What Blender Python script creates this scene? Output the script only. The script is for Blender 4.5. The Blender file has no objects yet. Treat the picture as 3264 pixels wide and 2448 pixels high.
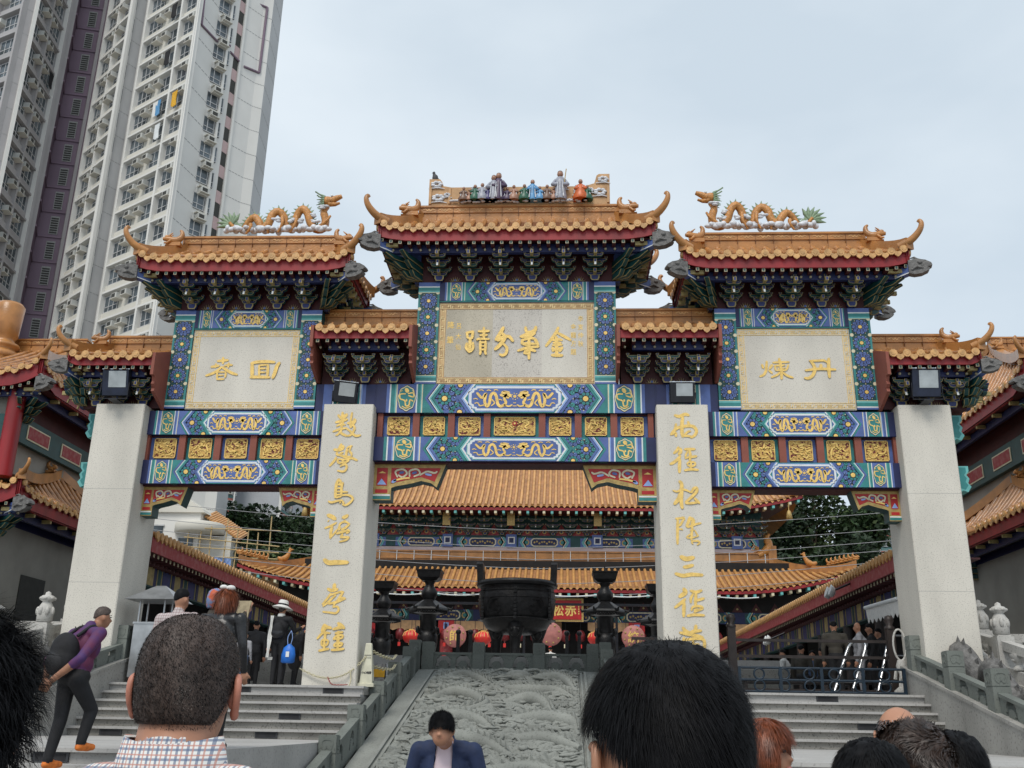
import bpy, math, random
import numpy as np
from mathutils import Vector, Matrix
R = math.radians
random.seed(7)
sc = bpy.context.scene
COL = sc.collection
# ------------------------------------------------------------------ camera
cd = bpy.data.cameras.new('camera'); cam = bpy.data.objects.new('camera', cd); COL.objects.link(cam)
F_PX = 3160.0; YAW, PIT, ROL = R(3.15), R(18.86), R(1.036); CP = np.array([1.106, -21.05, -0.65])
_f = np.array([-math.sin(YAW)*math.cos(PIT), math.cos(YAW)*math.cos(PIT), math.sin(PIT)])
_r0 = np.array([math.cos(YAW), math.sin(YAW), 0]); _u0 = np.cross(_r0, _f)
_r = _r0*math.cos(ROL)+_u0*math.sin(ROL); _u = -_r0*math.sin(ROL)+_u0*math.cos(ROL)
cam.matrix_world = Matrix(((_r[0], _u[0], -_f[0], CP[0]), (_r[1], _u[1], -_f[1], CP[1]), (_r[2], _u[2], -_f[2], CP[2]), (0, 0, 0, 1)))
cd.sensor_width = 36; cd.lens = 36*F_PX/3264; cd.clip_start = 0.05; cd.clip_end = 3000
sc.camera = cam
def ray(x, y): return _r*(x-1632)/F_PX+_u*(1224-y)/F_PX+_f
def onY(x, y, Y): d = ray(x, y); return CP+d*(Y-CP[1])/d[1]
def onX(x, y, X): d = ray(x, y); return CP+d*(X-CP[0])/d[0]
def at(x, y, dist): return CP+ray(x, y)*dist
# ------------------------------------------------------------------ world, sun, exposure
SUN_EL, SUN_AZ = R(52), R(195)      # azimuth clockwise from +Y : behind the camera, a little to the left
w = bpy.data.worlds.new('World'); sc.world = w; w.use_nodes = True
nt = w.node_tree; N = nt.nodes; L = nt.links; N.clear()
out = N.new('ShaderNodeOutputWorld'); bg = N.new('ShaderNodeBackground'); L.new(bg.outputs[0], out.inputs[0])
sky = N.new('ShaderNodeTexSky'); sky.sky_type = 'NISHITA'; sky.sun_disc = False
sky.sun_elevation = SUN_EL; sky.sun_rotation = SUN_AZ; sky.air_density = 1.0; sky.dust_density = 2.0
skm = N.new('ShaderNodeVectorMath'); skm.operation = 'SCALE'; skm.inputs['Scale'].default_value = 0.1
L.new(sky.outputs[0], skm.inputs[0])
tc = N.new('ShaderNodeTexCoord'); mp = N.new('ShaderNodeMapping'); mp.inputs['Scale'].default_value = (1.2, 1.2, 2.6)
mp.inputs['Location'].default_value = (0.35, 0.1, 0.3)
L.new(tc.outputs['Generated'], mp.inputs[0])
nz = N.new('ShaderNodeTexNoise'); nz.inputs['Scale'].default_value = 1.6; nz.inputs['Detail'].default_value = 5; nz.inputs['Roughness'].default_value = 0.5
L.new(mp.outputs[0], nz.inputs[0])
cr = N.new('ShaderNodeValToRGB'); cr.color_ramp.elements[0].position = 0.36; cr.color_ramp.elements[1].position = 0.66
cr.color_ramp.elements[0].color = (0.52, 0.60, 0.67, 1); cr.color_ramp.elements[1].color = (0.68, 0.745, 0.795, 1)
L.new(nz.outputs[0], cr.inputs[0])
mx = N.new('ShaderNodeMix'); mx.data_type = 'RGBA'; mx.inputs[0].default_value = 0.90
L.new(skm.outputs[0], mx.inputs[6]); L.new(cr.outputs[0], mx.inputs[7]); L.new(mx.outputs[2], bg.inputs[0])
bg.inputs[1].default_value = 1.0
sd = bpy.data.lights.new('sun', 'SUN'); sd.energy = 1.5; sd.angle = R(24); sd.color = (1, 0.95, 0.87)
so = bpy.data.objects.new('sun', sd); COL.objects.link(so)
_sd = Vector((math.sin(SUN_AZ)*math.cos(SUN_EL), math.cos(SUN_AZ)*math.cos(SUN_EL), math.sin(SUN_EL)))
so.rotation_euler = _sd.to_track_quat('Z', 'Y').to_euler()
vs = sc.view_settings; vs.view_transform = 'Standard'; vs.look = 'None'; vs.exposure = 0.36; vs.gamma = 1; vs.use_curve_mapping = False
sc.cycles.max_bounces = 6; sc.cycles.diffuse_bounces = 3; sc.cycles.glossy_bounces = 3; sc.cycles.transparent_max_bounces = 4
sc.cycles.caustics_reflective = False; sc.cycles.caustics_refractive = False
# ------------------------------------------------------------------ materials
M = {}
def mat(name, c, rough=0.6, metal=0.0, var=0.15, scale=6.0, bump=0.0, bscale=None, c2=None, spec=0.5, detail=4, thr=None, streak=0):
    m = bpy.data.materials.new(name); m.use_nodes = True; n = m.node_tree.nodes; l = m.node_tree.links
    b = n['Principled BSDF']; b.inputs['Roughness'].default_value = rough; b.inputs['Metallic'].default_value = metal
    b.inputs['Specular IOR Level'].default_value = spec
    g = n.new('ShaderNodeNewGeometry'); t = n.new('ShaderNodeTexNoise'); t.inputs['Scale'].default_value = scale; t.inputs['Detail'].default_value = detail
    if streak:
        mpn = n.new('ShaderNodeMapping'); mpn.inputs['Scale'].default_value = (1, 1, streak); l.new(g.outputs['Position'], mpn.inputs[0]); l.new(mpn.outputs[0], t.inputs['Vector'])
    else: l.new(g.outputs['Position'], t.inputs['Vector'])
    r = n.new('ShaderNodeValToRGB'); l.new(t.outputs[0], r.inputs[0])
    a = thr or (0.3, 0.7)
    r.color_ramp.elements[0].position = a[0]; r.color_ramp.elements[1].position = a[1]
    d = c2 or tuple(min(1, x*(1+var)) for x in c); e = c if c2 else tuple(x*(1-var) for x in c)
    r.color_ramp.elements[0].color = (*e, 1); r.color_ramp.elements[1].color = (*d, 1)
    l.new(r.outputs[0], b.inputs['Base Color'])
    if bump:
        t2 = n.new('ShaderNodeTexNoise'); t2.inputs['Scale'].default_value = bscale or scale*4; t2.inputs['Detail'].default_value = 5
        l.new(g.outputs['Position'], t2.inputs['Vector']); bp = n.new('ShaderNodeBump'); bp.inputs['Strength'].default_value = bump; bp.inputs['Distance'].default_value = 0.02
        l.new(t2.outputs[0], bp.inputs['Height']); l.new(bp.outputs[0], b.inputs['Normal'])
    M[name] = m; return m
def granite(name, c, speck, sc1=45, big=0.07):
    """fine speckled stone with faint large stains"""
    m = bpy.data.materials.new(name); m.use_nodes = True; n = m.node_tree.nodes; l = m.node_tree.links; b = n['Principled BSDF']
    b.inputs['Roughness'].default_value = 0.75; b.inputs['Specular IOR Level'].default_value = 0.3
    g = n.new('ShaderNodeNewGeometry'); t = n.new('ShaderNodeTexNoise'); t.inputs['Scale'].default_value = sc1; t.inputs['Detail'].default_value = 2
    l.new(g.outputs['Position'], t.inputs['Vector']); r = n.new('ShaderNodeValToRGB'); l.new(t.outputs[0], r.inputs[0])
    r.color_ramp.elements[0].position = 0.30; r.color_ramp.elements[1].position = 0.44
    r.color_ramp.elements[0].color = (*speck, 1); r.color_ramp.elements[1].color = (*c, 1)
    t2 = n.new('ShaderNodeTexNoise'); t2.inputs['Scale'].default_value = 1.1; t2.inputs['Detail'].default_value = 6
    mp2 = n.new('ShaderNodeMapping'); mp2.inputs['Scale'].default_value = (1, 1, .35); l.new(g.outputs['Position'], mp2.inputs[0]); l.new(mp2.outputs[0], t2.inputs['Vector'])
    mr = n.new('ShaderNodeMapRange'); mr.inputs[1].default_value = 0.3; mr.inputs[2].default_value = 0.7; mr.inputs[3].default_value = 1-big*2; mr.inputs[4].default_value = 1+big
    l.new(t2.outputs[0], mr.inputs[0]); vm = n.new('ShaderNodeVectorMath'); vm.operation = 'SCALE'; l.new(r.outputs[0], vm.inputs[0]); l.new(mr.outputs[0], vm.inputs['Scale'])
    l.new(vm.outputs[0], b.inputs['Base Color'])
    bp = n.new('ShaderNodeBump'); bp.inputs['Strength'].default_value = 0.25; bp.inputs['Distance'].default_value = 0.004; l.new(t.outputs[0], bp.inputs['Height']); l.new(bp.outputs[0], b.inputs['Normal'])
    M[name] = m
granite('pale_granite', (0.66, 0.625, 0.555), (0.40, 0.37, 0.33))
granite('plate_granite', (0.60, 0.56, 0.505), (0.34, 0.31, 0.28), 40)
granite('tan_granite', (0.56, 0.505, 0.405), (0.36, 0.32, 0.24), 40, 0.12)
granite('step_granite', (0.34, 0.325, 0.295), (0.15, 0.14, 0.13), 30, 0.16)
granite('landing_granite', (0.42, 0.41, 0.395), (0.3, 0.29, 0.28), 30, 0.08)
granite('green_stone', (0.172, 0.187, 0.170), (0.115, 0.125, 0.115), 30, 0.12)
granite('carved_stone', (0.26, 0.268, 0.245), (0.17, 0.176, 0.16), 30, 0.14)
granite('white_stone', (0.52, 0.505, 0.475), (0.33, 0.32, 0.30), 25, 0.14)
granite('wall_stone', (0.36, 0.35, 0.325), (0.22, 0.21, 0.2), 22, 0.16)
mat('orange_tile', (0.42, 0.185, 0.058), 0.24, 0, 0.42, 5.5, 0.15, 30, spec=0.6)
mat('tile_end', (0.58, 0.33, 0.13), 0.35, 0, 0.3, 9, 0.3, 40)
mat('ridge_tile', (0.42, 0.19, 0.058), 0.3, 0, 0.25, 2.5, 0.3, 26)
mat('tile_groove', (0.16, 0.055, 0.014), 0.6, 0, 0.2, 6)
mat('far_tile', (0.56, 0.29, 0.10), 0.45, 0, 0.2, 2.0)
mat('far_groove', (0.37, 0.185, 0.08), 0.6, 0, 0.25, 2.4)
mat('red_paint', (0.25, 0.012, 0.016), 0.45, 0, 0.3, 2.2, streak=.3)
mat('worn_red', (0.30, 0.03, 0.035), 0.6, 0, 0.35, 7, c2=(0.36, 0.12, 0.11), thr=(.45, .75))
mat('dark_red', (0.055, 0.006, 0.007), 0.6, 0, 0.3, 3)
mat('brown_red', (0.235, 0.065, 0.042), 0.65, 0, 0.12, 3)
mat('blue_paint', (0.078, 0.128, 0.34), 0.5, 0, 0.18, 5)
mat('deep_blue', (0.008, 0.014, 0.075), 0.5, 0, 0.2, 4)
mat('sky_blue', (0.24, 0.36, 0.66), 0.5, 0, 0.12, 5)
mat('teal_paint', (0.027, 0.205, 0.205), 0.5, 0, 0.2, 5)
mat('mint_paint', (0.13, 0.41, 0.40), 0.5, 0, 0.15, 5)
mat('dark_teal', (0.006, 0.055, 0.055), 0.5, 0, 0.2, 4)
mat('cream_line', (0.66, 0.60, 0.42), 0.5, 0, 0.1, 8)
mat('white_paint', (0.70, 0.72, 0.72), 0.5, 0, 0.08, 4)
mat('gold', (0.82, 0.55, 0.15), 0.38, 0.15, 0.18, 12, 0.3, 60, spec=0.7)
mat('cream_gilt', (0.72, 0.57, 0.29), 0.45, 0.05, 0.12, 10)
mat('dull_gold', (0.42, 0.29, 0.10), 0.45, 0.2, 0.25, 12, 0.3, 60)
mat('eave_shade_gold', (0.34, 0.27, 0.11), 0.5, 0.1, 0.25, 8)  # darkened gilt for parts under eaves, the shade there put into the colour
mat('eave_shade_blue', (0.018, 0.030, 0.13), 0.5, 0, 0.25, 6)  # darker copy of the beam blue, under-eave shade put into the colour
mat('rafter_end', (0.36, 0.32, 0.21), 0.6, 0, 0.25, 9)
mat('outline', (0.012, 0.012, 0.022), 0.7)
mat('relief_gold', (0.60, 0.37, 0.10), 0.4, 0.2, 0.2, 14, 0.9, 22, c2=(0.13, 0.012, 0.01), thr=(.50, .58), detail=3)
mat('plaster', (0.50, 0.30, 0.15), 0.7, 0, 0.2, 5)
mat('cloud_white', (0.62, 0.63, 0.66), 0.5, 0, 0.25, 14)
mat('dragon_orange', (0.50, 0.22, 0.055), 0.35, 0, 0.3, 18, 0.6, 45)
mat('sage_green', (0.20, 0.28, 0.17), 0.5, 0, 0.25, 10)
mat('grey_carved', (0.13, 0.125, 0.12), 0.6, 0, 0.4, 12, 0.8, 30)
mat('bronze', (0.012, 0.012, 0.013), 0.42, 0.35, 0.5, 8, 0.4, 20, spec=0.4)
mat('black_metal', (0.012, 0.013, 0.018), 0.4, 0.2, 0.3, 6)
mat('navy_metal', (0.016, 0.022, 0.045), 0.4, 0.2, 0.3, 6)
mat('chrome', (0.62, 0.63, 0.65), 0.18, 1.0, 0.08, 6)
mat('galvanised', (0.42, 0.43, 0.44), 0.35, 0.7, 0.2, 4)
mat('lens_glass', (0.42, 0.44, 0.44), 0.12, 0.5, 0.2, 3)
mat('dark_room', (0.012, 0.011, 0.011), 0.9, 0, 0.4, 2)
mat('pavilion_wall', (0.30, 0.285, 0.25), 0.85, 0, 0.12, 1.5)
mat('lilac_wall', (0.50, 0.42, 0.43), 0.8, 0, 0.1, 1.2)
mat('tower_white', (0.68, 0.665, 0.63), 0.8, 0, 0.05, .35)
mat('tower_cream', (0.60, 0.575, 0.51), 0.8, 0, 0.06, .4)
mat('tower_grey', (0.47, 0.465, 0.46), 0.8, 0, 0.07, .35)
mat('tower_shade', (0.36, 0.345, 0.345), 0.8, 0, 0.08, .4)
mat('tower_mauve', (0.215, 0.155, 0.20), 0.8, 0, 0.1, .3)
mat('tower_pink', (0.50, 0.36, 0.35), 0.8, 0, 0.08, .5)
mat('joint_grey', (0.30, 0.30, 0.29), 0.9)
mat('window_glass', (0.09, 0.11, 0.125), 0.15, 0.2, 0.6, .4)
mat('window_frame', (0.50, 0.50, 0.50), 0.5)
mat('air_conditioner', (0.50, 0.50, 0.47), 0.6, 0, 0.15, 1)
mat('dark_opening', (0.05, 0.05, 0.045), 0.9)
mat('block_grey', (0.40, 0.41, 0.43), 0.8, 0, 0.08, .3)
mat('block_teal', (0.10, 0.19, 0.19), 0.8)
mat('block_red', (0.42, 0.13, 0.10), 0.8)
mat('foliage', (0.020, 0.046, 0.012), 0.65, 0, 0.55, 1.6, detail=5)
mat('foliage_light', (0.055, 0.085, 0.025), 0.65, 0, 0.4, 1.6)
mat('foliage_dark', (0.010, 0.026, 0.008), 0.7, 0, 0.5, 1.6)
mat('bark', (0.09, 0.065, 0.045), 0.9, 0, 0.3, 5)
mat('bamboo', (0.45, 0.33, 0.16), 0.7)
mat('wire_grey', (0.32, 0.32, 0.33), 0.5)
mat('lantern_red', (0.62, 0.03, 0.022), 0.45, 0, 0.2, 5)
mat('lantern_deep', (0.14, 0.008, 0.010), 0.45, 0, 0.4, 5)
mat('sign_red', (0.40, 0.012, 0.014), 0.45, 0, 0.15, 4)
mat('disc_pink', (0.42, 0.16, 0.14), 0.6, 0, 0.2, 5)
mat('red_plastic', (0.62, 0.02, 0.015), 0.4)
mat('yellow_paint', (0.68, 0.36, 0.02), 0.6, 0, 0.2, 8)
mat('cone_cream', (0.60, 0.58, 0.45), 0.5, 0, 0.1, 8)
mat('chain_cream', (0.55, 0.50, 0.33), 0.5)
mat('chain_red', (0.34, 0.10, 0.09), 0.5)
mat('rail_blue', (0.005, 0.017, 0.032), 0.45, 0.1, 0.3, 8)
mat('fence_brown', (0.024, 0.016, 0.014), 0.5, 0.1, 0.3, 8)
mat('ink', (0.02, 0.02, 0.025), 0.6)
mat('pavement', (0.25, 0.245, 0.235), 0.85, 0, 0.15, 1.5, 0.1)
mat('bird_grey', (0.06, 0.06, 0.065), 0.7)
# people
mat('skin', (0.42, 0.205, 0.125), 0.5, 0, 0.10, 14)
mat('skin_pink', (0.50, 0.20, 0.135), 0.5, 0, 0.12, 30)
mat('skin_tan', (0.33, 0.155, 0.09), 0.5, 0, 0.12, 14)
mat('hair_black', (0.006, 0.006, 0.007), 0.6, 0, 0.5, 30, spec=0.12)
mat('hair_brown', (0.034, 0.019, 0.013), 0.45, 0, 0.5, 30)
mat('hair_auburn', (0.21, 0.052, 0.016), 0.4, 0, 0.5, 20)
mat('stubble', (0.062, 0.042, 0.034), 0.6, 0, 0.4, 60)
mat('navy_suit', (0.010, 0.021, 0.066), 0.75, 0, 0.15, 20, 0.15, 50)
mat('pink_shirt', (0.62, 0.50, 0.54), 0.7, 0, 0.06, 10)
mat('purple_shirt', (0.11, 0.016, 0.06), 0.7, 0, 0.3, 6, c2=(0.06, 0.02, 0.11), thr=(.4, .65))
mat('black_cloth', (0.008, 0.008, 0.010), 0.8, 0, 0.4, 8, 0.2, 30)
mat('charcoal_cloth', (0.022, 0.022, 0.025), 0.8, 0, 0.3, 8)
mat('olive_cloth', (0.055, 0.048, 0.038), 0.85, 0, 0.25, 8)
mat('grey_cloth', (0.30, 0.30, 0.32), 0.85, 0, 0.15, 8)
mat('white_cloth', (0.70, 0.69, 0.66), 0.8, 0, 0.08, 12, 0.2, 30)
mat('denim', (0.06, 0.10, 0.19), 0.85, 0, 0.3, 12)
mat('leather', (0.013, 0.013, 0.015), 0.33, 0, 0.4, 9, 0.5, 14)
mat('orange_shoe', (0.62, 0.16, 0.02), 0.6, 0, 0.3, 20)
mat('blue_bag', (0.012, 0.14, 0.55), 0.45, 0, 0.25, 6, 0.3, 12)
mat('floral', (0.50, 0.10, 0.04), 0.7, 0, 0.3, 14, c2=(0.16, 0.24, 0.42), thr=(.45, .55))
mat('paper', (0.45, 0.37, 0.24), 0.8, 0, 0.2, 20)
mat('red_bag', (0.40, 0.03, 0.02), 0.6)
mat('light_box', (0.035, 0.037, 0.042), 0.5, 0, 0.3, 10)
mat('grey_brick', (0.20, 0.19, 0.19), 0.85, 0, 0.2, 10, c2=(0.38, 0.37, 0.36), thr=(.4, .6))
def check_mat(name, base, line1, line2, pitch):
    m = bpy.data.materials.new(name); m.use_nodes = True; n = m.node_tree.nodes; l = m.node_tree.links; b = n['Principled BSDF']; b.inputs['Roughness'].default_value = 0.8
    tc_ = n.new('ShaderNodeTexCoord'); sp = n.new('ShaderNodeSeparateXYZ'); l.new(tc_.outputs['Object'], sp.inputs[0])
    col = None
    def band(sock, off, width, prev, c):
        a = n.new('ShaderNodeMath'); a.operation = 'ADD'; a.inputs[1].default_value = off+10; l.new(sock, a.inputs[0])
        q = n.new('ShaderNodeMath'); q.operation = 'MODULO'; q.inputs[1].default_value = pitch; l.new(a.outputs[0], q.inputs[0])
        k = n.new('ShaderNodeMath'); k.operation = 'LESS_THAN'; k.inputs[1].default_value = width; l.new(q.outputs[0], k.inputs[0])
        h = n.new('ShaderNodeMath'); h.operation = 'MULTIPLY'; h.inputs[1].default_value = 0.75; l.new(k.outputs[0], h.inputs[0])
        x = n.new('ShaderNodeMix'); x.data_type = 'RGBA'; l.new(h.outputs[0], x.inputs[0]); x.inputs[7].default_value = (*c, 1)
        if prev is None: x.inputs[6].default_value = (*base, 1)
        else: l.new(prev, x.inputs[6])
        return x.outputs[2]
    col = band(sp.outputs[2], 0, pitch*.26, None, line1); col = band(sp.outputs[0], 0, pitch*.26, col, line1)
    col = band(sp.outputs[2], pitch*.5, pitch*.16, col, line2); col = band(sp.outputs[0], pitch*.5, pitch*.16, col, line2)
    l.new(col, b.inputs['Base Color']); M[name] = m
check_mat('check_cloth', (0.72, 0.72, 0.70), (0.10, 0.14, 0.24), (0.50, 0.22, 0.17), 0.0135)
check_mat('small_check', (0.55, 0.50, 0.48), (0.22, 0.13, 0.14), (0.40, 0.33, 0.34), 0.035)
# ------------------------------------------------------------------ mesh builder
WL = {}
class MB:
    def __init__(s): s.v = []; s.f = []; s.m = []; s.sm = []; s.mats = []
    def mi(s, m):
        if m not in s.mats: s.mats.append(m)
        return s.mats.index(m)
    def add(s, vs_, fs, m, smooth=False):
        o = len(s.v); s.v.extend([tuple(map(float, p)) for p in vs_]); k = s.mi(m)
        for f in fs: s.f.append([i+o for i in f]); s.m.append(k); s.sm.append(smooth)
    def box(s, x0, x1, y0, y1, z0, z1, m):
        s.add([(x0,y0,z0),(x1,y0,z0),(x1,y1,z0),(x0,y1,z0),(x0,y0,z1),(x1,y0,z1),(x1,y1,z1),(x0,y1,z1)],
              [(0,3,2,1),(4,5,6,7),(0,1,5,4),(1,2,6,5),(2,3,7,6),(3,0,4,7)], m)
    def obox(s, c, ax, ay, az, m):
        c, ax, ay, az = map(np.array, (c, ax, ay, az))
        P = [c+i*ax+j*ay+k*az for k in (-1,1) for (i,j) in ((-1,-1),(1,-1),(1,1),(-1,1))]
        s.add(P, [(0,3,2,1),(4,5,6,7),(0,1,5,4),(1,2,6,5),(2,3,7,6),(3,0,4,7)], m)
    def prism(s, poly, o, u, v, n, m, side=None, back=True):
        """polygon in the (u,v) plane through o, extruded by vector n (front face at o+n)"""
        o, u, v, n = map(np.array, (o, u, v, n)); k = len(poly)
        A = [o+u*a+v*b for a, b in poly]; B = [p+n for p in A]
        s.add(B, [list(range(k))], m)
        if back: s.add(A, [list(range(k))[::-1]], side or m)
        s.add(A+B, [(i, (i+1) % k, k+(i+1) % k, k+i) for i in range(k)], side or m)
    def tube(s, pts, rad, m, n=8, caps=True, smooth=True, flat=1.0):
        pts = [np.array(p, float) for p in pts]; K = len(pts)
        if not hasattr(rad, '__len__'): rad = [rad]*K
        V = []; ref = None
        for i, p in enumerate(pts):
            t = pts[min(i+1, K-1)]-pts[max(i-1, 0)]; t = t/(np.linalg.norm(t)+1e-9)
            if ref is None:
                ref = np.array([0, 0, 1.]) if abs(t[2]) < 0.9 else np.array([0, 1., 0])
            a = np.cross(t, ref); a /= np.linalg.norm(a)+1e-9; b = np.cross(a, t); ref = b
            for j in range(n):
                q = 2*math.pi*j/n; V.append(p+rad[i]*(math.cos(q)*a+flat*math.sin(q)*b))
        Fs = [(i*n+j, i*n+(j+1) % n, (i+1)*n+(j+1) % n, (i+1)*n+j) for i in range(K-1) for j in range(n)]
        s.add(V, Fs, m, smooth)
        if caps: s.add(V[:n], [list(range(n))[::-1]], m); s.add(V[-n:], [list(range(n))], m)
    def lathe(s, prof, o, m, n=16, smooth=True, sq=False, ax=None):
        o = np.array(o, float); X, Y, Z = ax if ax else (np.array([1.,0,0]), np.array([0,1.,0]), np.array([0,0,1.]))
        V = []; 
        for r, z in prof:
            for j in range(n):
                q = 2*math.pi*(j+(.5 if sq else 0))/n; k = r/(math.cos(math.pi/n) if sq else 1)
                V.append(o+X*k*math.cos(q)+Y*k*math.sin(q)+Z*z)
        K = len(prof)
        s.add(V, [(i*n+j, i*n+(j+1) % n, (i+1)*n+(j+1) % n, (i+1)*n+j) for i in range(K-1) for j in range(n)], m, smooth and not sq)
        if prof[0][0] > 1e-4: s.add(V[:n], [list(range(n))[::-1]], m)
        if prof[-1][0] > 1e-4: s.add(V[-n:], [list(range(n))], m)
    def ell(s, c, r, m, nu=12, nv=8, rot=None):
        c = np.array(c, float); V = []
        for i in range(nv+1):
            t = math.pi*i/nv
            for j in range(nu):
                q = 2*math.pi*j/nu; p = np.array([r[0]*math.sin(t)*math.cos(q), r[1]*math.sin(t)*math.sin(q), r[2]*math.cos(t)])
                V.append(c+(rot@p if rot is not None else p))
        s.add(V, [(i*nu+j, (i+1)*nu+j, (i+1)*nu+(j+1) % nu, i*nu+(j+1) % nu) for i in range(nv) for j in range(nu)], m, True)
    def grid(s, fn, nu, nv, m, smooth=True):
        V = [fn(i/nu, j/nv) for i in range(nu+1) for j in range(nv+1)]
        s.add(V, [(i*(nv+1)+j, (i+1)*(nv+1)+j, (i+1)*(nv+1)+j+1, i*(nv+1)+j+1) for i in range(nu) for j in range(nv)], m, smooth)
    def build(s, name, parent=None, loc=None, weld=False, mesh_only=False):
        base = np.array(loc if loc is not None else (WL.get(parent.name, (0, 0, 0)) if parent else (0, 0, 0)), float)
        me = bpy.data.meshes.new(name)
        me.from_pydata([tuple(np.array(p)-base) for p in s.v], [], s.f)
        for m in s.mats: me.materials.append(M[m])
        me.polygons.foreach_set('material_index', s.m); me.polygons.foreach_set('use_smooth', s.sm); me.update()
        if mesh_only: return me
        o = bpy.data.objects.new(name, me); COL.objects.link(o)
        if parent: o.parent = parent; WL[o.name] = tuple(base)
        else: o.location = base; WL[o.name] = tuple(base)
        return o
def tag(o, label, cat, group=None):
    o['label'] = label; o['category'] = cat
    if group: o['group'] = group
    return o
def thing(name, label, cat, loc=(0, 0, 0), group=None):
    o = bpy.data.objects.new(name, None); COL.objects.link(o); o.location = loc; o.empty_display_size = .2; WL[o.name] = tuple(loc)
    return tag(o, label, cat, group)
def kind(o, k): o['kind'] = k; return o
def copy_tree(o, parent=None, loc=None):
    c = o.copy(); COL.objects.link(c)
    if parent: c.parent = parent
    if loc is not None: c.location = loc
    for ch in list(o.children): copy_tree(ch, c)
    return c
def inst(name, me, parent, loc, rz=0, scale=None):
    """a part sharing mesh data, placed at a world location"""
    o = bpy.data.objects.new(name, me); COL.objects.link(o); b = np.array(WL[parent.name]) if parent else np.zeros(3)
    o.location = tuple(np.array(loc)-b); o.rotation_euler = (0, 0, rz)
    if scale: o.scale = scale
    if parent: o.parent = parent
    return o
def cr_pts(P, k=5):
    """Catmull-Rom resampling"""
    P = [np.array(p, float) for p in P]
    if len(P) < 3: return [P[0]+(P[1]-P[0])*i/k for i in range(k+1)]
    Q = [2*P[0]-P[1]]+P+[2*P[-1]-P[-2]]; out_ = []
    for i in range(1, len(Q)-2):
        for j in range(k):
            t = j/k; a, b, c, d = Q[i-1:i+3]
            out_.append(.5*((2*b)+(c-a)*t+(2*a-5*b+4*c-d)*t*t+(3*b-a-3*c+d)*t**3))
    out_.append(P[-1]); return out_
def stroke_poly(P, wd, taper=0.8):
    """brush stroke outline: P 2-D points, wd full width"""
    C = cr_pts(P, 5); K = len(C); Lf = []; Rt = []
    for i, p in enumerate(C):
        t = C[min(i+1, K-1)]-C[max(i-1, 0)]; t = t/(np.linalg.norm(t)+1e-9); nrm = np.array([-t[1], t[0]])
        f = 1-(1-taper)*abs(2*i/(K-1)-1)**3; h = wd/2*f
        Lf.append(p+nrm*h); Rt.append(p-nrm*h)
    t0 = C[0]-C[1]; t0 /= np.linalg.norm(t0)+1e-9; t1 = C[-1]-C[-2]; t1 /= np.linalg.norm(t1)+1e-9
    return Lf, Rt, C[0]+t0*wd*.3, C[-1]+t1*wd*.3
def stroke(mb, P, wd, tr, nvec, m, taper=0.8, side=None):
    """ribbon of quads with thickness, tr maps a 2-D point to 3-D, nvec is the raise"""
    Lf, Rt, e0, e1 = stroke_poly(P, wd, taper); nvec = np.array(nvec, float)
    A = [tr(*p) for p in Lf]; B = [tr(*p) for p in Rt]; K = len(A); E0 = tr(*e0); E1 = tr(*e1)
    top = [a+nvec for a in A]+[b+nvec for b in B]+[E0+nvec, E1+nvec]
    fs = [(i, i+1, K+i+1, K+i) for i in range(K-1)]+[(2*K, 0, K), (2*K+1, 2*K-1, K-1)]
    mb.add(top, fs, m)
    ring = [2*K]+list(range(K))+[2*K+1]+list(range(2*K-1, K-1, -1)); bot = [t-nvec for t in top]; n2 = len(top)
    mb.add(top+bot, [(ring[i], ring[(i+1) % len(ring)], n2+ring[(i+1) % len(ring)], n2+ring[i]) for i in range(len(ring))], side or m)
def text_mesh(mb, body, size, tr, m, vertical=False, thick=0.0, bold=0.02):
    """text outlines as flat faces, tr maps (x, y) in text space to 3-D"""
    cu = bpy.data.curves.new('lettering', 'FONT'); cu.body = body; cu.size = size; cu.align_x = 'CENTER'; cu.resolution_u = 3; cu.offset = bold*size
    if vertical: cu.space_line = 0.95; cu.body = '\n'.join(body)
    o = bpy.data.objects.new('lettering', cu); COL.objects.link(o); dg = bpy.context.evaluated_depsgraph_get()
    me = o.evaluated_get(dg).to_mesh()
    V = [tr(v.co.x, v.co.y) for v in me.vertices]; Fs = [list(p.vertices) for p in me.polygons]
    if V: mb.add(V, Fs, m)
    o.evaluated_get(dg).to_mesh_clear(); bpy.data.objects.remove(o); bpy.data.curves.remove(cu)
# ------------------------------------------------------------------ the archway
YW = 0.33; YB = 1.13; CY = 0.73
gate = thing('memorial_archway', 'wide painted Chinese archway with three orange tiled roofs on four pale granite columns', 'archway', (0, CY, 0))
def P2(mb, pts, m, k, y0=YW, th=0.0035, zc=None):
    """flat painted shape on the front face of the archway, k layers proud"""
    if zc: pts = [(x, min(max(z, zc[0]), zc[1])) for x, z in pts]
    a = 0
    for i in range(len(pts)): a += pts[i][0]*pts[(i+1) % len(pts)][1]-pts[(i+1) % len(pts)][0]*pts[i][1]
    if abs(a) < 1e-6: return
    if a < 0: pts = pts[::-1]
    mb.prism(pts, (0, y0, 0), (1, 0, 0), (0, 0, 1), (0, -th*k, 0), m, back=False)
def disc(cx, cz, r, n=12, rz=None, ph=0): return [(cx+r*math.cos(2*math.pi*i/n+ph), cz+(rz or r)*math.sin(2*math.pi*i/n+ph)) for i in range(n)]
def rect(x0, x1, z0, z1): return [(x0, z0), (x1, z0), (x1, z1), (x0, z1)]
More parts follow.
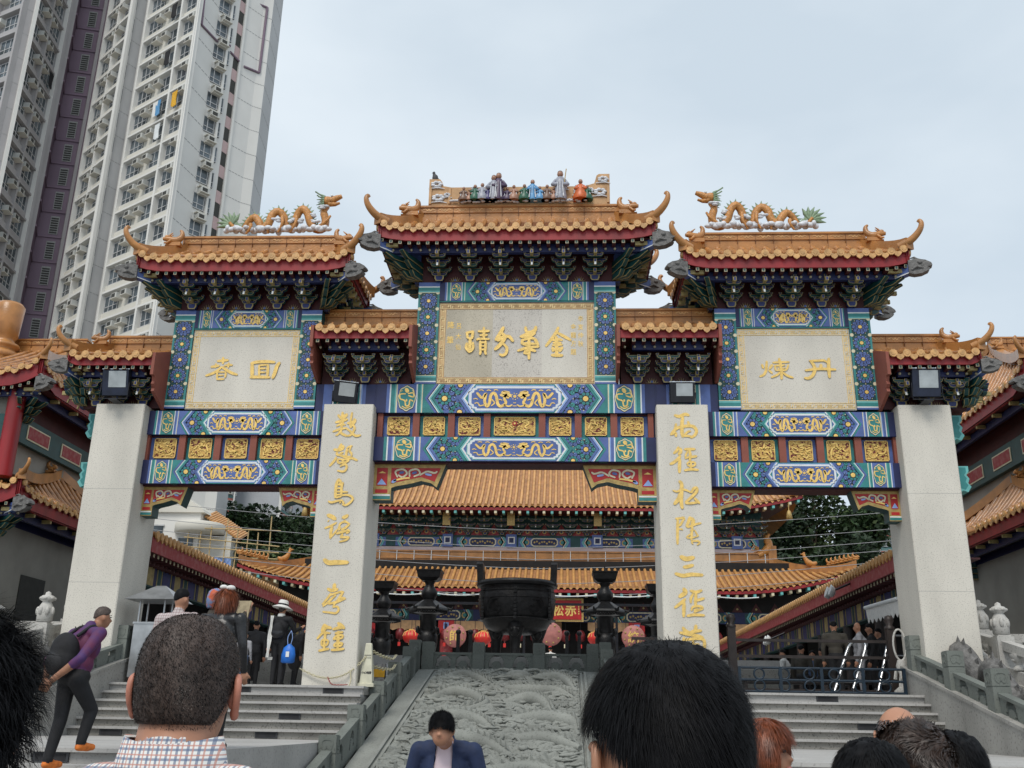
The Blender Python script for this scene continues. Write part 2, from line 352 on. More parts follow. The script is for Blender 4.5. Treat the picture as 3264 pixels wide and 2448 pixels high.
def flower(mb, cx, cz, r, ca, cb, k, zc, y0=YW, n1=9, n2=8):
    P2(mb, disc(cx, cz, r, 20), 'outline', k, y0, zc=zc)
    for i in range(n1):
        q = 2*math.pi*i/n1; P2(mb, disc(cx+.78*r*math.cos(q), cz+.78*r*math.sin(q), .235*r, 8), ca, k+1, y0, zc=zc)
        P2(mb, disc(cx+.80*r*math.cos(q+.1), cz+.80*r*math.sin(q+.1), .10*r, 6), 'outline', k+2, y0, zc=zc)
        P2(mb, disc(cx+.83*r*math.cos(q+.1), cz+.83*r*math.sin(q+.1), .065*r, 5), 'sky_blue' if ca == 'blue_paint' else 'mint_paint', k+3, y0, zc=zc)
    for i in range(n2):
        q = 2*math.pi*(i+.5)/n2; P2(mb, disc(cx+.43*r*math.cos(q), cz+.43*r*math.sin(q), .155*r, 7), cb, k+1, y0, zc=zc)
    P2(mb, disc(cx, cz, .23*r, 12), 'gold', k+3, y0, zc=zc)
    for i in range(n1):
        q = 2*math.pi*(i+.5)/n1; P2(mb, disc(cx+1.03*r*math.cos(q), cz+1.03*r*math.sin(q), .075*r, 3, ph=q), 'cream_line', k, y0, zc=zc)
DRAGON = [[(-.90,.55),(-.78,.05),(-.69,.5),(-.715,-.3),(-.66,-.85),(-.60,-.5),(-.57,.3),(-.50,.55),(-.44,.2),(-.40,-.6),(-.32,-.85),(-.21,-.5),(-.25,.0),(-.20,.4)]]
def dragons(mb, cx, cz, a, b, y0, k, m='gold', th=.0035):
    yy = y0-th*k
    for sg in (-1, 1):
        tr = lambda x, z: np.array([cx-sg*x*a, yy, cz+z*b])
        nv = (0, -.008, 0)
        stroke(mb, DRAGON[0], .26*b/1.0 if False else .0, tr, nv, m) if False else None
        def st(P, wd):
            Q = [(x*a, z*b) for x, z in P]
            stroke(mb, Q, wd*b, lambda x, z: np.array([cx-sg*x, yy, cz+z]), nv, m)
        st(DRAGON[0], .30)
        st([(-.30,.62),(-.20,.45),(-.10,.25)], .42); st([(-.34,.35),(-.24,.25),(-.15,.05)], .3)
        st([(-.28,.75),(-.2,.72),(-.12,.62)], .12); st([(-.25,-.7),(-.14,-.85),(-.06,-.7)], .16)
        st([(-.55,-.1),(-.48,-.5),(-.55,-.8)], .13); st([(-.72,-.7),(-.82,-.8),(-.86,-.6)], .13)
        for c_ in ((-.62,.8),(-.45,.85),(-.8,.82),(-.93,-.1),(-.35,-.2),(-.9,-.55)):
            st([(c_[0]-.05, c_[1]), (c_[0], c_[1]+.07), (c_[0]+.05, c_[1]-.02)], .10)
    P2(mb, disc(cx, cz+.2*b, .17*b, 10), m, k+2, y0)
    for i in range(8):
        q = 2*math.pi*i/8+.2; P2(mb, disc(cx+.33*b*math.cos(q), cz+.2*b+.33*b*math.sin(q), .07*b, 4), m, k+1, y0)
    P2(mb, rect(cx-.14*b, cx+.14*b, cz-.52*b, cz-.44*b), m, k+1, y0); P2(mb, rect(cx-.2*b, cx+.2*b, cz-.85*b, cz-.77*b), m, k+1, y0)
def cart(a, b, cx, cz, scal=True):
    c = .42*b; return [(cx-a, cz-b+c*1.2), (cx-a+c*.55, cz-b+c*.9), (cx-a+c*.6, cz-b+c*.45), (cx-a+c*1.2, cz-b+c*.35), (cx-a+c*1.3, cz-b),
                   (cx+a-c*1.3, cz-b), (cx+a-c*1.2, cz-b+c*.35), (cx+a-c*.6, cz-b+c*.45), (cx+a-c*.55, cz-b+c*.9), (cx+a, cz-b+c*1.2),
                   (cx+a, cz+b-c*1.2), (cx+a-c*.55, cz+b-c*.9), (cx+a-c*.6, cz+b-c*.45), (cx+a-c*1.2, cz+b-c*.35), (cx+a-c*1.3, cz+b),
                   (cx-a+c*1.3, cz+b), (cx-a+c*1.2, cz+b-c*.35), (cx-a+c*.6, cz+b-c*.45), (cx-a+c*.55, cz+b-c*.9), (cx-a, cz+b-c*1.2)]
def beam_paint(mb, cx, Lh, z0, z1, inv, y0=YW, ends=True, stretch=1.0):
    k = Lh/3.15; cz = (z0+z1)/2; H = z1-z0; zc = (z0, z1)
    A, B = ('blue_paint', 'teal_paint') if not inv else ('teal_paint', 'blue_paint')
    la, lb = ('sky_blue', 'mint_paint') if not inv else ('mint_paint', 'sky_blue')
    for sg in (-1, 1):
        X = lambda u: cx+sg*u*k
        s = .34*H/k
        P2(mb, rect(min(X(.9), X(2.1)), max(X(.9), X(2.1)), z0, z1), A, 1, y0)
        flower(mb, X(1.60), cz, .40*H, A, B, 2, zc, y0)
        for zz in (z0+.02*H, z1-.02*H):
            flower(mb, X(1.60)-sg*.52*H, zz, .36*H, B, A, 2, zc, y0, 10, 9)
        def chev(t0, t1, m, kk): P2(mb, [(X(t0-s), z1), (X(t0), cz), (X(t0-s), z0), (X(t1-s), z0), (X(t1), cz), (X(t1-s), z1)], m, kk, y0)
        # outside of the flower field
        P2(mb, [(X(2.10), z1), (X(2.10), z0), (X(2.02-s), z0), (X(2.02), cz), (X(2.02-s), z1)], B, 7, y0)
        chev(2.05, 1.97, A, 8); chev(1.99, 1.945, 'white_paint', 8); chev(1.945, 1.89, lb, 8); chev(1.90, 1.83, B, 8)
        # inner chevron and cartouche ground
        P2(mb, [(X(1.30-s), z1), (X(1.30), cz), (X(1.30-s), z0), (X(0), z0), (X(0), z1)], B, 7, y0)
        chev(1.30, 1.22, A, 8); chev(1.23, 1.175, la, 8); chev(1.175, 1.13, 'white_paint', 8)
        # stripes and medallion block
        for u0, u1, m in ((2.10,2.125,'cream_line'),(2.125,2.15,lb),(2.15,2.22,B),(2.22,2.25,'white_paint'),(2.25,2.68,A),(2.68,2.71,'cream_line'),(2.71,2.74,lb),(2.74,2.83,B),(2.83,2.86,'white_paint'),(2.86,2.93,A),(2.93,3.15,'deep_blue')):
            if not ends and u0 > 2.9: continue
            P2(mb, rect(min(X(u0), X(u1)), max(X(u0), X(u1)), z0, z1), m, 7, y0)
        cu = X(2.465); n = 32; ra = min(.205*k, .36*H); rb = .44*H
        sc_ = lambda f: [(cu+f*ra*(1+.045*math.cos(8*t))*math.cos(t), cz+f*rb*(1+.045*math.cos(8*t))*math.sin(t)) for t in [2*math.pi*i/n for i in range(n)]]
        P2(mb, sc_(1.05), 'outline', 8, y0); P2(mb, sc_(1.0), 'cream_line', 9, y0); P2(mb, sc_(.9), B if not inv else A, 10, y0)
        yy = y0-.0035*10
        for Pq, wd in (([(-.1,.75),(0,.62),(.1,.5)], .42), ([(-.15,.35),(-.75,.3),(-.7,-.05),(-.2,-.2),(-.05,-.6),(.3,-.55),(.4,-.15),(.75,-.25)], .16), ([(.15,.35),(.7,.42),(.75,.1),(.2,.2)], .14), ([(-.45,-.65),(0,-.8),(.45,-.65)], .13), ([(-.8,.55),(-.5,.6)], .09), ([(.6,.62),(.8,.5)], .09), ([(0,-.1),(0,-.25)], .18)):
            stroke(mb, [(x*ra, z*rb) for x, z in Pq], wd*ra, lambda x, z: np.array([cu+x, yy, cz+z]), (0, -.006, 0), 'gold')
    a = 1.06*k; b = .46*H
    P2(mb, cart(a, b, cx, cz), la, 8, y0); P2(mb, cart(a*.98, b*.92, cx, cz), 'white_paint', 9, y0); P2(mb, cart(a*.925, b*.76, cx, cz), B if inv else A, 10, y0)
    dragons(mb, cx, cz, a*.90, b*.72, y0, 10)
def meander(mb, x0, x1, z0, z1, bw, y0, base, line):
    """gilt key-fret border round a name plate"""
    for r in ((x0, x1, z1-bw, z1), (x0, x1, z0, z0+bw), (x0, x0+bw, z0+bw, z1-bw), (x1-bw, x1, z0+bw, z1-bw)): P2(mb, rect(*r), base, 2, y0)
    t = bw*(.11 if base == 'cream_gilt' else .085)
    def seg(ax, a0, a1, b0, b1, flip):
        if ax == 'x': P2(mb, rect(a0, a1, b0, b1), line, 4, y0)
        else: P2(mb, rect(b0, b1, a0, a1), line, 4, y0)
    for ax, lo, hi, b0, b1 in (('x', x0, x1, z1-bw, z1), ('x', x0, x1, z0, z0+bw), ('z', z0+bw, z1-bw, x0, x0+bw), ('z', z0+bw, z1-bw, x1-bw, x1)):
        seg(ax, lo, hi, b0+t*.2, b0+t*1.2, 0); seg(ax, lo, hi, b1-t*1.2, b1-t*.2, 0)
        n = max(2, round((hi-lo)/(bw*1.55))); p = (hi-lo)/n; h = b1-b0
        for i in range(n):
            s0 = lo+i*p
            seg(ax, s0+p*.08, s0+p*.80, b0+h*.62, b0+h*.62+t, 0); seg(ax, s0+p*.08, s0+p*.08+t, b0+h*.28, b0+h*.62, 0)
            seg(ax, s0+p*.25, s0+p*.97, b0+h*.26, b0+h*.26+t, 0); seg(ax, s0+p*.97-t, s0+p*.97, b0+h*.26, b0+h*.72, 0); seg(ax, s0+p*.3, s0+p*.75, b0+h*.44, b0+h*.44+t*.8, 0)
# --- calligraphy, traced as brush strokes on its own plane: frame = (x origin, y origin, photograph units per unit)
def glyphs(mb, frame, plane_y, strokes, m='gold', th=.008):
    ox, oy, s = frame
    for i, (P, wd) in enumerate(strokes):
        Q = [onY(ox+x*s, oy+y*s, plane_y) for x, y in P]; q = [(p[0], p[2]) for p in Q]
        sc_ = np.linalg.norm(onY(ox+s, oy, plane_y)-onY(ox, oy, plane_y))
        stroke(mb, q, wd*sc_, lambda x, z: np.array([x, plane_y-.001, z]), (0, -th-.0006*i, 0), m, .72, 'dull_gold')
def S(txt):
    out_ = []
    for part in txt.split(';'):
        c, wd = part.split('w'); v = [float(t) for t in c.replace(' ', ',').split(',') if t]; out_.append(([(v[i], v[i+1]) for i in range(0, len(v), 2)], float(wd)))
    return out_
G_LEFT = [((1000,1200,.13562), S("575,905 640,990 w60;680,850 670,1100 650,1190 w75;780,890 700,980 w85;520,1080 650,1050 790,1010 w70;540,1170 650,1120 740,1140 w50;660,1190 640,1290 560,1370 520,1385 w45;455,1300 620,1240 780,1215 w55;780,1220 820,1270 w45;600,1300 690,1360 780,1400 w60;905,850 885,960 870,1060 w50;800,1100 900,1090 985,1020 w70;950,1000 970,1060 880,1180 w60;860,1120 880,1200 w60;940,1150 960,1240 880,1370 800,1400 w55;830,1260 930,1360 1000,1400 1100,1385 w60")),
 ((1020,1400,.14467), S("470,110 440,190 410,240 w70;310,230 420,240 520,200 w70;500,140 530,190 w50;370,290 380,350 w55;450,310 510,295 w45;370,340 480,365 560,395 650,420 720,420 820,470 w60;360,400 330,460 270,530 215,590 w55;590,200 650,165 710,150 w40;600,220 580,320 575,370 w55;680,180 650,260 690,310 700,370 w50;600,380 700,400 w40;390,450 400,510 450,540 w50;400,440 500,450 640,450 w40;500,450 510,510 w40;430,520 560,510 640,470 w50;450,600 500,570 570,560 590,620 560,690 500,715 390,695 w50;420,880 370,980 350,1130 340,1290 w65;420,880 460,950 440,1000 w55;510,960 480,1050 470,1200 460,1270 w55;380,1000 470,1010 w40;370,1090 470,1080 w40;370,1160 460,1160 610,1165 w38;360,1230 480,1220 w35;350,1290 460,1270 w40;480,1240 600,1230 700,1270 720,1330 650,1410 570,1455 500,1440 w50;190,1370 260,1395 400,1360 500,1350 w48;460,1390 440,1410 w35;500,1370 530,1420 w50")),
 ((1000,1620,.14467), S("310,150 400,190 480,240 w95;340,260 310,300 w25;250,440 380,390 500,320 w50;410,400 380,520 370,660 w65;380,640 450,560 520,470 w40;640,210 700,190 750,155 w80;680,270 690,300 w60;560,400 600,330 700,300 790,350 w45;570,400 560,480 w70;790,350 700,430 620,470 w55;500,560 600,530 720,500 w60;740,470 780,510 720,550 w50;640,570 590,640 w50;590,645 700,640 780,640 w50;780,640 720,700 570,740 w45;235,1135 330,1200 500,1195 750,1195 w105")),
 ((980,1840,.15072), S("575,145 570,210 560,290 w80;430,245 520,280 640,255 w70;480,380 600,340 700,310 760,310 w45;500,340 460,400 400,480 320,570 w50;760,310 700,400 640,490 570,570 w55;600,380 520,450 440,530 330,610 w50;450,560 600,530 700,490 800,450 w55;700,440 790,440 w45;570,570 550,625 w45;540,630 620,620 650,640 660,700 600,760 500,750 330,730 w45;365,1000 330,1080 310,1150 w65;370,1010 430,1060 500,1070 w65;400,1060 340,1130 w70;480,1050 500,1090 w50;210,1300 280,1220 350,1170 480,1185 w50;380,1180 370,1300 w60;310,1330 380,1320 450,1350 w45;300,1340 300,1440 w45;450,1350 410,1430 310,1450 w45;360,1340 355,1520 w55;245,1555 350,1530 455,1515 w55;650,970 720,1020 780,1080 w70;545,1100 650,1075 740,1070 w60;690,1000 650,1080 w60;590,1190 670,1170 750,1160 w50;550,1310 620,1240 740,1230 740,1290 w45;560,1310 660,1300 740,1290 w40;655,1150 645,1500 w65;560,1450 600,1400 700,1390 750,1400 w45;750,1400 700,1450 570,1465 w45;510,1540 640,1530 770,1515 w55"))]
G_RIGHT = [((2030,1200,.13562), S("890,915 1000,940 1130,890 1220,915 w80;1080,960 1060,1100 1060,1300 1080,1420 w85;920,1110 910,1180 890,1240 w55;800,1370 860,1290 960,1210 1080,1180 1200,1165 1330,1180 1400,1280 1360,1380 1270,1440 w75;1200,1060 1230,1150 w60;800,1360 900,1330 920,1410 w70;1120,1370 1200,1300 1260,1290 w50;1080,1400 1200,1400 1300,1420 w55")),
 ((2110,1420,.13256), S("395,40 360,120 285,190 w70;440,70 450,150 400,210 w80;440,250 380,330 280,410 200,450 w75;430,330 420,480 420,650 w80;545,95 680,90 790,90 w70;610,140 570,240 570,320 w50;660,120 680,240 670,360 w70;600,310 640,270 w40;700,280 830,260 w65;600,440 660,400 780,410 790,470 700,510 610,470 w50;700,400 690,560 w55;545,600 700,575 870,590 w65;420,860 470,930 470,1100 460,1300 470,1420 490,1510 w90;265,1085 360,1110 480,1060 600,1085 690,1130 w50;440,1150 400,1280 300,1410 w95;710,1130 760,1040 830,1030 830,1110 730,1220 570,1370 w75;570,1390 700,1390 860,1370 w60;780,1270 840,1330 900,1390 w65")),
 ((2120,1630,.09644), S("350,240 500,230 600,210 640,270 w80;420,260 410,600 410,1080 w95;620,250 550,370 500,450 420,480 w80;450,590 540,590 570,620 w60;820,190 780,330 710,500 w110;870,220 930,320 880,440 w120;740,530 850,490 1000,430 1180,390 w80;900,500 880,700 870,950 w85;830,640 970,620 w50;990,640 1040,740 1100,810 w50;830,750 720,860 860,880 1090,820 w55;870,1000 960,980 1080,980 1140,1040 1060,1110 w65;870,1020 920,1080 w50")),
 ((2050,1750,.18083), S("660,135 760,175 890,150 w85;715,320 790,310 880,285 w65;570,435 700,470 850,450 1045,460 w70;715,700 740,770 640,840 w80;740,880 680,940 560,1035 w55;720,930 715,1190 w60;835,735 930,760 1030,730 w55;880,790 840,870 840,950 w45;930,770 920,1000 w55;940,910 1070,870 w50;850,1080 880,1020 1000,1010 1040,1050 900,1110 w45;900,1080 960,1060 w40;775,1180 900,1160 1075,1170 w50;700,1385 740,1440 820,1480 w60;650,1475 800,1490 900,1450 1020,1440 w60;930,1345 920,1440 w60;700,1490 900,1520 1050,1560 w60;720,1560 690,1680 640,1760 w50;720,1600 1050,1590 1060,1800 960,1860 w55;780,1700 980,1680 w45;880,1620 880,1830 w50;800,1840 880,1760 960,1830 w40"))]
G_MID = [((1420,1020,.20796), S("1730,115 1690,200 1620,300 1540,400 w50;1720,200 1830,260 1920,310 w48;1640,310 1740,300 1790,310 w40;1650,350 1770,350 w38;1640,390 1790,380 w40;1700,260 1705,560 w55;1640,420 1650,480 w45;1790,420 1750,480 w50;1640,460 1790,440 w50;1630,540 1790,545 w55;1225,110 1240,190 w45;1385,105 1370,160 1310,190 1150,260 w55;1260,190 1320,185 w45;1370,200 1290,240 1170,260 w60;1180,300 1170,370 w45;1180,370 1280,385 w45;1190,310 1290,280 1370,290 w45;1280,270 1280,600 w50;1370,290 1420,390 w50;1200,360 1380,370 w40;1110,475 1250,430 1430,410 w45;1210,490 1300,460 1380,480 w45;1200,510 1260,520 w35;890,115 850,190 770,310 w55;860,200 920,250 980,260 1035,330 w50;880,260 800,320 w60;920,270 850,370 760,455 w60;890,370 940,430 930,510 880,545 830,530 w45;320,200 430,180 w40;330,200 340,280 w40;425,190 405,290 w45;340,280 410,290 w35;380,290 370,500 w50;330,360 320,430 370,500 w45;420,350 425,430 390,490 w40;380,380 430,370 w35;505,180 670,175 w42;590,120 590,300 w42;530,240 640,235 w38;480,310 520,295 670,300 w36;535,330 535,480 w40;615,330 615,480 w40;540,350 610,350 w30;540,405 610,405 w22;540,460 610,460 w30;540,480 530,535 w38;605,480 620,535 w38"))]
G_SL = [((640,1130,.12206), S("585,80 580,240 w70;440,175 580,160 715,150 w75;275,325 390,310 480,290 w70;400,240 390,340 w50;620,300 720,275 825,280 w60;735,220 720,340 w50;540,330 430,430 300,500 140,555 w70;560,330 680,410 800,480 950,530 w75;430,450 430,640 w55;450,460 650,460 w40;450,550 590,545 w35;660,480 640,600 w55;420,650 610,645 w50;1320,240 1450,205 1700,190 1930,205 w85;1345,240 1345,600 w95;1300,600 1500,590 1800,600 w80;1530,290 1530,560 w60;1530,290 1740,275 w50;1760,270 1745,560 w70;1550,370 1690,370 w50;1550,470 1690,470 w45;2060,220 1990,320 1940,480 1880,620 w95"))]
G_SR = [((2410,1130,.12206), S("275,180 270,300 260,420 200,530 100,575 w70;150,265 190,360 w65;420,270 350,370 w70;330,410 420,490 w60;600,110 640,300 660,450 665,640 w80;440,215 600,205 860,200 w60;475,300 600,290 750,280 w50;490,300 510,420 w50;840,270 800,380 720,430 w55;510,420 640,420 760,400 w40;570,350 590,420 w35;700,370 750,350 w35;620,470 540,540 400,600 w60;700,480 820,560 960,610 w65;1390,170 1600,165 1760,160 1860,210 w60;1430,190 1500,280 1530,400 1480,540 1380,620 1270,620 w85;1895,110 1890,300 1915,600 w90;1290,420 1500,390 1700,380 1900,390 2070,400 w75;1690,265 1690,370 w80"))]
# --- columns
CXS = (-8.967, -3.72, 3.72, 8.967)
for i, cx in enumerate(CXS):
    b = MB(); c = .02; hw = .565
    prof = [(-hw+c, 0), (hw-c, 0), (hw, c), (hw, 1.4-c), (hw-c, 1.4), (-hw+c, 1.4), (-hw, 1.4-c), (-hw, c)]
    b.prism(prof, (cx, 0, -.002), (1, 0, 0), (0, 1, 0), (0, 0, 6.072), 'pale_granite')
    for zz in (2.05, 4.1): b.box(cx-hw-.001, cx+hw+.001, -.001, .004, zz, zz+.006, 'joint_grey') if i in (0, 3) else None
    o = b.build('granite_column', gate)
    if i in (1, 2):
        for fr, st in (G_LEFT if i == 1 else G_RIGHT): g = MB(); glyphs(g, fr, 0.0, st); g.build('gilt_inscription', o)
# --- beams and panels, three bays
def relief_panel(mb, x0, x1, z0, z1, y, flip=1, kindp=0):
    mb.prism([(x0+.04, z0), (x1-.04, z0), (x1, z0+.04), (x1, z1-.04), (x1-.04, z1), (x0+.04, z1), (x0, z1-.04), (x0, z0+.04)], (0, y, 0), (1, 0, 0), (0, 0, 1), (0, -.03, 0), 'relief_gold')
    t = .018; yy = y-.03
    for r in ((x0+.02, x1-.02, z0, z0+t), (x0+.02, x1-.02, z1-t, z1), (x0, x0+t, z0+.02, z1-.02), (x1-t, x1, z0+.02, z1-.02)): P2(mb, rect(*r), 'gold', 4, yy)
    cx, cz, a, b = (x0+x1)/2, (z0+z1)/2, (x1-x0)/2*.86, (z1-z0)/2*.82
    def st(P, wd): stroke(mb, [(x*a*flip, z*b) for x, z in P], wd*b, lambda x, z: np.array([cx+x, yy-.001, cz+z]), (0, -.014, 0), 'gold')
    if kindp == 0:
        st([(-.3,.15),(-.75,.35),(-.85,-.05),(-.55,-.35),(-.1,-.3),(.15,-.65),(.5,-.8),(.8,-.4),(.55,-.15),(.9,.05)], .17)
        st([(-.2,.55),(.1,.7),(.4,.75)], .22); st([(-.1,.4),(.2,.35),(.35,.1)], .16); st([(0,.1),(.45,.2),(.9,.35)], .1)
    elif kindp == 1:
        st([(-.05,-.1),(.1,.4),(.2,.85),(.55,.8)], .22); st([(.05,.1),(-.3,.35),(-.5,.1),(-.7,-.1)], .16); st([(.1,.2),(.5,.4),(.75,-.1),(.8,-.8)], .2)
        st([(-.8,-.3),(-.6,-.7),(-.1,-.85),(.4,-.7)], .14); st([(0,-.2),(.4,-.2),(.6,-.5)], .14)
    else:
        for s_ in (-1, 1):
            st([(s_*.25,.45),(s_*.6,.75),(s_*.8,.4),(s_*.6,0),(s_*.7,-.4),(s_*.4,-.55),(s_*.15,-.8)], .2); st([(s_*.3,.1),(s_*.15,-.2),(s_*.4,-.4)], .14); st([(s_*.55,-.7),(s_*.85,-.8)], .14)
        P2(mb, disc(cx, cz+b*.35, .3*b, 14), 'sign_red', 5, yy); P2(mb, disc(cx, cz+b*.35, .14*b, 10), 'gold', 8, yy)
    rr = random.Random(int(cx*100)+7)
    for _ in range(34):
        x, z = rr.uniform(-1, 1), rr.uniform(-1, 1); q = rr.uniform(-.6, .6); l_ = rr.uniform(.06, .16)
        st([(x-l_*math.cos(q), z-l_*math.sin(q)), (x, z+rr.uniform(-.05, .1)), (x+l_*math.cos(q), z+l_*math.sin(q))], rr.uniform(.06, .11))
def bracket_wing(parent, x, sg, z, L_, h):
    """carved bracket under a beam end, sg = direction away from the column"""
    b = MB(); X = lambda u: x+sg*u*L_
    def pp(p, m, k, y0=.55, th=.0): 
        q = [(X(u), z-v*h) for u, v in p]
        a = sum(q[i][0]*q[(i+1) % len(q)][1]-q[(i+1) % len(q)][0]*q[i][1] for i in range(len(q)))
        if a < 0: q = q[::-1]
        b.prism(q, (0, y0, 0), (1, 0, 0), (0, 0, 1), (0, -.004*k, 0), m, back=False)
    outl = [(0, 0), (1.0, 0), (.88, .64), (.80, .52), (.66, .46), (.55, .52), (.46, .56), (.40, .58), (.30, .62), (.25, .66), (.25, 1.0), (0, 1.0)]
    q = [(X(u), z-v*h) for u, v in outl]
    if sg < 0: q = q[::-1]
    b.prism(q, (0, .93, 0), (1, 0, 0), (0, 0, 1), (0, -.38, 0), 'dull_gold', 'dark_teal')
    pp([(.04, .1), (.19, .1), (.19, .60), (.04, .60)], 'sign_red', 1); pp([(.24, .1), (.93, .1), (.85, .48), (.66, .35), (.5, .42), (.32, .5), (.24, .54)], 'sign_red', 1)
    pp([(.03, .7), (.20, .7), (.20, .80), (.03, .80)], 'sign_red', 1); pp([(0, .84), (.24, .84), (.24, .88), (0, .88)], 'white_paint', 1); pp([(0, .89), (.24, .89), (.24, .97), (0, .97)], 'teal_paint', 1)
    pp([(.05, .57), (.11, .40), (.18, .57)], 'sky_blue', 2); pp([(.06, .25), (.115, .19), (.17, .25)], 'gold', 2)
    def st(P, wd, m): stroke(b, [(u*L_*sg, -v*h) for u, v in P], wd*h, lambda a_, c_: np.array([x+a_, .545, z+c_]), (0, -.008, 0), m)
    st([(.33,.36),(.30,.2),(.40,.14),(.46,.25),(.40,.36),(.34,.30)], .05, 'cream_line'); st([(.50,.34),(.50,.18),(.60,.14),(.64,.26),(.56,.34)], .05, 'cream_line')
    st([(.64,.3),(.74,.2),(.84,.24),(.88,.2)], .05, 'cream_line'); st([(.28,.46),(.40,.40),(.5,.38)], .05, 'gold'); st([(.26,.5),(.31,.44)], .08, 'sky_blue')
    st([(.72,.27),(.80,.3)], .06, 'sky_blue'); st([(.36,.24),(.41,.22)], .07, 'blue_paint'); st([(.54,.25),(.59,.22)], .07, 'blue_paint')
    b.build('carved_bracket', gate)
def bay(cx, Lh, zs, side, np_):
    zl0, zl1, zu0, zu1 = zs
    for z0, z1, inv, nm in ((zl0, zl1, True ^ side, 'lower_beam'), (zu0, zu1, False ^ side, 'upper_beam')):
        if side and nm == 'lower_beam': inv = False
        if side and nm == 'upper_beam': inv = True
        b = MB(); ext = 1.42 if (not side and nm == 'upper_beam') else .0
        b.box(cx-Lh-ext, cx+Lh+ext, YW, YB, z0, z1, 'deep_blue')
        beam_paint(b, cx, Lh, z0, z1, inv)
        if ext:
            for sg in (-1, 1):
                for u0, u1, m in ((3.20,3.42,'deep_blue'),(3.42,3.50,'blue_paint'),(3.50,3.53,'sky_blue'),(3.53,3.56,'white_paint'),(3.56,3.66,'teal_paint'),(3.66,3.69,'cream_line'),(3.69,4.05,'mint_paint'),(4.05,4.08,'cream_line'),(4.08,4.15,'teal_paint'),(4.15,4.18,'white_paint'),(4.18,4.40,'blue_paint'),(4.40,4.56,'deep_blue')):
                    P2(b, rect(min(sg*u0, sg*u1), max(sg*u0, sg*u1), z0, z1), m, 2)
                P2(b, [(sg*4.05, (z0+z1)/2), (sg*3.9, z1), (sg*3.72, z1), (sg*3.88, (z0+z1)/2), (sg*3.72, z0), (sg*3.9, z0)], 'blue_paint', 3)
        # painted soffit: chevrons carried under the beam
        b.box(cx-Lh+.02, cx+Lh-.02, YW+.12, YB-.12, z0-.03, z0+.01, 'dark_red')
        for sg in (-1, 1): b.box(min(cx+sg*Lh*.60, cx+sg*Lh*.66), max(cx+sg*Lh*.60, cx+sg*Lh*.66), YW+.02, YB-.02, z0-.012, z0+.01, 'dark_teal')
        b.build(nm, gate)
    z0, z1 = zl1, zu0
    b = MB(); b.box(cx-Lh, cx+Lh, YW+.16, YB-.1, z0, z1, 'deep_blue')
    if side: edges = [cx-Lh+(2*Lh)*i/5 for i in range(6)]
    else: edges = [cx+v*Lh/3.15 for v in (-3.05, -2.23, -1.43, -.62, .62, 1.43, 2.23, 3.05)]
    for i in range(len(edges)-1):
        P2(b, rect(edges[i]+.05, edges[i+1]-.05, z0, z1), 'teal_paint' if i % 2 else 'blue_paint', 2, YW+.16)
    b.build('panel_backing', gate)
    for i, e in enumerate(edges):
        b = MB(); hw = .075 if 0 < i < len(edges)-1 else .06; b.box(e-hw, e+hw, YW+.035, YB-.15, z0+.001, z1-.001, 'brown_red'); b.build('panel_post', gate)
    for i in range(len(edges)-1):
        b = MB(); n = len(edges)-1; kp = 2 if (not side and i == 3) else i % 2
        relief_panel(b, edges[i]+.155, edges[i+1]-.155, z0+.075, z1-.06, YW+.15, 1 if i < n/2 else -1, kp); b.build('relief_panel', gate)
bay(0, 3.155, (4.85, 5.40, 5.97, 6.65), False, 7)
for cx in (-6.343, 6.343): bay(cx, 2.058, (4.30, 4.84, 5.44, 6.0), True, 5)
for x, sg, z in ((-3.155, 1, 4.85), (3.155, -1, 4.85)): bracket_wing(gate, x, sg, z-.03, 1.62, .82)
for c_ in (-6.343, 6.343):
    for sg in (-1, 1): bracket_wing(gate, c_-sg*2.058, sg, 4.27, 1.02, .66)
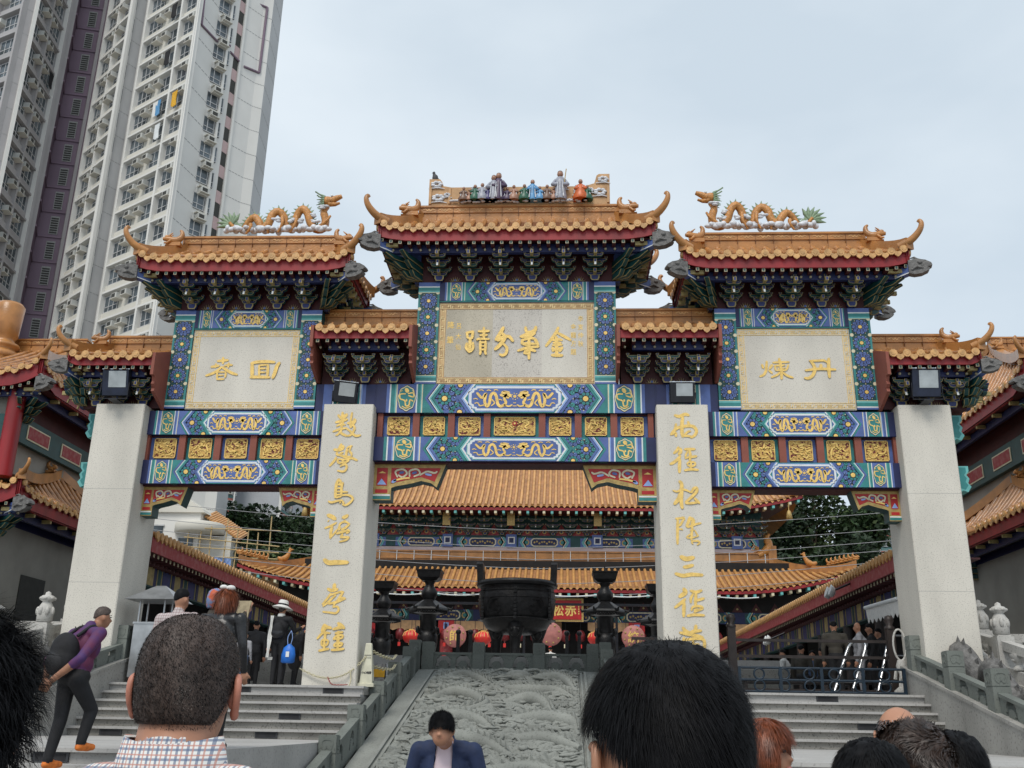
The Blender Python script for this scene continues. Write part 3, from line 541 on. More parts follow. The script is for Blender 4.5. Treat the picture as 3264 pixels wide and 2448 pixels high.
# --- painted tower walls: pillars, small beam and name plate
def tower_wall(cx, hw, pw, z0, zb, z1, gl, mid):
    for sg in (-1, 1):
        b = MB(); x0, x1 = sorted((cx+sg*hw, cx+sg*(hw-pw))); xm = (x0+x1)/2
        b.box(x0, x1, YW-.02, YB, z0, z1, 'dark_teal')
        y0 = YW-.02
        for a0, a1, m in ((.0, .03, 'blue_paint'), (.03, .05, 'white_paint'), (.05, .11, 'teal_paint'), (.11, .14, 'mint_paint'), (.14, .15, 'cream_line')):
            P2(b, rect(x0, x1, z0+a0*1.4, z0+a1*1.4), m, 2, y0); P2(b, rect(x0, x1, z1-a1*1.4-.06, z1-a0*1.4-.06), m, 2, y0)
        P2(b, rect(x0, x1, z1-.06, z1), 'blue_paint', 2, y0)
        for e_ in (x0, x1-.045): P2(b, rect(e_, e_+.045, z0+.21, z1-.27), 'teal_paint', 2, y0)
        n = 5; h = (z1-.27-z0-.21)/n
        for i in range(n):
            zc = z0+.21+h*(i+.5); flower(b, xm, zc, min(pw*.42, h*.46), 'blue_paint', 'teal_paint' if i % 2 else 'blue_paint', 2, (z0+.2, z1-.26), y0, 10, 8)
            for s2 in (-1, 1):
                P2(b, disc(xm+s2*pw*.42, zc+h*.5, .045, 6), 'cream_line', 3, y0, zc=(z0+.21, z1-.27))
        b.build('painted_pillar', gate)
    b = MB(); xi = hw-pw; b.box(cx-xi, cx+xi, YW, YB, zb, z1, 'deep_blue'); beam_paint(b, cx, xi, zb+.03, z1, False if mid else True, YW)
    P2(b, rect(cx-xi, cx+xi, zb, zb+.03), 'teal_paint', 3); b.build('top_beam', gate)
    b = MB(); b.box(cx-xi, cx+xi, YW+.03, YB-.05, z0, zb, 'plate_granite')
    if mid:
        P2(b, rect(cx-xi, cx-xi*.30, z0, zb), 'tan_granite', 1, YW+.03); P2(b, rect(cx+xi*.33, cx+xi, z0, zb), 'pale_granite', 1, YW+.03)
        meander(b, cx-xi+.02, cx+xi-.02, z0+.02, zb-.02, .155, YW+.03, 'cream_gilt', 'plaster')
    else:
        P2(b, rect(cx-xi, cx+xi, z0, zb), 'pale_granite', 1, YW+.03)
        meander(b, cx-xi+.02, cx+xi-.02, z0+.02, zb-.02, .15, YW+.03, 'pale_granite', 'gold')
    o = b.build('name_plate', gate)
    g = MB()
    for fr, st in gl: glyphs(g, fr, YW+.03-.006, st)
    if mid:
        yv = YW+.03-.008; s = .155
        for x, z, t in ((-1.34, 8.05, '呂大仙'), (-1.53, 8.05, '降筆'), (1.50, 8.22, '辛亥仲秋'), (1.33, 8.02, '金龍方題')):
            for i, ch in enumerate(t):
                sp = .26 if len(t) == 4 else (.33 if len(t) == 3 else .46)
                text_mesh(g, ch, s if len(t) != 2 else .2, lambda a_, c_, z_=z-i*sp*.8: np.array([x+a_*.85, yv, z_+c_]), 'gold', bold=.012)
    g.build('gilt_inscription', o)
tower_wall(0, 2.32, .50, 6.66, 8.70, 9.20, G_MID, True)
tower_wall(-6.343, 1.757, .48, 6.06, 8.02, 8.50, G_SL, False)
tower_wall(6.343, 1.757, .48, 6.06, 8.02, 8.50, G_SR, False)
# --- bracket sets
def bracket_mesh(H, D, wd):
    b = MB()
    def arm(hw, h, y, z, m):
        p = [(-hw, h), (-hw, h*.6), (-hw*.84, h*.18), (-hw*.6, 0), (hw*.6, 0), (hw*.84, h*.18), (hw, h*.6), (hw, h)]
        b.prism(p, (0, y, z), (1, 0, 0), (0, 0, 1), (0, -.085, 0), 'eave_shade_gold', 'dark_teal')
        b.prism([(x*.93, h*.12+v*.76) for x, v in p], (0, y-.085, z), (1, 0, 0), (0, 0, 1), (0, -.004, 0), m, back=False)
    def block(x, y, z, s, m):
        p = [(-s, s*1.3), (s, s*1.3), (s, s*.6), (s*.7, 0), (-s*.7, 0), (-s, s*.6)]
        b.prism(p, (x, y, z), (1, 0, 0), (0, 0, 1), (0, -.10, 0), 'eave_shade_gold', 'deep_blue')
        b.prism([(u*.72, s*.2+v*.72) for u, v in p], (x, y-.10, z), (1, 0, 0), (0, 0, 1), (0, -.004, 0), m, back=False)
    block(0, -.03, 0, .11, 'eave_shade_blue')
    for k in range(3):
        y = -.05-D*k/2.7; z = .13+(H-.25)*k/3
        c1, c2 = ('dark_teal', 'deep_blue') if k % 2 else ('deep_blue', 'dark_teal')
        arm(wd*.60, .075, y, z, c1); arm(wd*.92, .075, y, z+.105, c2)
        for x in (-wd*.54, wd*.54): block(x, y, z+.075, .035, 'deep_blue')
        for x in (-wd*.86, wd*.86): block(x, y, z+.18, .035, 'deep_blue')
        yo = y-D/2.7-.03
        b.box(-.036, .036, yo, y-.05, z+.01, z+.10, 'eave_shade_gold')
        b.prism([(-.024, .0), (.024, 0), (.024, .07), (-.024, .07)], (0, yo, z+.02), (1, 0, 0), (0, 0, 1), (0, -.004, 0), 'eave_shade_blue', back=False)
        if k == 1: b.prism([(-.022, 0), (.022, 0), (.022, .08), (-.022, .08)], (0, yo-.02, z-.07), (1, 0, 0), (0, .25, .97), (0, -.03, 0), 'white_paint', 'eave_shade_gold')
    b.box(-.032, .032, -.05-D, -.05-D*.6, H-.14, H-.04, 'eave_shade_gold')
    b.prism([(-.02, 0), (.02, 0), (.02, .085), (-.02, .085)], (0, -.05-D, H-.13), (1, 0, 0), (0, 0, 1), (0, -.004, 0), 'deep_blue', back=False)
    return b.build('bracket_set', mesh_only=True)
def dragon_head(parent, tip, d, s=1.0):
    """carved grey beam-end head; d = horizontal unit direction it faces"""
    d = np.array([d[0], d[1], 0.]); d /= np.linalg.norm(d); sd_ = np.array([-d[1], d[0], 0]); u = np.array([0, 0, 1.]); b = MB(); t = np.array(tip)
    out_ = [(-.50, .17), (-.30, .20), (-.20, .16), (-.12, .14), (.0, .06), (.02, .0), (-.03, -.03), (-.10, -.03), (-.04, -.07), (-.08, -.13), (-.22, -.19), (-.38, -.20), (-.50, -.16)]
    out_ = [(x*s, z*s) for x, z in out_]
    b.prism(out_, t-sd_*.10*s, d, u, sd_*.20*s, 'grey_carved')
    for s2 in (-1, 1):
        b.ell(t-d*.24*s+sd_*.09*s*s2+u*.09*s, (.06*s, .05*s, .05*s), 'grey_carved', 8, 6); b.ell(t-d*.04*s+sd_*.06*s*s2+u*.03*s, (.05*s, .035*s, .035*s), 'grey_carved', 8, 6)
        b.tube([t-d*.18*s+sd_*.10*s*s2-u*.06*s, t-d*.32*s+sd_*.12*s*s2-u*.02*s, t-d*.44*s+sd_*.11*s*s2-u*.09*s], [.02*s, .04*s, .02*s], 'grey_carved', 6)
        b.tube([t-d*.26*s+sd_*.07*s*s2+u*.16*s, t-d*.36*s+sd_*.08*s*s2+u*.23*s, t-d*.46*s+sd_*.07*s*s2+u*.22*s], [.025*s, .025*s, .01*s], 'grey_carved', 6)
    return b.build('dragon_head', parent)
def horn(b, p, d, s=1.0):
    """upturned hip-ridge end"""
    s = s*.84; d = np.array([d[0], d[1], 0.]); d /= np.linalg.norm(d); u = np.array([0, 0, 1.]); p = np.array(p)
    pts = [p-d*.30*s-u*.02, p+d*.02*s+u*.10*s, p+d*.22*s+u*.26*s, p+d*.33*s+u*.42*s, p+d*.36*s+u*.56*s, p+d*.32*s+u*.65*s, p+d*.27*s+u*.61*s]
    b.tube(cr_pts(pts, 3), [.125*s*(1-.66*i/18) for i in range(19)], 'ridge_tile', 8)
def beast(b, p, d, s=1.0, m='ridge_tile'):
    """small crouching roof animal facing d, tail up"""
    d = np.array([d[0], d[1], 0.]); d /= np.linalg.norm(d); u = np.array([0, 0, 1.]); p = np.array(p); sd_ = np.array([-d[1], d[0], 0])
    b.tube(cr_pts([p+d*.34*s+u*.16*s, p+d*.16*s+u*.17*s, p-d*.02*s+u*.13*s, p-d*.18*s+u*.25*s, p-d*.20*s+u*.42*s, p-d*.13*s+u*.50*s], 3), [.05*s, .07*s, .085*s, .09*s, .10*s, .12*s, .12*s, .11*s, .10*s, .09*s, .08*s, .075*s, .065*s, .055*s, .045*s, .03*s], m, 8)
    b.ell(p+d*.22*s+u*.22*s, (.09*s, .08*s, .08*s), m, 8, 6)
    for s2 in (-1, 1):
        b.tube([p+d*.1*s+sd_*.07*s*s2+u*.1*s, p+d*.2*s+sd_*.09*s*s2, p+d*.28*s+sd_*.09*s*s2], [.05*s, .035*s, .03*s], m, 6); b.tube([p+d*.16*s+sd_*.05*s*s2+u*.27*s, p+d*.06*s+sd_*.07*s*s2+u*.36*s], [.03*s, .012*s], m, 6)
    b.box(p[0]-.22*s, p[0]+.22*s, p[1]-.09*s, p[1]+.09*s, p[2]-.06*s, p[2]+.06*s, m)
# --- tiled roofs
def tiled_roof(parent, cx, hx, hy, ze, rl, zr, zw, wx, ends=('hip', 'hip'), cy=CY, pitch=.285, lift=.13, fas=.31, brs=None, nb=0, horns=1.0, head=1.0, wy=None):
    """hx,hy eave half sizes, ze eave height, rl ridge half length (hip) , zr ridge base height, zw wall top, wx wall half width"""
    hipL, hipR = ends[0] == 'hip', ends[1] == 'hip'
    rL = -rl if hipL else -hx; rR = rl if hipR else hx
    prof = lambda t: t**1.18
    lf = lambda a, h: lift*max(0, (abs(a)/h-.72)/.28)**2
    def lx(x): return lf(x, hx) if ((x < 0 and hipL) or (x > 0 and hipR)) else 0
    b = MB()
    def front(x, t, sg=-1): return np.array([cx+x, cy+sg*(hy*(1-t)+.05*t), ze+(zr-ze)*prof(t)+lx(x)*(1-t)])
    for sg in (-1, 1): b.grid(lambda a, t, sg=sg: front((-hx+(rL+hx)*t)*(1-a)+(hx+(rR-hx)*t)*a, t, sg), 14, 6, 'tile_groove')
    n = max(2, round(2*hx/pitch)); p = 2*hx/n
    def tile(P_, dirv):
        b.tube(P_, .078, 'orange_tile', 8, caps=False)
        e = np.array(P_[0]); dv = np.array(dirv)
        b.tube([e-dv*.0, e+dv*.05], [.088, .088], 'tile_end', 10); b.tube([e+dv*.05, e+dv*.058], [.05, .045], 'tile_end', 8)
        b.tube([e-dv*.06+np.array([0, 0, .07]), e-dv*.06+np.array([0, 0, .15])], [.022, .03], 'ridge_tile', 6)
    def drip(c, side, dv):
        w_ = p*.34; pol = [(-w_, .03), (-w_*.95, -.03), (-w_*.6, -.085), (0, -.125), (w_*.6, -.085), (w_*.95, -.03), (w_, .03), (0, .0)]
        b.prism(pol, np.array(c)-np.array(dv)*.0, side, (0, 0, 1), np.array(dv)*.03, 'tile_end')
    for i in range(n):
        x = -hx+p*(i+.5); tm = 1.0
        if x < rL: tm = (hx+x)/(hx+rL)
        if x > rR: tm = (hx-x)/(hx-rR)
        for sg in ((-1, 1) if i % 1 == 0 else (-1,)):
            K = 4; P_ = [front(x, tm*j/K, sg)+np.array([0, 0, .02]) for j in range(K+1)]
            if sg == 1 and not (hipL or hipR): continue
            tile(P_, (0, sg, 0))
        xd = x+p*.5
        if xd < hx-.05: drip(front(xd, 0)+np.array([0, -.01, -.01]), (1, 0, 0), (0, -1, 0))
    def side(y, t, sg): return np.array([cx+sg*(hx+(rl-hx)*t), cy+y, ze+(zr-ze)*prof(t)+lf(y, hy)*(1-t)])
    for sg, hp in ((-1, hipL), (1, hipR)):
        if not hp: continue
        b.grid(lambda a, t, sg=sg: side((hy*(1-t)+.05*t)*(2*a-1), t, sg), 10, 6, 'tile_groove')
        m_ = max(2, round(2*hy/pitch)); p2 = 2*hy/m_
        for i in range(m_):
            y = -hy+p2*(i+.5); tm = 1-abs(y)/hy*.98
            tile([side(y, tm*j/3, sg)+np.array([0, 0, .02]) for j in range(4)], (sg, 0, 0))
            if i < m_-1: drip(side(y+p2*.5, 0, sg)+np.array([sg*.01, 0, -.01]), (0, 1, 0), (sg, 0, 0))
    roof = b.build('tiled_roof', parent)
    # eave: fascia, rafter ends, soffit
    e = MB(); per = []
    K = 20
    for i in range(K+1): x = -hx+2*hx*i/K; per.append((np.array([cx+x, cy-hy+.04, ze+lx(x)-.02]), 'f'))
    loop = [('f', -1)]
    def strip(fn, k, m, z0, z1, th):
        for i in range(k):
            a, c = fn(i/k), fn((i+1)/k); d = (c-a)/np.linalg.norm(c-a); nn = np.array([d[1], -d[0], 0])*th
            A = [a+np.array([0, 0, z0]), c+np.array([0, 0, z0]), c+np.array([0, 0, z1]), a+np.array([0, 0, z1])]; B = [q-nn for q in A]
            e.add(A+B, [(0, 1, 2, 3), (7, 6, 5, 4), (0, 4, 5, 1), (3, 2, 6, 7)], m)
    fr = lambda a: np.array([cx-hx+2*hx*a+0, cy-hy+.04, ze+lx(-hx+2*hx*a)])
    bk = lambda a: np.array([cx+hx-2*hx*a, cy+hy-.04, ze+lx(hx-2*hx*a)])
    strip(fr, 20, 'red_paint', -fas, -.02, .05); strip(bk, 20, 'red_paint', -fas, -.02, .05)
    for sg, hp in ((-1, hipL), (1, hipR)):
        if hp:
            fn = (lambda a: np.array([cx+hx-.04, cy-hy+2*hy*a, ze+lf(-hy+2*hy*a, hy)])) if sg > 0 else (lambda a: np.array([cx-hx+.04, cy+hy-2*hy*a, ze+lf(hy-2*hy*a, hy)]))
            strip(fn, 8, 'red_paint', -fas, -.02, .05)
    zs = ze-fas
    # soffit
    wy = (YB-YW)/2 if wy is None else wy
    def sof(x, y):
        return np.array([x, y, 0])
    I = [(cx-wx, cy-wy), (cx+wx, cy-wy), (cx+wx, cy+wy), (cx-wx, cy+wy)]; O = [(cx-hx, cy-hy+.06), (cx+hx, cy-hy+.06), (cx+hx, cy+hy-.06), (cx-hx, cy+hy-.06)]
    zi = zs+.02+ (0 if brs is None else .0)
    for i in range(4):
        j = (i+1) % 4
        e.add([(*O[i], zs+.03), (*O[j], zs+.03), (*I[j], zs+.06), (*I[i], zs+.06)], [(0, 1, 2, 3)], 'dark_red')
    # wall core behind brackets
    e.box(cx-wx+.02, cx+wx-.02, cy-wy+.04, cy+wy-.04, zw, zs+.055, 'dark_red')
    nr = max(3, round(2*(hx-.1)/.215))
    for i in range(nr+1):
        x = cx-hx+.1+2*(hx-.1)*i/nr; dz = lx(x-cx)
        e.box(x-.04, x+.04, cy-hy+.07, cy-hy+.5, zs-.085+dz*.8, zs+.005+dz*.8, 'dark_red')
        e.prism(rect(-.036, .036, -.04, .04), (x, cy-hy+.07, zs-.04+dz*.8), (1, 0, 0), (0, 0, 1), (0, -.004, 0), 'rafter_end', back=False)
        e.prism(rect(-.022, .022, -.025, .025), (x, cy-hy+.066, zs-.04+dz*.8), (1, 0, 0), (0, 0, 1), (0, -.003, 0), 'dark_teal', back=False)
        e.lathe([(.0, -.02), (.028, -.02), (.028, .02), (0, .02)], (x+.03, cy-hy+.26, zs-.135), 'rafter_end', 8, ax=(np.array([1., 0, 0]), np.array([0, 0, 1.]), np.array([0, 1., 0])))
    for sg, hp in ((-1, hipL), (1, hipR)):
        if hp:
            for i in range(9):
                y = cy-hy+.2+(2*hy-.4)*i/8; x = cx+sg*(hx-.07)
                e.box(min(x, x-sg*.4), max(x, x-sg*.4), y-.04, y+.04, zs-.085, zs+.005, 'eave_shade_gold')
    # purlin ring
    for (x0, x1, y0, y1) in ((cx-hx+.3, cx+hx-.3, cy-hy+.29, cy-hy+.41), (cx-hx+.3, cx+hx-.3, cy+hy-.41, cy+hy-.29)): e.box(x0, x1, y0, y1, zs-.19, zs+.02, 'deep_blue')
    for sg, hp in ((-1, hipL), (1, hipR)):
        if hp: x = cx+sg*(hx-.36); e.box(x-.05, x+.05, cy-hy+.42, cy+hy-.42, zs-.18, zs+.02, 'deep_blue')
    # flame motifs on the red wall between the brackets
    if nb:
        for i in range(nb-1):
            x = cx+(i-(nb-2)/2)*brs[1]
            for q in range(-3, 4): P2(e, [(x+.03*q-.012, zw+.05), (x+.03*q+.012, zw+.05), (x+.055*q, zw+.19-.012*q*q)], 'eave_shade_gold', 2, cy-wy+.04)
            P2(e, disc(x, zw+.08, .03, 6), 'blue_paint', 4, cy-wy+.04)
    e.build('painted_eave', roof)
    # ridge
    r = MB(); x0, x1 = cx+rL, cx+rR
    r.box(x0-.05, x1+.05, cy-.14, cy+.14, zr-.12, zr+.10, 'ridge_tile'); r.box(x0-.05, x1+.05, cy-.10, cy+.10, zr+.10, zr+.22, 'ridge_tile'); r.box(x0-.05, x1+.05, cy-.13, cy+.13, zr+.22, zr+.36, 'ridge_tile'); r.box(x0-.08, x1+.08, cy-.16, cy+.16, zr+.36, zr+.41, 'ridge_tile')
    ns = max(2, round((x1-x0)/.42))
    for i in range(ns):
        xa = x0+(x1-x0)*(i+.5)/ns
        stroke(r, [(-.15, .0), (-.08, .03), (-.03, -.02), (.0, .03), (.04, -.02), (.09, .03), (.15, 0)], .022, lambda a_, c_: np.array([xa+a_, cy-.131, zr+.29+c_]), (0, -.008, 0), 'tile_end')
        xj = x0+(x1-x0)*i/ns; r.box(xj-.004, xj+.004, cy-.142, cy+.142, zr-.11, zr+.355, 'tile_groove')
    r.build('main_ridge', roof)
    for sx, hp in ((-1, hipL), (1, hipR)):
        if not hp: continue
        for sy in (-1, 1):
            h = MB(); A = np.array([cx+sx*rl, cy+sy*.05, zr+.05]); Bp = np.array([cx+sx*(hx+.02), cy+sy*(hy+.02), ze+lift+.12]); pts = []
            for j in range(9):
                t = j/8; q = A+(Bp-A)*t; q[2] = zr+.05+(ze+lift+.12-zr-.05)*(1-(1-t)**1.18) if False else ze+lift*t**2*1.0+(zr-ze)*prof(1-t)+.12; pts.append(q)
            d = Bp-A; d[2] = 0; d /= np.linalg.norm(d); sd_ = np.array([-d[1], d[0], 0])*.10
            for j in range(8):
                a, c = pts[j], pts[j+1]; V = []
                for q in (a, c):
                    for sgn, dz in ((-1, -.14), (1, -.14), (1, .12), (-1, .12)): V.append(q+sd_*sgn+np.array([0, 0, dz]))
                h.add(V, [(0, 1, 5, 4), (1, 2, 6, 5), (2, 3, 7, 6), (3, 0, 4, 7), (0, 3, 2, 1), (4, 5, 6, 7)], 'ridge_tile')
            dd = np.array([sx*.86, sy*.5]); horn(h, pts[-1]+np.array([0, 0, -.02]), dd, horns); 
            o = h.build('hip_ridge', roof)
            if sy == -1:
                g = MB(); beast(g, pts[2]+np.array([0, 0, .16]), (sx, sy*.25), .85*horns); g.build('roof_animal', roof)
            # corner beam with its carved head
            cb = MB(); tip = np.array([cx+sx*(hx+.08), cy+sy*(hy-.02), zs-.10+lift*.5]); wal = np.array([cx+sx*wx, cy+sy*wy, zs-.12]); dv = tip-wal; L_ = np.linalg.norm(dv[:2]); dv /= L_
            sdv = np.array([-dv[1], dv[0], 0]); mid = (tip+wal)/2
            cb.obox(mid, dv*L_/2, sdv*.075, np.array([0, 0, .11]), 'blue_paint')
            for s2 in (-1, 1): cb.obox(tip-dv*.05+sdv*.077*s2, dv*.02, sdv*.002, np.array([0, 0, .10]), 'white_paint'); cb.obox(mid+sdv*.0765*s2+np.array([0, 0, -.095]), dv*L_/2*.98, sdv*.002, np.array([0, 0, .012]), 'white_paint')
            # fan of slanting arms under the corner
            Hh = zs-zw
            for k in range(3):
                for fa in (-.42, 0, .42):
                    ca, sa = math.cos(fa), math.sin(fa); dk = np.array([dv[0]*ca-dv[1]*sa, dv[0]*sa+dv[1]*ca, 0]); ln = L_*(.42+.20*k)*(1 if fa == 0 else .86)
                    z = zw+.10+Hh*.24*k; o2 = np.array([cx+sx*(wx-.05), cy+sy*(wy-.05), z]); sk = np.array([-dk[1], dk[0], 0]); up = np.array([0, 0, 1.])
                    pr_ = [(0, -.05), (ln*.75, -.05), (ln, .05), (ln*.97, .085), (0, .085)]
                    cb.prism(pr_, o2-sk*.045, dk, up, sk*.09, 'dark_teal')
                    for s2 in (-1, 1): cb.tube([o2+sk*.047*s2+up*-.045, o2+dk*ln*.74+sk*.047*s2+up*-.045, o2+dk*ln*.99+sk*.047*s2+up*.055], .010, 'eave_shade_gold', 5)
            cb.build('corner_beam', roof); dragon_head(roof, tip+np.array([sx, sy*.25, 0])*.34*head, (sx, sy*.25), head)
    return roof
def gable_board(parent, x, ze, zr, hy, sg, cy=CY, low=.85):
    b = MB(); th = .07
    pol = [(-hy-.02, ze+.02-cy*0), (-hy-.02, ze-.50), (-hy+.10, ze-.50), (-hy+.14, ze-.60), (-hy+.10, ze-.68), (-hy+.18, ze-.76), (-hy+.14, ze-.84), (-.42, ze-1.08), (.42, ze-1.08), (hy-.1, ze-.8), (hy, ze-.3), (hy, ze), (.05, zr+.02), (-.05, zr+.02)]
    b.prism(pol, (x-th/2, cy, 0), (0, 1, 0), (0, 0, 1), (th, 0, 0), 'brown_red'); b.build('gable_board', parent)
BM = bracket_mesh(.66, .60, .30); BM2 = bracket_mesh(.62, .60, .28); BM3 = bracket_mesh(.56, .50, .28)
def brackets(parent, me, cx, n, sp, zw, wx, sides=(True, True), ny=2):
    for i in range(n): inst('bracket_set', me, parent, (cx+(i-(n-1)/2)*sp, CY-.38, zw+.005))
    for sg, on in ((-1, sides[0]), (1, sides[1])):
        if on:
            for j in range(ny): inst('bracket_set', me, parent, (cx+sg*(wx-.03), CY+(j-(ny-1)/2)*.5, zw+.005), R(90)*sg)
r_c = tiled_roof(gate, 0, 3.22, 1.28, 10.20, 2.42, 11.00, 9.20, 2.34, brs=(6, .735), nb=6)
brackets(gate, BM, 0, 6, .735, 9.20, 2.34)
for cx in (-6.343, 6.343):
    tiled_roof(gate, cx, 2.52, 1.28, 9.46, 1.92, 10.20, 8.50, 1.77, brs=(5, .685), nb=5, horns=.95, head=.95)
    brackets(gate, BM2, cx, 5, .685, 8.50, 1.77)
for sg in (-1, 1):
    cx = sg*3.44; tiled_roof(gate, cx, 1.10, 1.24, 7.70, 1.10, 8.22, 6.65, 1.05, ends=('gable', 'gable'), brs=(3, .66), nb=3, fas=.22)
    brackets(gate, BM3, cx, 3, .66, 6.66, 1.0, (False, False))
    for x in (cx-1.12, cx+1.12): gable_board(gate, x, 7.76, 8.24, 1.24, 1)
    cx = sg*9.12; tiled_roof(gate, cx, 1.02, 1.24, 7.06, .62, 7.56, 6.08, .92, ends=('gable', 'hip') if sg > 0 else ('hip', 'gable'), brs=(3, .55), nb=3, fas=.22, horns=.8, head=.8)
    brackets(gate, BM3, cx, 3, .55, 6.085, .9, (sg < 0, sg > 0))
    gable_board(gate, cx-sg*1.0, 7.10, 7.58, 1.24, 1)
    # teal scalloped beam ends beyond the outer columns
    b = MB(); x0 = sg*9.532
    for z0, z1 in ((5.42, 6.0), (4.28, 4.84)):
        pol = [(0, z1), (.42, z1), (.42, z1-.12), (.36, z1-.2), (.42, z1-.28), (.38, z1-.38), (.44, z1-.46), (.36, z1-.58), (.26, z1-.54), (.18, z1-.60), (.1, z1-.55), (0, z1-.57)]
        b.prism([(sg*u, v) for u, v in (pol if sg > 0 else pol[::-1])], (x0, .85, 0), (1, 0, 0), (0, 0, 1), (0, -.3, 0), 'mint_paint')
        b.prism([(sg*u*.86, z1+(v-z1)*.86-.03) for u, v in (pol if sg > 0 else pol[::-1])], (x0, .55, 0), (1, 0, 0), (0, 0, 1), (0, -.005, 0), 'teal_paint', back=False)
    b.build('beam_end', gate)
# --- sculpture on the ridges
def ridge_dragon(cx, face, z):
    b = MB(); f = face; y = CY
    P = lambda u, v, w_=0: np.array([cx+f*u, y+w_, z+v+.06])
    body = [(-1.28,.38),(-1.10,.24),(-.86,.22),(-.72,.42),(-.52,.55),(-.33,.40),(-.18,.22),(.0,.34),(.08,.58),(.26,.70),(.44,.56),(.52,.32),(.68,.22),(.82,.36),(.90,.62),(1.06,.74),(1.24,.60),(1.34,.36),(1.52,.18),(1.74,.22),(1.80,.45),(1.72,.70),(1.80,.86)]
    body = [(u*.78-.18, v) for u, v in body]
    C = cr_pts([P(u, v, .05*math.sin(u*6)) for u, v in body], 3); K = len(C)
    b.tube(C, [.04+.06*min(1, i/14) if i < K-4 else .085 for i in range(K)], 'dragon_orange', 8)
    for i in range(2, K-2):
        t = C[i+1]-C[i-1]; t /= np.linalg.norm(t); nrm = np.array([-t[2]*f, 0, t[0]*f]); 
        if nrm[2] < .15: continue
        q = C[i]+nrm*.08; b.add([q-t*.035+np.array([0, -.012, 0]), q+t*.035+np.array([0, -.012, 0]), q+t*.035+np.array([0, .012, 0]), q-t*.035+np.array([0, .012, 0]), q+nrm*.11-t*.03*1], [(0, 1, 4), (1, 2, 4), (2, 3, 4), (3, 0, 4)], 'sage_green')
    for u0, v0, u1, v1 in ((-.62,.3,-.70,.02), (.16,.5,.10,.05), (.52,.5,.40,.05), (1.1,.2,1.38,.5), (-.28,.25,-.15,.02)):
        b.tube(cr_pts([P(u0, v0, -.08), P((u0+u1)/2+.06, (v0+v1)/2, -.14), P(u1, v1, -.12)], 3), [.055, .05, .045, .04, .035, .03, .028], 'dragon_orange', 6)
    o = b.build('ridge_dragon', gate)
    h = MB(); c = P(1.24, .98)
    h.ell(c, (.17, .11, .12), 'dragon_orange', 10, 8); h.tube([c+np.array([f*.08, 0, .0]), c+np.array([f*.24, 0, .08]), c+np.array([f*.36, 0, .13])], [.10, .075, .05], 'dragon_orange', 8); h.tube([c+np.array([f*.04, 0, -.08]), c+np.array([f*.20, 0, -.10]), c+np.array([f*.32, 0, -.06])], [.08, .05, .03], 'dragon_orange', 8)
    for s2 in (-1, 1):
        h.tube(cr_pts([c+np.array([-f*.05, .06*s2, .09]), c+np.array([-f*.18, .08*s2, .14]), c+np.array([-f*.30, .09*s2, .22])], 3), [.03]*3+[.02]*4, 'sage_green', 5); h.ell(c+np.array([f*.12, .07*s2, .11]), (.035, .03, .035), 'white_paint', 6, 5)
        for a in range(5): h.tube([c+np.array([-f*.06, .08*s2, .05-.05*a]), c+np.array([-f*(.22+.03*(a % 2)), .10*s2, .06-.075*a])], [.035, .006], 'sage_green', 5)
    h.build('dragon_head', o)
    t = MB()
    for a in range(7):
        q = R(60+a*22); t.tube([P(-1.12, .32), P(-1.12+.20*math.cos(q), .34+.20*math.sin(q)), P(-1.12+.40*math.cos(q+.1), .34+.36*math.sin(q))], [.03, .06, .008], 'sage_green', 5)
    t.build('tail_fin', o)
    cl = MB(); rr = random.Random(3)
    for i in range(46):
        u = -1.22+2.55*i/45; cl.ell(P(u, .13+rr.uniform(-.02, .06), rr.uniform(-.17, .02)), (rr.uniform(.06, .12), .07, rr.uniform(.05, .09)), 'cloud_white', 8, 5)
    for u, v in ((.02,.50),(.42,.50),(.58,.48),(1.0,.46),(.93,.62),(1.18,.86)):
        for k in range(4): cl.ell(P(u+rr.uniform(-.08, .08), v-.1+rr.uniform(-.04, .04), -.09), (.08, .05, .035), 'cloud_white', 8, 5)
    cl.build('cloud_base', o)
ridge_dragon(-6.05, 1, 10.61); ridge_dragon(5.95, -1, 10.61)
b = MB(); z0 = 11.41
pol = [(-2.24, 0), (2.24, 0), (2.24, .86), (1.98, .86), (1.92, .82), (1.89, .70), (1.86, .60), (1.62, .52), (-1.68, .52), (-1.88, .56), (-1.92, .68), (-1.98, .76), (-2.24, .76)]
b.prism(pol, (0, CY+.14, z0), (1, 0, 0), (0, 0, 1), (0, -.26, 0), 'plaster')
for x in (-2.2, -1.72, 1.66, 2.2): b.box(x-.03, x+.03, CY-.16, CY-.11, z0+.05, z0+.50, 'plaster')
plq = b.build('ridge_panel', gate); cl = MB(); rr = random.Random(5)
for i in range(60): cl.ell((-1.66+3.3*i/59, CY-.20+rr.uniform(-.03, .03), z0+.08+rr.uniform(-.02, .03)), (.06, .05, .03), 'cloud_white', 7, 4)
cl.build('cloud_relief', plq)
for cx, cz, s in ((-2.05,.60,1), (-2.0,.22,1.1), (-1.78,.30,.6), (2.08,.70,.9), (2.0,.35,1.1), (1.75,.40,.7), (1.45,.34,.7), (-.62,.44,.6), (.25,.42,.6), (-1.1,.48,.6), (1.1,.50,.7), (.9,.16,.8), (1.5,.5,.8)):
    cl = MB()
    for k in range(7): q = k*.9; cl.ell((cx+.10*s*math.cos(q), CY-.14, z0+cz+.06*s*math.sin(q)), (.06*s, .04, .04*s), 'cloud_white', 7, 4)
    cl.tube([(cx-.2*s, CY-.14, z0+cz-.12*s), (cx+.05*s, CY-.15, z0+cz-.10*s), (cx+.2*s, CY-.14, z0+cz-.13*s)], [.012, .02, .01], 'cloud_white', 5); cl.build('cloud_relief', plq)
M['robe_blue'] = None
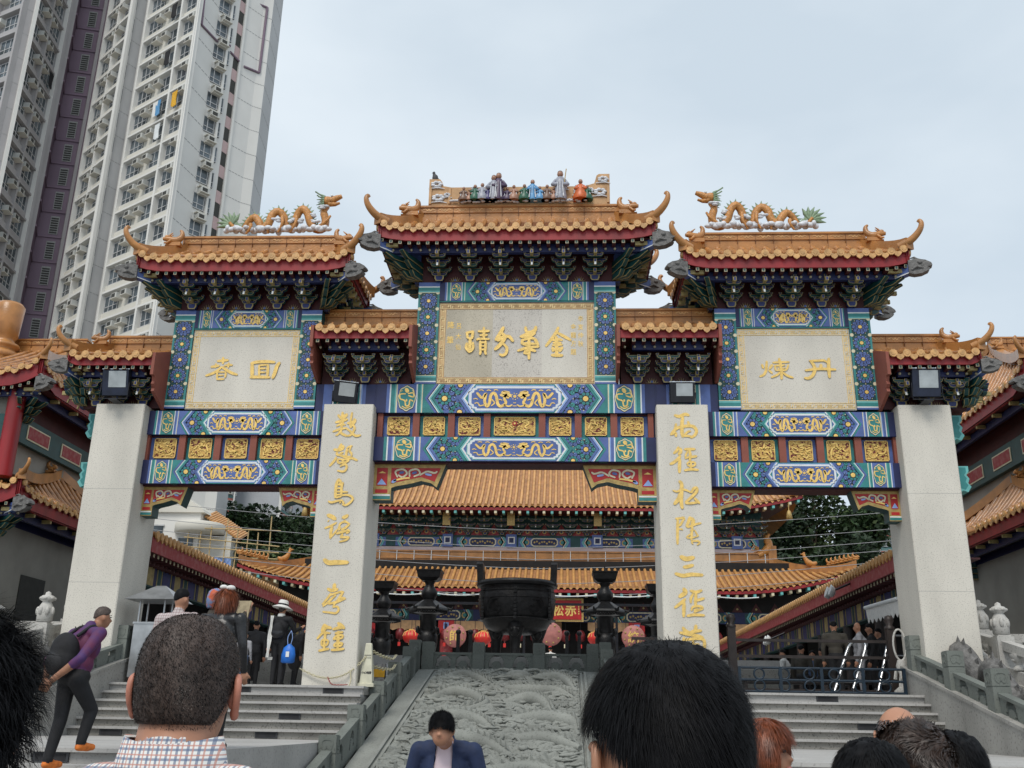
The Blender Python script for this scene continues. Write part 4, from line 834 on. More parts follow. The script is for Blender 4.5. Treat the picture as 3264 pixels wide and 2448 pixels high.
for nm_, c_ in (('robe_blue', (.10, .28, .50)), ('robe_green', (.02, .10, .06)), ('robe_indigo', (.045, .04, .14)), ('robe_grey', (.30, .31, .36)), ('robe_orange', (.55, .11, .02)), ('robe_tan', (.33, .17, .11)), ('robe_brown', (.16, .09, .06)), ('robe_plum', (.07, .045, .09))): mat(nm_, c_, .4, 0, .25, 14)
def figurine(x, h, m, seated=False, head=True, lean=0, hat=None):
    b = MB(); y = CY-.22; z = z0+.07
    b.lathe([(h*.20, 0), (h*.21, h*.1), (h*.16, h*.35), (h*.15, h*.6), (h*.12, h*.75), (h*.05, h*.80), (0, h*.82)] if not seated else [(h*.34, 0), (h*.36, h*.12), (h*.25, h*.36), (h*.19, h*.6), (h*.13, h*.72), (h*.05, h*.77), (0, h*.78)], (x, y, z), m, 12)
    b.ell((x+lean, y-.01, z+h*.88), (h*.095, h*.095, h*.11), 'robe_tan', 8, 6); b.ell((x+lean, y+.01, z+h*.95), (h*.085, h*.09, h*.06), 'bronze', 8, 5)
    for s2 in (-1, 1): b.tube(cr_pts([(x+s2*h*.13, y, z+h*.70), (x+s2*h*.22, y-.05, z+h*.52), (x+s2*h*.06, y-.09, z+h*.5)], 3), [h*.05]*3+[h*.07]*4, m, 6)
    for s2 in (-.05, .05): b.tube([(x+s2, y-h*.17, z+h*.6), (x+s2*1.6, y-h*.21, z+.03)], [.008, .016], 'cloud_white', 5)
    if hat: b.tube([(x+.07, y-.08, z+h*.2), (x+.15, y-.08, z+h*1.02)], .012, 'dull_gold', 5)
    b.build('figurine', plq)
for a in ((-1.36, .40, 'robe_brown', True), (-1.08, .46, 'robe_green', True), (-.76, .42, 'robe_indigo', True), (-.62, .72, 'robe_grey', False), (-.50, .78, 'robe_plum'), (-.12, .44, 'robe_tan', True), (.34, .58, 'robe_blue'), (.70, .44, 'robe_brown', True), (1.02, .82, 'robe_grey', False, True, 0, 1), (1.52, .58, 'robe_orange', True), (-1.22, .34, 'robe_tan', True), (-.9, .5, 'robe_grey', True), (-.28, .38, 'robe_plum', True), (.14, .46, 'robe_green', True), (.52, .40, 'robe_blue', True), (.86, .36, 'robe_tan', True), (1.68, .42, 'robe_green', True)): figurine(*a)
# floodlights standing on the column tops
def floodlight(x, z, w_, h, tilt, label, roll=0, fy=.14):
    t = thing('floodlight', label, 'floodlight', (x, .14, 6.07), 'floodlights on the column tops'); b = MB(); hw, hh = w_/2, h/2
    ca, sa = math.cos(R(tilt)), math.sin(R(tilt)); cr_, sr_ = math.cos(R(roll)), math.sin(R(roll))
    ux = np.array([cr_, 0, sr_]); uz = np.array([-sr_*ca, -sa, cr_*ca]); uy = np.cross(uz, ux); c = np.array([x, fy, z])
    b.prism([(-hw, -hh), (hw, -hh), (hw, hh), (-hw, hh)], c-uy*-.13, ux, uz, -uy*.10, 'black_metal'); b.prism([(-hw*.96, -hh*.96), (hw*.96, -hh*.96), (hw*.96, hh*.96), (-hw*.96, hh*.96)], c+uy*.03, ux, uz, -uy*.05, 'navy_metal' if abs(x) > 5 else 'black_metal')
    for s2 in (-1, 1): b.obox(c+ux*hw*.7*s2+uz*(hh+.01)-uy*.0, ux*.03, uy*.04, uz*.012, 'chrome')
    b.obox(c+uz*(hh+.012), ux*hw*1.02, uy*.012, uz*.008, 'chrome')
    b.build('housing', t)
    g = MB(); o2 = c-uy*.022+uz*hh*.22+ux*hw*.12; g.prism([(-hw*.62, -hh*.58), (hw*.68, -hh*.58), (hw*.68, hh*.66), (-hw*.62, hh*.66)], o2, ux, uz, -uy*.006, 'lens_glass', back=False); g.build('lens', t)
    k = MB(); pts = [c+ux*hw*1.03, c+ux*hw*1.03+np.array([0, 0, -hh*1.05]), c-ux*hw*1.03+np.array([0, 0, -hh*1.05]), c-ux*hw*1.03]
    low = 6.085; pts[1][2] = pts[2][2] = low+.02; k.tube(pts, .014, 'black_metal', 6, smooth=False); k.box(x-.10, x+.10, min(fy-.03, .04), .22, 6.075, 6.105, 'black_metal'); k.build('bracket', t)
floodlight(-9.02, 6.48, .62, .60, 12, 'navy floodlight with a glaring lens on the far left column top', 0, -.30); floodlight(-3.86, 6.40, .56, .48, 14, 'black floodlight leaning sideways on the column that begins its text with a dense character', -7)
floodlight(3.76, 6.40, .56, .46, 10, 'squat black floodlight upright on the right hand inscribed column'); floodlight(8.96, 6.48, .62, .62, 12, 'navy floodlight with a glaring lens on the far right column top', 0, -.30)
b = MB(); px = -2.12; pz = z0+.765
b.ell((px, CY, pz+.10), (.075, .06, .10), 'bird_grey', 10, 8); b.ell((px-.035, CY-.01, pz+.235), (.035, .032, .042), 'bird_grey', 8, 6); b.tube([(px-.02, CY, pz+.15), (px-.035, CY, pz+.24)], [.05, .03], 'bird_grey', 8)
b.tube([(px+.03, CY, pz+.09), (px+.11, CY, pz+.015)], [.05, .02], 'bird_grey', 6); b.tube([(px-.065, CY-.01, pz+.24), (px-.09, CY-.012, pz+.232)], [.012, .003], 'ink', 5)
for s2 in (-1, 1): b.tube([(px, CY+.02*s2, pz+.03), (px-.01, CY+.02*s2, pz)], .006, 'ink', 4)
bd = b.build('pigeon', None, (px, CY, pz)); tag(bd, 'dark pigeon perched on the left end of the topmost ridge panel', 'bird')
# ------------------------------------------------------------------ ground, stairs, carved ramp, balustrades
from mathutils import noise as mn
b = MB(); b.box(-900, 900, -60, 1500, -2.6, -2.2, 'pavement'); kind(b.build('ground'), 'structure')
b = MB(); b.box(-40, -8.42, -.25, 60, -2.2, -.001, 'landing_granite'); b.box(8.42, 40, -.25, 60, -2.2, -.001, 'landing_granite')
b.box(-8.42, -2.95, -.25, 60, -2.2, -.002, 'landing_granite'); b.box(2.35, 8.42, -.25, 60, -2.2, -.002, 'landing_granite'); b.box(-2.95, 2.35, 5.75, 60, -2.2, -.003, 'landing_granite')
kind(b.build('platform'), 'structure')
b = MB(); b.box(-6.9, 6.9, 6.1, 60, 0, 1.0, 'landing_granite'); b.box(-2.93, 2.33, 5.72, 6.1, -2.0, .72, 'green_stone')
for i in range(3): b.box(-6.9, -3.05, 6.1-.35*(3-i), 6.1, .25*i+.001, .25*(i+1), 'step_granite'); b.box(2.45, 6.9, 6.1-.35*(3-i), 6.1, .25*i+.001, .25*(i+1), 'step_granite')
kind(b.build('courtyard'), 'structure')
b = MB(); b.prism([(2.5, 0), (5.0, .72), (5.0, 0)][::-1], (-4.1, 0, 0.002), (0, 1, 0), (0, 0, 1), (1.0, 0, 0), 'grey_brick'); b.box(-4.12, -2.97, 2.3, 2.5, 0, .58, 'grey_brick'); b.box(-4.125, -2.965, 2.29, 2.31, .28, .46, 'yellow_paint')
tag(b.build('ramp_wall', None, (-3.5, 2.4, 0)), 'low speckled grey wall with a yellow stripe behind the cream caution cone', 'wall')
RZ = .168
def flight(x0, x1, y0, z0, n, tread, mats):
    b = MB(); z = z0; y = y0
    for i in range(n):
        # nosing slab overhangs the riser
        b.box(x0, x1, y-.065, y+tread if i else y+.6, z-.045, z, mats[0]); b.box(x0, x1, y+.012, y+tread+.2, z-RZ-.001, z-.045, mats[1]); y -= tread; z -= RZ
    return b
for sg, (x0, x1) in ((-1, (-8.2, -2.92)), (1, (2.32, 8.2))):
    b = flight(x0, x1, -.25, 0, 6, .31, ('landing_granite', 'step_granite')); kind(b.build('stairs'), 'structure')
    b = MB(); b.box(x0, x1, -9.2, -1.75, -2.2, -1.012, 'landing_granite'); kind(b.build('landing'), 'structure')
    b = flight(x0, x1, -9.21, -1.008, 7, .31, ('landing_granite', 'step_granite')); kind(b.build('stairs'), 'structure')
def step_light(x, k, wd=.42, lower=False):
    z = -RZ*k; y = -.25-.31*k
    if lower: z = -1.008-RZ*k; y = -9.21-.31*k
    b = MB(); b.box(x-wd/2, x+wd/2, y-.018, y+.02, z-.155, z-.05, 'light_box'); b.box(x-wd/2+.03, x+wd/2-.03, y-.022, y-.017, z-.14, z-.065, 'charcoal_cloth')
    return b.build('step_light', None, (x, y, z-.16))
SL = [(-3.55, 0, 'on the top riser right of the inscribed left column'), (-4.15, 3, 'fourth riser down, nearest the carved ramp, left flight'), (-4.4, 5, 'lowest riser of the left flight beside the ramp posts'), (-5.45, 0, 'top riser under the woman with the white hat'), (-6.1, 3, 'fourth riser down behind the ear of the cropped haired man'), (-7.35, 5, 'lowest riser of the left flight next to the climbing man'),
      (3.9, 0, 'top riser beside the big black haired head'), (6.3, 0, 'top riser below the blue barrier'), (4.6, 3, 'fourth riser down near the auburn haired woman'), (6.8, 3, 'fourth riser down right of the black haired head'), (4.4, 5, 'lowest riser above the auburn haired woman'), (8.0, 5, 'lowest riser against the right stair wall')]
for x, k, l in SL: tag(step_light(x, k), 'dark step light in the '+l if not l.startswith('on') else 'dark step light '+l, 'step light', 'step lights in the risers')
tag(step_light(-4.75, 0, .42, True), 'dark step light in the riser below the landing by the orange shoes', 'step light', 'step lights in the risers')
# --- carved stone ramp
TH = math.atan2(2.78, 11.55); RT = np.array([0, math.cos(TH), math.sin(TH)]); RN = np.array([0, -math.sin(TH), math.cos(TH)]); RO = np.array([0, -6.2, -2.17]); RLEN = 11.9
rp = lambda x, s, h=0: RO+RT*s+RN*h+np.array([x, 0, 0])
ramp = thing('carved_ramp', 'grey stone ramp carved with dragons and clouds between two stair flights', 'carved ramp', (-.3, -6.2, -2.2))
b = MB(); b.add([rp(-2.62, 0, 0), rp(2.04, 0, 0), rp(2.04, RLEN, 0), rp(-2.62, RLEN, 0), rp(-2.62, 0, -.4), rp(2.04, 0, -.4), rp(2.04, RLEN, -.4), rp(-2.62, RLEN, -.4)], [(0, 1, 2, 3), (0, 4, 5, 1), (1, 5, 6, 2), (2, 6, 7, 3), (3, 7, 4, 0)], 'carved_stone')
b.box(-2.62, 2.04, -6.0, 5.5, -2.2, -2.19, 'carved_stone'); b.build('slab', ramp)
b = MB(); xa, xb, sa, sb = -2.22, 1.64, .3, 11.62
for o_, h, w_ in ((0, .05, .06), (.10, .035, .05)):
    for x in (xa+o_, xb-o_): b.add([rp(x-w_/2, sa, 0), rp(x+w_/2, sa, 0), rp(x+w_/2, sb-o_, 0), rp(x-w_/2, sb-o_, 0), rp(x-w_/2, sa, h), rp(x+w_/2, sa, h), rp(x+w_/2, sb-o_, h), rp(x-w_/2, sb-o_, h)], [(4, 5, 6, 7), (0, 4, 7, 3), (1, 2, 6, 5), (0, 1, 5, 4)], 'carved_stone')
    s = sb-o_; b.add([rp(xa+o_, s-w_/2, 0), rp(xb-o_, s-w_/2, 0), rp(xb-o_, s+w_/2, 0), rp(xa+o_, s+w_/2, 0), rp(xa+o_, s-w_/2, h), rp(xb-o_, s-w_/2, h), rp(xb-o_, s+w_/2, h), rp(xa+o_, s+w_/2, h)], [(4, 5, 6, 7), (0, 1, 5, 4), (2, 3, 7, 6)], 'carved_stone')
b.build('frame', ramp)
def relief_h(x, s):
    wv = mn.noise_vector(Vector((x*.9, s*1.2, 2.)))
    p = Vector((x*1.5+wv.x*.9, s*3.4+wv.y*1.3, 0.5)); a = 1-abs(mn.noise(p)*2.0); c = 1-abs(mn.noise(p*2.1+Vector((5, 3, 1)))*2.0)
    e = mn.noise(Vector((x*.8, s*1.0, 9.)))
    n1 = abs(mn.noise(Vector((x*2.0+wv.x*1.2, s*4.6+wv.y*1.6, 3.3))))**.55; n2 = abs(mn.noise(Vector((x*4.2+wv.y, s*8.0+wv.x*2, 7.7))))**.6; n3 = abs(mn.noise(Vector((x*9, s*13, 1.2))))**.7
    return max(0, .0+.16*n1+.10*n2+.05*n3+.04*e)
nu, nv = 170, 470; ux0, ux1, us0, us1 = xa+.16, xb-.16, sa, sb-.16
b = MB(); b.grid(lambda u, v: rp(ux0+(ux1-ux0)*u, us0+(us1-us0)*v, .006 if u in (0, 1) or v in (0, 1) else relief_h(ux0+(ux1-ux0)*u, us0+(us1-us0)*v)-.04), nu, nv, 'carved_stone', False)
def serpent(pts, r, spk=True):
    C = cr_pts([rp(x, s, .03+h) for x, s, h in pts], 5); K = len(C); b.tube(C, [r*(.35+.65*math.sin(math.pi*min(1, (i+3)/(K+2)))**.6) for i in range(K)], 'carved_stone', 9)
    if spk:
        for i in range(1, K-1):
            t = C[i+1]-C[i-1]; t /= np.linalg.norm(t); q = C[i]+RN*r*.75; sd_ = np.cross(t, RN)
            b.add([q-t*.05-sd_*.02, q+t*.05-sd_*.02, q+t*.05+sd_*.02, q-t*.05+sd_*.02, q+RN*.11-t*.05], [(0, 1, 4), (1, 2, 4), (2, 3, 4), (3, 0, 4)], 'carved_stone')
serpent([(-1.9, 10.2, .02), (-1.4, 10.7, .08), (-.9, 10.2, .08), (-.5, 9.6, .02)], .13); serpent([(.2, 10.2, .03), (.8, 10.5, .1), (1.2, 10.0, .1), (1.4, 9.2, .03)], .14); serpent([(-.2, 9.2, .05), (.4, 8.9, .1), (1.0, 9.0, .05), (1.4, 8.4, .0)], .15)
serpent([(-1.9, 8.2, 0), (-1.4, 8.6, .1), (-.9, 8.2, .12), (-.6, 7.6, .06), (-1.1, 7.2, 0)], .15); serpent([(-.2, 7.9, 0), (.3, 8.1, .1), (.7, 7.6, .12), (.9, 7.0, .0)], .16); serpent([(-1.8, 6.0, 0), (-1.2, 6.4, .1), (-.6, 6.1, .1), (-.2, 5.6, 0)], .15)
serpent([(.1, 6.5, 0), (.7, 6.4, .1), (1.3, 6.0, .1), (1.4, 5.4, 0)], .16); serpent([(-1.7, 4.4, 0), (-1.0, 4.8, .1), (-.3, 4.4, .1), (.2, 3.9, 0)], .15); serpent([(.2, 5.0, 0), (.8, 4.8, .1), (1.4, 4.2, .1)], .15); serpent([(-1.8, 2.6, 0), (-1.0, 2.9, .1), (-.2, 2.5, .1), (.6, 2.9, .1), (1.3, 2.5, 0)], .16)
_r5 = random.Random(15)
for _ in range(620):
    x = _r5.uniform(ux0+.1, ux1-.1); s = _r5.uniform(us0+.1, us1-.1); L_ = _r5.uniform(.14, .46); cv = _r5.uniform(-.14, .14); ph_ = _r5.choice((0, 1)); hh = _r5.uniform(.03, .09); q = _r5.gauss(0, .35); r0 = _r5.uniform(.018, .048)
    P_ = []
    for j in range(6):
        t_ = j/5-.5; a_ = t_*L_; o_ = cv*math.sin(t_*6.0) if ph_ else cv*(1-4*t_*t_)
        xx = min(max(x+a_*math.cos(q)-o_*math.sin(q)*.5, ux0+.03), ux1-.03); ss = min(max(s+a_*math.sin(q)+o_, us0+.03), us1-.03); P_.append(rp(xx, ss, hh+relief_h(xx, ss)*.35))
    b.tube(P_, [r0*v for v in (.4, .85, 1, 1, .8, .3)], 'carved_stone', 6)
for _ in range(420):
    x = _r5.uniform(ux0+.08, ux1-.08); s = _r5.uniform(us0+.08, us1-.08); r0 = _r5.uniform(.03, .09); b.ell(rp(x, s, .04+relief_h(x, s)*.5), (r0*1.5, r0*.9, r0*.6), 'carved_stone', 8, 5)
fc = rp(0, 10.6, .10); b.ell(fc, (.34, .22, .17), 'carved_stone', 12, 8); b.ell(rp(0, 10.35, .14), (.18, .12, .10), 'carved_stone', 10, 6)
for s2 in (-1, 1):
    b.ell(rp(.17*s2, 10.72, .22), (.07, .06, .06), 'carved_stone', 8, 6); b.tube(cr_pts([rp(.2*s2, 10.8, .2), rp(.45*s2, 11.0, .2), rp(.75*s2, 10.9, .1)], 3), [.05, .05, .045, .04, .03, .025, .02], 'carved_stone', 6); b.tube(cr_pts([rp(.15*s2, 10.35, .15), rp(.5*s2, 10.2, .16), rp(.8*s2, 10.35, .08)], 3), [.04]*3+[.03]*4, 'carved_stone', 6)
b.build('dragon_relief', ramp)
# --- pierced balustrades
def crescent(u, v):
    r = math.hypot(u, v); return (r < .19 and math.hypot(u, (v+.09)*1.0) > .135 and v > -.085) or math.hypot(abs(u)-.16, v+.075) < .05
def pierced(b, o, ud, w_, h, th, holes, m, cell=.024, vd=None):
    o = np.array(o, float); ud = np.array(ud, float); L_ = np.linalg.norm(ud[:2]); vd = np.array([0, 0, 1.]) if vd is None else vd
    nd = np.array([ud[1], -ud[0], 0])/L_*th; ni = max(2, round(w_/cell)); nj = max(2, round(h/cell)); k = {}
    V = []; Fs = []
    solid = [[not any(crescent((i+.5)/ni*w_-hx_, (j+.5)/nj*h-hy_) for hx_, hy_ in holes) for j in range(nj)] for i in range(ni)]
    def vid(i, j, s):
        if (i, j, s) not in k: k[(i, j, s)] = len(V); V.append(o+ud*(i/ni*w_)+vd*(j/nj*h)+nd*(.5 if s else -.5))
        return k[(i, j, s)]
    for i in range(ni):
        for j in range(nj):
            if not solid[i][j]: continue
            Fs.append((vid(i, j, 1), vid(i+1, j, 1), vid(i+1, j+1, 1), vid(i, j+1, 1))); Fs.append((vid(i, j, 0), vid(i, j+1, 0), vid(i+1, j+1, 0), vid(i+1, j, 0)))
            for di, dj, a, c in ((-1, 0, (0, 0), (0, 1)), (1, 0, (1, 0), (1, 1)), (0, -1, (0, 0), (1, 0)), (0, 1, (0, 1), (1, 1))):
                ii, jj = i+di, j+dj
                if not (0 <= ii < ni and 0 <= jj < nj) or not solid[ii][jj]: Fs.append((vid(i+a[0], j+a[1], 0), vid(i+c[0], j+c[1], 0), vid(i+c[0], j+c[1], 1), vid(i+a[0], j+a[1], 1)))
    b.add(V, Fs, m)
def post_mesh(s=.15, h=.72, m='green_stone'):
    b = MB(); b.box(-s, s, -s, s, -.35, h-.30, m); b.box(-s*.93, s*.93, -s*.93, s*.93, h-.30, h-.28, m); b.box(-s, s, -s, s, h-.28, h-.015, m); b.box(-s*.92, s*.92, -s*.92, s*.92, h-.015, h, m)
    for ang in (0, 90, 180, 270):
        ca, sa_ = math.cos(R(ang)), math.sin(R(ang))
        tr = lambda x, z: np.array([ca*x+sa_*(s+.001), sa_*x-ca*(s+.001), h-.15+z])
        nv_ = (sa_*.008, -ca*.008, 0)
        stroke(b, [(0, -.03), (-.05, -.075), (-.085, -.02), (-.08, .06), (0, .085), (.08, .06), (.085, -.02), (.05, -.075), (0, -.03)], .022, tr, nv_, m, 1.0)
    return b
PM = post_mesh().build('post', mesh_only=True)
def balustrade(label, pts, th=.13, ph=.46, gap=.0, nh=2, hole_h=.22, posts=True):
    """pts: post foot positions"""
    t = thing('stone_balustrade', label, 'balustrade', pts[0])
    for p in pts: inst('post', PM, t, p)
    for a, c in zip(pts[:-1], pts[1:]):
        a, c = np.array(a, float), np.array(c, float); d = c-a; L_ = np.linalg.norm(d[:2]); ud = d/L_; w_ = L_-.30
        b = MB(); o = a+ud*.15+np.array([0, 0, -.04]); 
        pierced(b, o, ud, w_, ph+.04, th, [(w_*(q+.5)/nh, hole_h+.04) for q in range(nh)], 'green_stone')
        e = a+ud*.15+np.array([0, 0, ph]); nd = np.array([ud[1], -ud[0], 0])*(th/2+.02)
        A = [e-nd, e+nd, e+ud*w_+nd, e+ud*w_-nd]; B = [q+np.array([0, 0, .06]) for q in A]
        b.add(A+B, [(0, 3, 2, 1), (4, 5, 6, 7), (0, 1, 5, 4), (1, 2, 6, 5), (2, 3, 7, 6), (3, 0, 4, 7)], 'green_stone'); b.build('pierced_panel', t)
    return t
zl = lambda Y: (Y+6.2)*math.tan(TH)-2.17
balustrade('grey green pierced balustrade stepping down the left side of the carved ramp', [(-2.76, Y, zl(Y)-.02) for Y in (5.55, 4.55, 2.5, .42, -1.66, -3.8, -5.9)])
balustrade('grey green pierced balustrade down the right side of the ramp, mostly hidden by a head', [(2.18, Y, zl(Y)-.02) for Y in (5.55, 4.55, 2.5, .42, -1.66, -3.8, -5.9)])
balustrade('level grey green pierced balustrade across the top of the carved ramp', [(-2.42, 5.62, .60), (-1.10, 5.62, .60), (.47, 5.62, .60), (1.86, 5.62, .60)], ph=.40, hole_h=.21)
for sg in (-1, 1):
    w_ = MB(); x = sg*8.34
    pol = [(.9, .60), (-4.6, -.62), (-11.0, -2.05), (-11.4, -2.2), (.9, -2.2)]
    pol2 = pol if sg > 0 else pol
    w_.prism([(y, z) for y, z in pol][::-1], (x-.165, 0, 0), (0, 1, 0), (0, 0, 1), (.33, 0, 0), 'wall_stone')
    w_.prism([(.9, .62), (.9, .56), (-4.6, -.66), (-11, -2.09), (-11, -2.03), (-4.6, -.60)][::1], (x-.19, 0, 0), (0, 1, 0), (0, 0, 1), (.38, 0, 0), 'wall_stone')
    tag(w_.build('stair_wall', None, (x, 0, -2.2)), 'sloping pale stone wall beside the %s stair flight' % ('left' if sg < 0 else 'right'), 'wall')
    zr_ = lambda Y: .40+(Y-.1)*.2218
    balustrade('grey green pierced balustrade on the sloping wall of the %s stairs' % ('left' if sg < 0 else 'right'), [(x, Y, zr_(Y)) for Y in (.42, -1.55, -3.4, -5.3, -7.2)], ph=.30, hole_h=.14)
# --- white outer balustrades with lotus bud posts, and stone dragons between
def lotus_post(m='white_stone'):
    b = MB(); b.box(-.17, .17, -.17, .17, -.3, .86, m); b.box(-.13, .13, -.13, .13, .86, .89, m)
    for a in (0, 1):
        for s2 in (-1, 1):
            if a: b.box(-.11, .11, s2*.172-.004, s2*.172+.004, .05, .80, m)
            else: b.box(s2*.172-.004, s2*.172+.004, -.11, .11, .05, .80, m)
    b.lathe([(.12, .89), (.16, .92), (.165, 1.10), (.15, 1.22), (.10, 1.31), (.085, 1.33), (.155, 1.37), (.165, 1.41), (.12, 1.46), (.06, 1.48), (.055, 1.53), (0, 1.56)], (0, 0, 0), m, 14)
    for i in range(7):
        q = 2*math.pi*i/7; b.ell((.15*math.cos(q), .15*math.sin(q), 1.13), (.05, .05, .10), m, 7, 5); b.ell((.14*math.cos(q+.4), .14*math.sin(q+.4), 1.40), (.045, .045, .035), m, 6, 4)
    return b.build('lotus_post', mesh_only=True)
LP = lotus_post()
def white_balustrade(label, pts):
    t = thing('white_balustrade', label, 'balustrade', pts[0])
    for p in pts: inst('lotus_post', LP, t, p)
    for a, c in zip(pts[:-1], pts[1:]):
        a, c = np.array(a, float), np.array(c, float); d = c-a; L_ = np.linalg.norm(d[:2]); ud = d/L_; nd = np.array([ud[1], -ud[0], 0]); b = MB()
        for z0_, z1_, th in ((.62, .80, .10), (.05, .30, .08), (-.25, .05, .11)):
            o = a+ud*.17; e = a+ud*(L_-.17); V = []
            for q in (o, e):
                for s2, z in ((-1, z0_), (1, z0_), (1, z1_), (-1, z1_)): V.append(q+nd*th*s2+np.array([0, 0, z]))
            b.add(V, [(0, 1, 2, 3)[::-1], (4, 5, 6, 7), (0, 4, 5, 1), (1, 5, 6, 2), (2, 6, 7, 3), (3, 7, 4, 0)], 'white_stone')
        for k in range(2):
            q = a+ud*(L_*(k+1)/3); b.lathe([(.13, .30), (.15, .34), (.10, .38), (.06, .42), (.11, .46), (.14, .52), (.17, .58), (.17, .62)], q, 'white_stone', 12); b.ell(q+np.array([0, 0, .50]), (.16, .10, .05), 'white_stone', 10, 5)
        b.build('pierced_rail', t)
for sg, nm in ((-1, 'left'), (1, 'right')):
    X = sg*10.05
    white_balustrade('pale lotus post balustrade descending outside the %s stairs' % nm, [(X, 2.15, .70), (X, .25, .32), (X, -1.7, -.10), (X, -3.7, -.54), (X, -5.7, -.98)])
    white_balustrade('pale lotus post balustrade running level past the %s pavilion wall' % nm, [(X+sg*.45, 2.35, .62), (X+sg*2.5, 2.35, .62), (X+sg*4.6, 2.35, .62)])
    b = MB(); b.prism([(.9, .25), (-11, -2.2), (.9, -2.2)], (min(sg*8.5, sg*9.85), 0, 0), (0, 1, 0), (0, 0, 1), (1.35, 0, 0), 'wall_stone'); kind(b.build('bank'), 'structure')
    zb_ = lambda Y: .25+(Y-.9)*.206; x = sg*9.05; b = MB()
    C = cr_pts([(x, .35, zb_(.35)+.62), (x, -.2, zb_(-.2)+.80), (x+.1*sg, -.9, zb_(-.9)+.30), (x-.1*sg, -1.8, zb_(-1.8)+.75), (x, -2.6, zb_(-2.6)+.25), (x+.12*sg, -3.5, zb_(-3.5)+.72), (x, -4.4, zb_(-4.4)+.2), (x-.1*sg, -5.3, zb_(-5.3)+.6), (x, -6.2, zb_(-6.2)+.1)], 4); K = len(C)
    b.tube(C, [.20 if i < K*.7 else .20*(1-(i-K*.7)/(K*.36)) for i in range(K)], 'grey_carved' if False else 'grey_carved', 10)
    for i in range(2, K-3):
        t = C[i+1]-C[i-1]; t = np.array(t)/np.linalg.norm(t); u = np.array([0, -t[2], t[1]]); u = u if u[2] > 0 else -u; q = C[i]+u*.17
        b.add([q-t*.06+(.03, 0, 0), q+t*.06+(.03, 0, 0), q+t*.06-(.03, 0, 0), q-t*.06-(.03, 0, 0), q+u*.15], [(0, 1, 4), (1, 2, 4), (2, 3, 4), (3, 0, 4)], 'grey_carved')
    h = np.array([x, .55, zb_(.5)+.85]); b.ell(h, (.2, .30, .2), 'grey_carved', 10, 8); b.ell(h+(0, .30, -.02), (.14, .22, .10), 'grey_carved', 10, 6); b.ell(h+(0, .26, -.20), (.12, .2, .06), 'grey_carved', 8, 5)
    for s2 in (-1, 1):
        b.tube(cr_pts([h+(.1*s2, -.05, .15), h+(.16*s2, -.3, .26), h+(.2*s2, -.5, .22)], 3), [.05]*4+[.03]*3, 'grey_carved', 6); b.ell(h+(.13*s2, .14, .13), (.05, .05, .05), 'grey_carved', 7, 5)
        for k in range(3): b.tube([h+(.15*s2, -.1, .05-.12*k), h+(.28*s2, -.4, .02-.16*k)], [.06, .015], 'grey_carved', 6)
        b.tube(cr_pts([(x+.2*s2, -.9, zb_(-.9)+.3), (x+.4*s2, -.6, zb_(-.6)+.3), (x+.42*s2, -.3, zb_(-.3)+.02)], 3), .07, 'grey_carved', 6)
    o = b.build('stone_dragon', None, (x, 0, 0)); tag(o, 'grey stone dragon undulating down the bank beside the %s stairs' % nm, 'statue')
# ------------------------------------------------------------------ main temple hall behind
hall = thing('temple_hall', 'broad two tiered temple hall with orange tiled roofs behind the archway', 'temple', (0, 40, 1.0))
def hall_roof(name, ye, yr, ze, zr, he, hr, lift, l0, wing):
    b = MB()
    def lf(x): return lift*max(0, (abs(x)-l0)/(he-l0))**2.2
    def P(x, t): 
        return np.array([x, ye+(yr-ye)*t-.35*lf(x)*(1-t), ze+(zr-ze)*t**1.15+lf(x)*(1-t)])
    xs = lambda a, t: (2*a-1)*(he+(hr-he)*t)
    b.grid(lambda a, t: P(xs(a, t), t), 60, 8, 'far_groove')
    n = round(2*he/.33)
    for i in range(n):
        x = -he+2*he*(i+.5)/n; tm = 1 if abs(x) < hr else (he-abs(x))/(he-hr)
        pts = [P(x, tm*j/5)+np.array([0, 0, .05]) for j in range(6)]; b.tube(pts, .085, 'far_tile', 6, caps=True)
        q = P(x, 0)
        if i % 1 == 0: b.add([q+np.array([.05, -.03, 0]), q+np.array([.28, -.03, 0]), q+np.array([.165, -.03, -.13])], [(0, 2, 1)], 'far_tile')
    for sg in (-1, 1): b.grid(lambda a, t, sg=sg: np.array([sg*(he+(hr-he)*t), ye+(yr-ye)*t+(2*(60-ye)-0)*0+a*(18-2*(yr-ye)*t), ze+(zr-ze)*t**1.15+lift*(1-t)*abs(2*a-1)**4]), 8, 6, 'far_tile')
    roof = b.build(name, hall)
    e = MB()
    for i in range(60):
        a, c = P(-he+2*he*i/60, 0), P(-he+2*he*(i+1)/60, 0)
        for z0_, z1_, yy, m in ((-.26, -.10, .03, 'red_paint'),):
            e.add([a+(0, yy, z0_), c+(0, yy, z0_), c+(0, yy, z1_), a+(0, yy, z1_)], [(0, 1, 2, 3)], m)
        e.add([a+(0, .03, -.26), c+(0, .03, -.26), c+(0, yr-ye, -.05), a+(0, yr-ye, -.05)], [(3, 2, 1, 0)], 'dark_red')
    n2 = round(2*he/.46)
    for i in range(n2):
        x = -he+2*he*(i+.5)/n2; q = P(x, 0); e.box(x-.07, x+.07, q[1]+.06, q[1]+.6, q[2]-.43, q[2]-.28, ('rafter_end', 'cream_line', 'mint_paint')[i % 3])
    e.build('painted_eave', roof)
    return roof, P, lf
lr, LPf, llf = hall_roof('lower_roof', 32.0, 36.0, 6.15, 8.02, 16.4, 12.9, 1.15, 9.5, 0)
ur, UPf, ulf = hall_roof('upper_roof', 34.2, 41.0, 10.98, 16.2, 14.4, 8.0, .75, 8.5, 0)
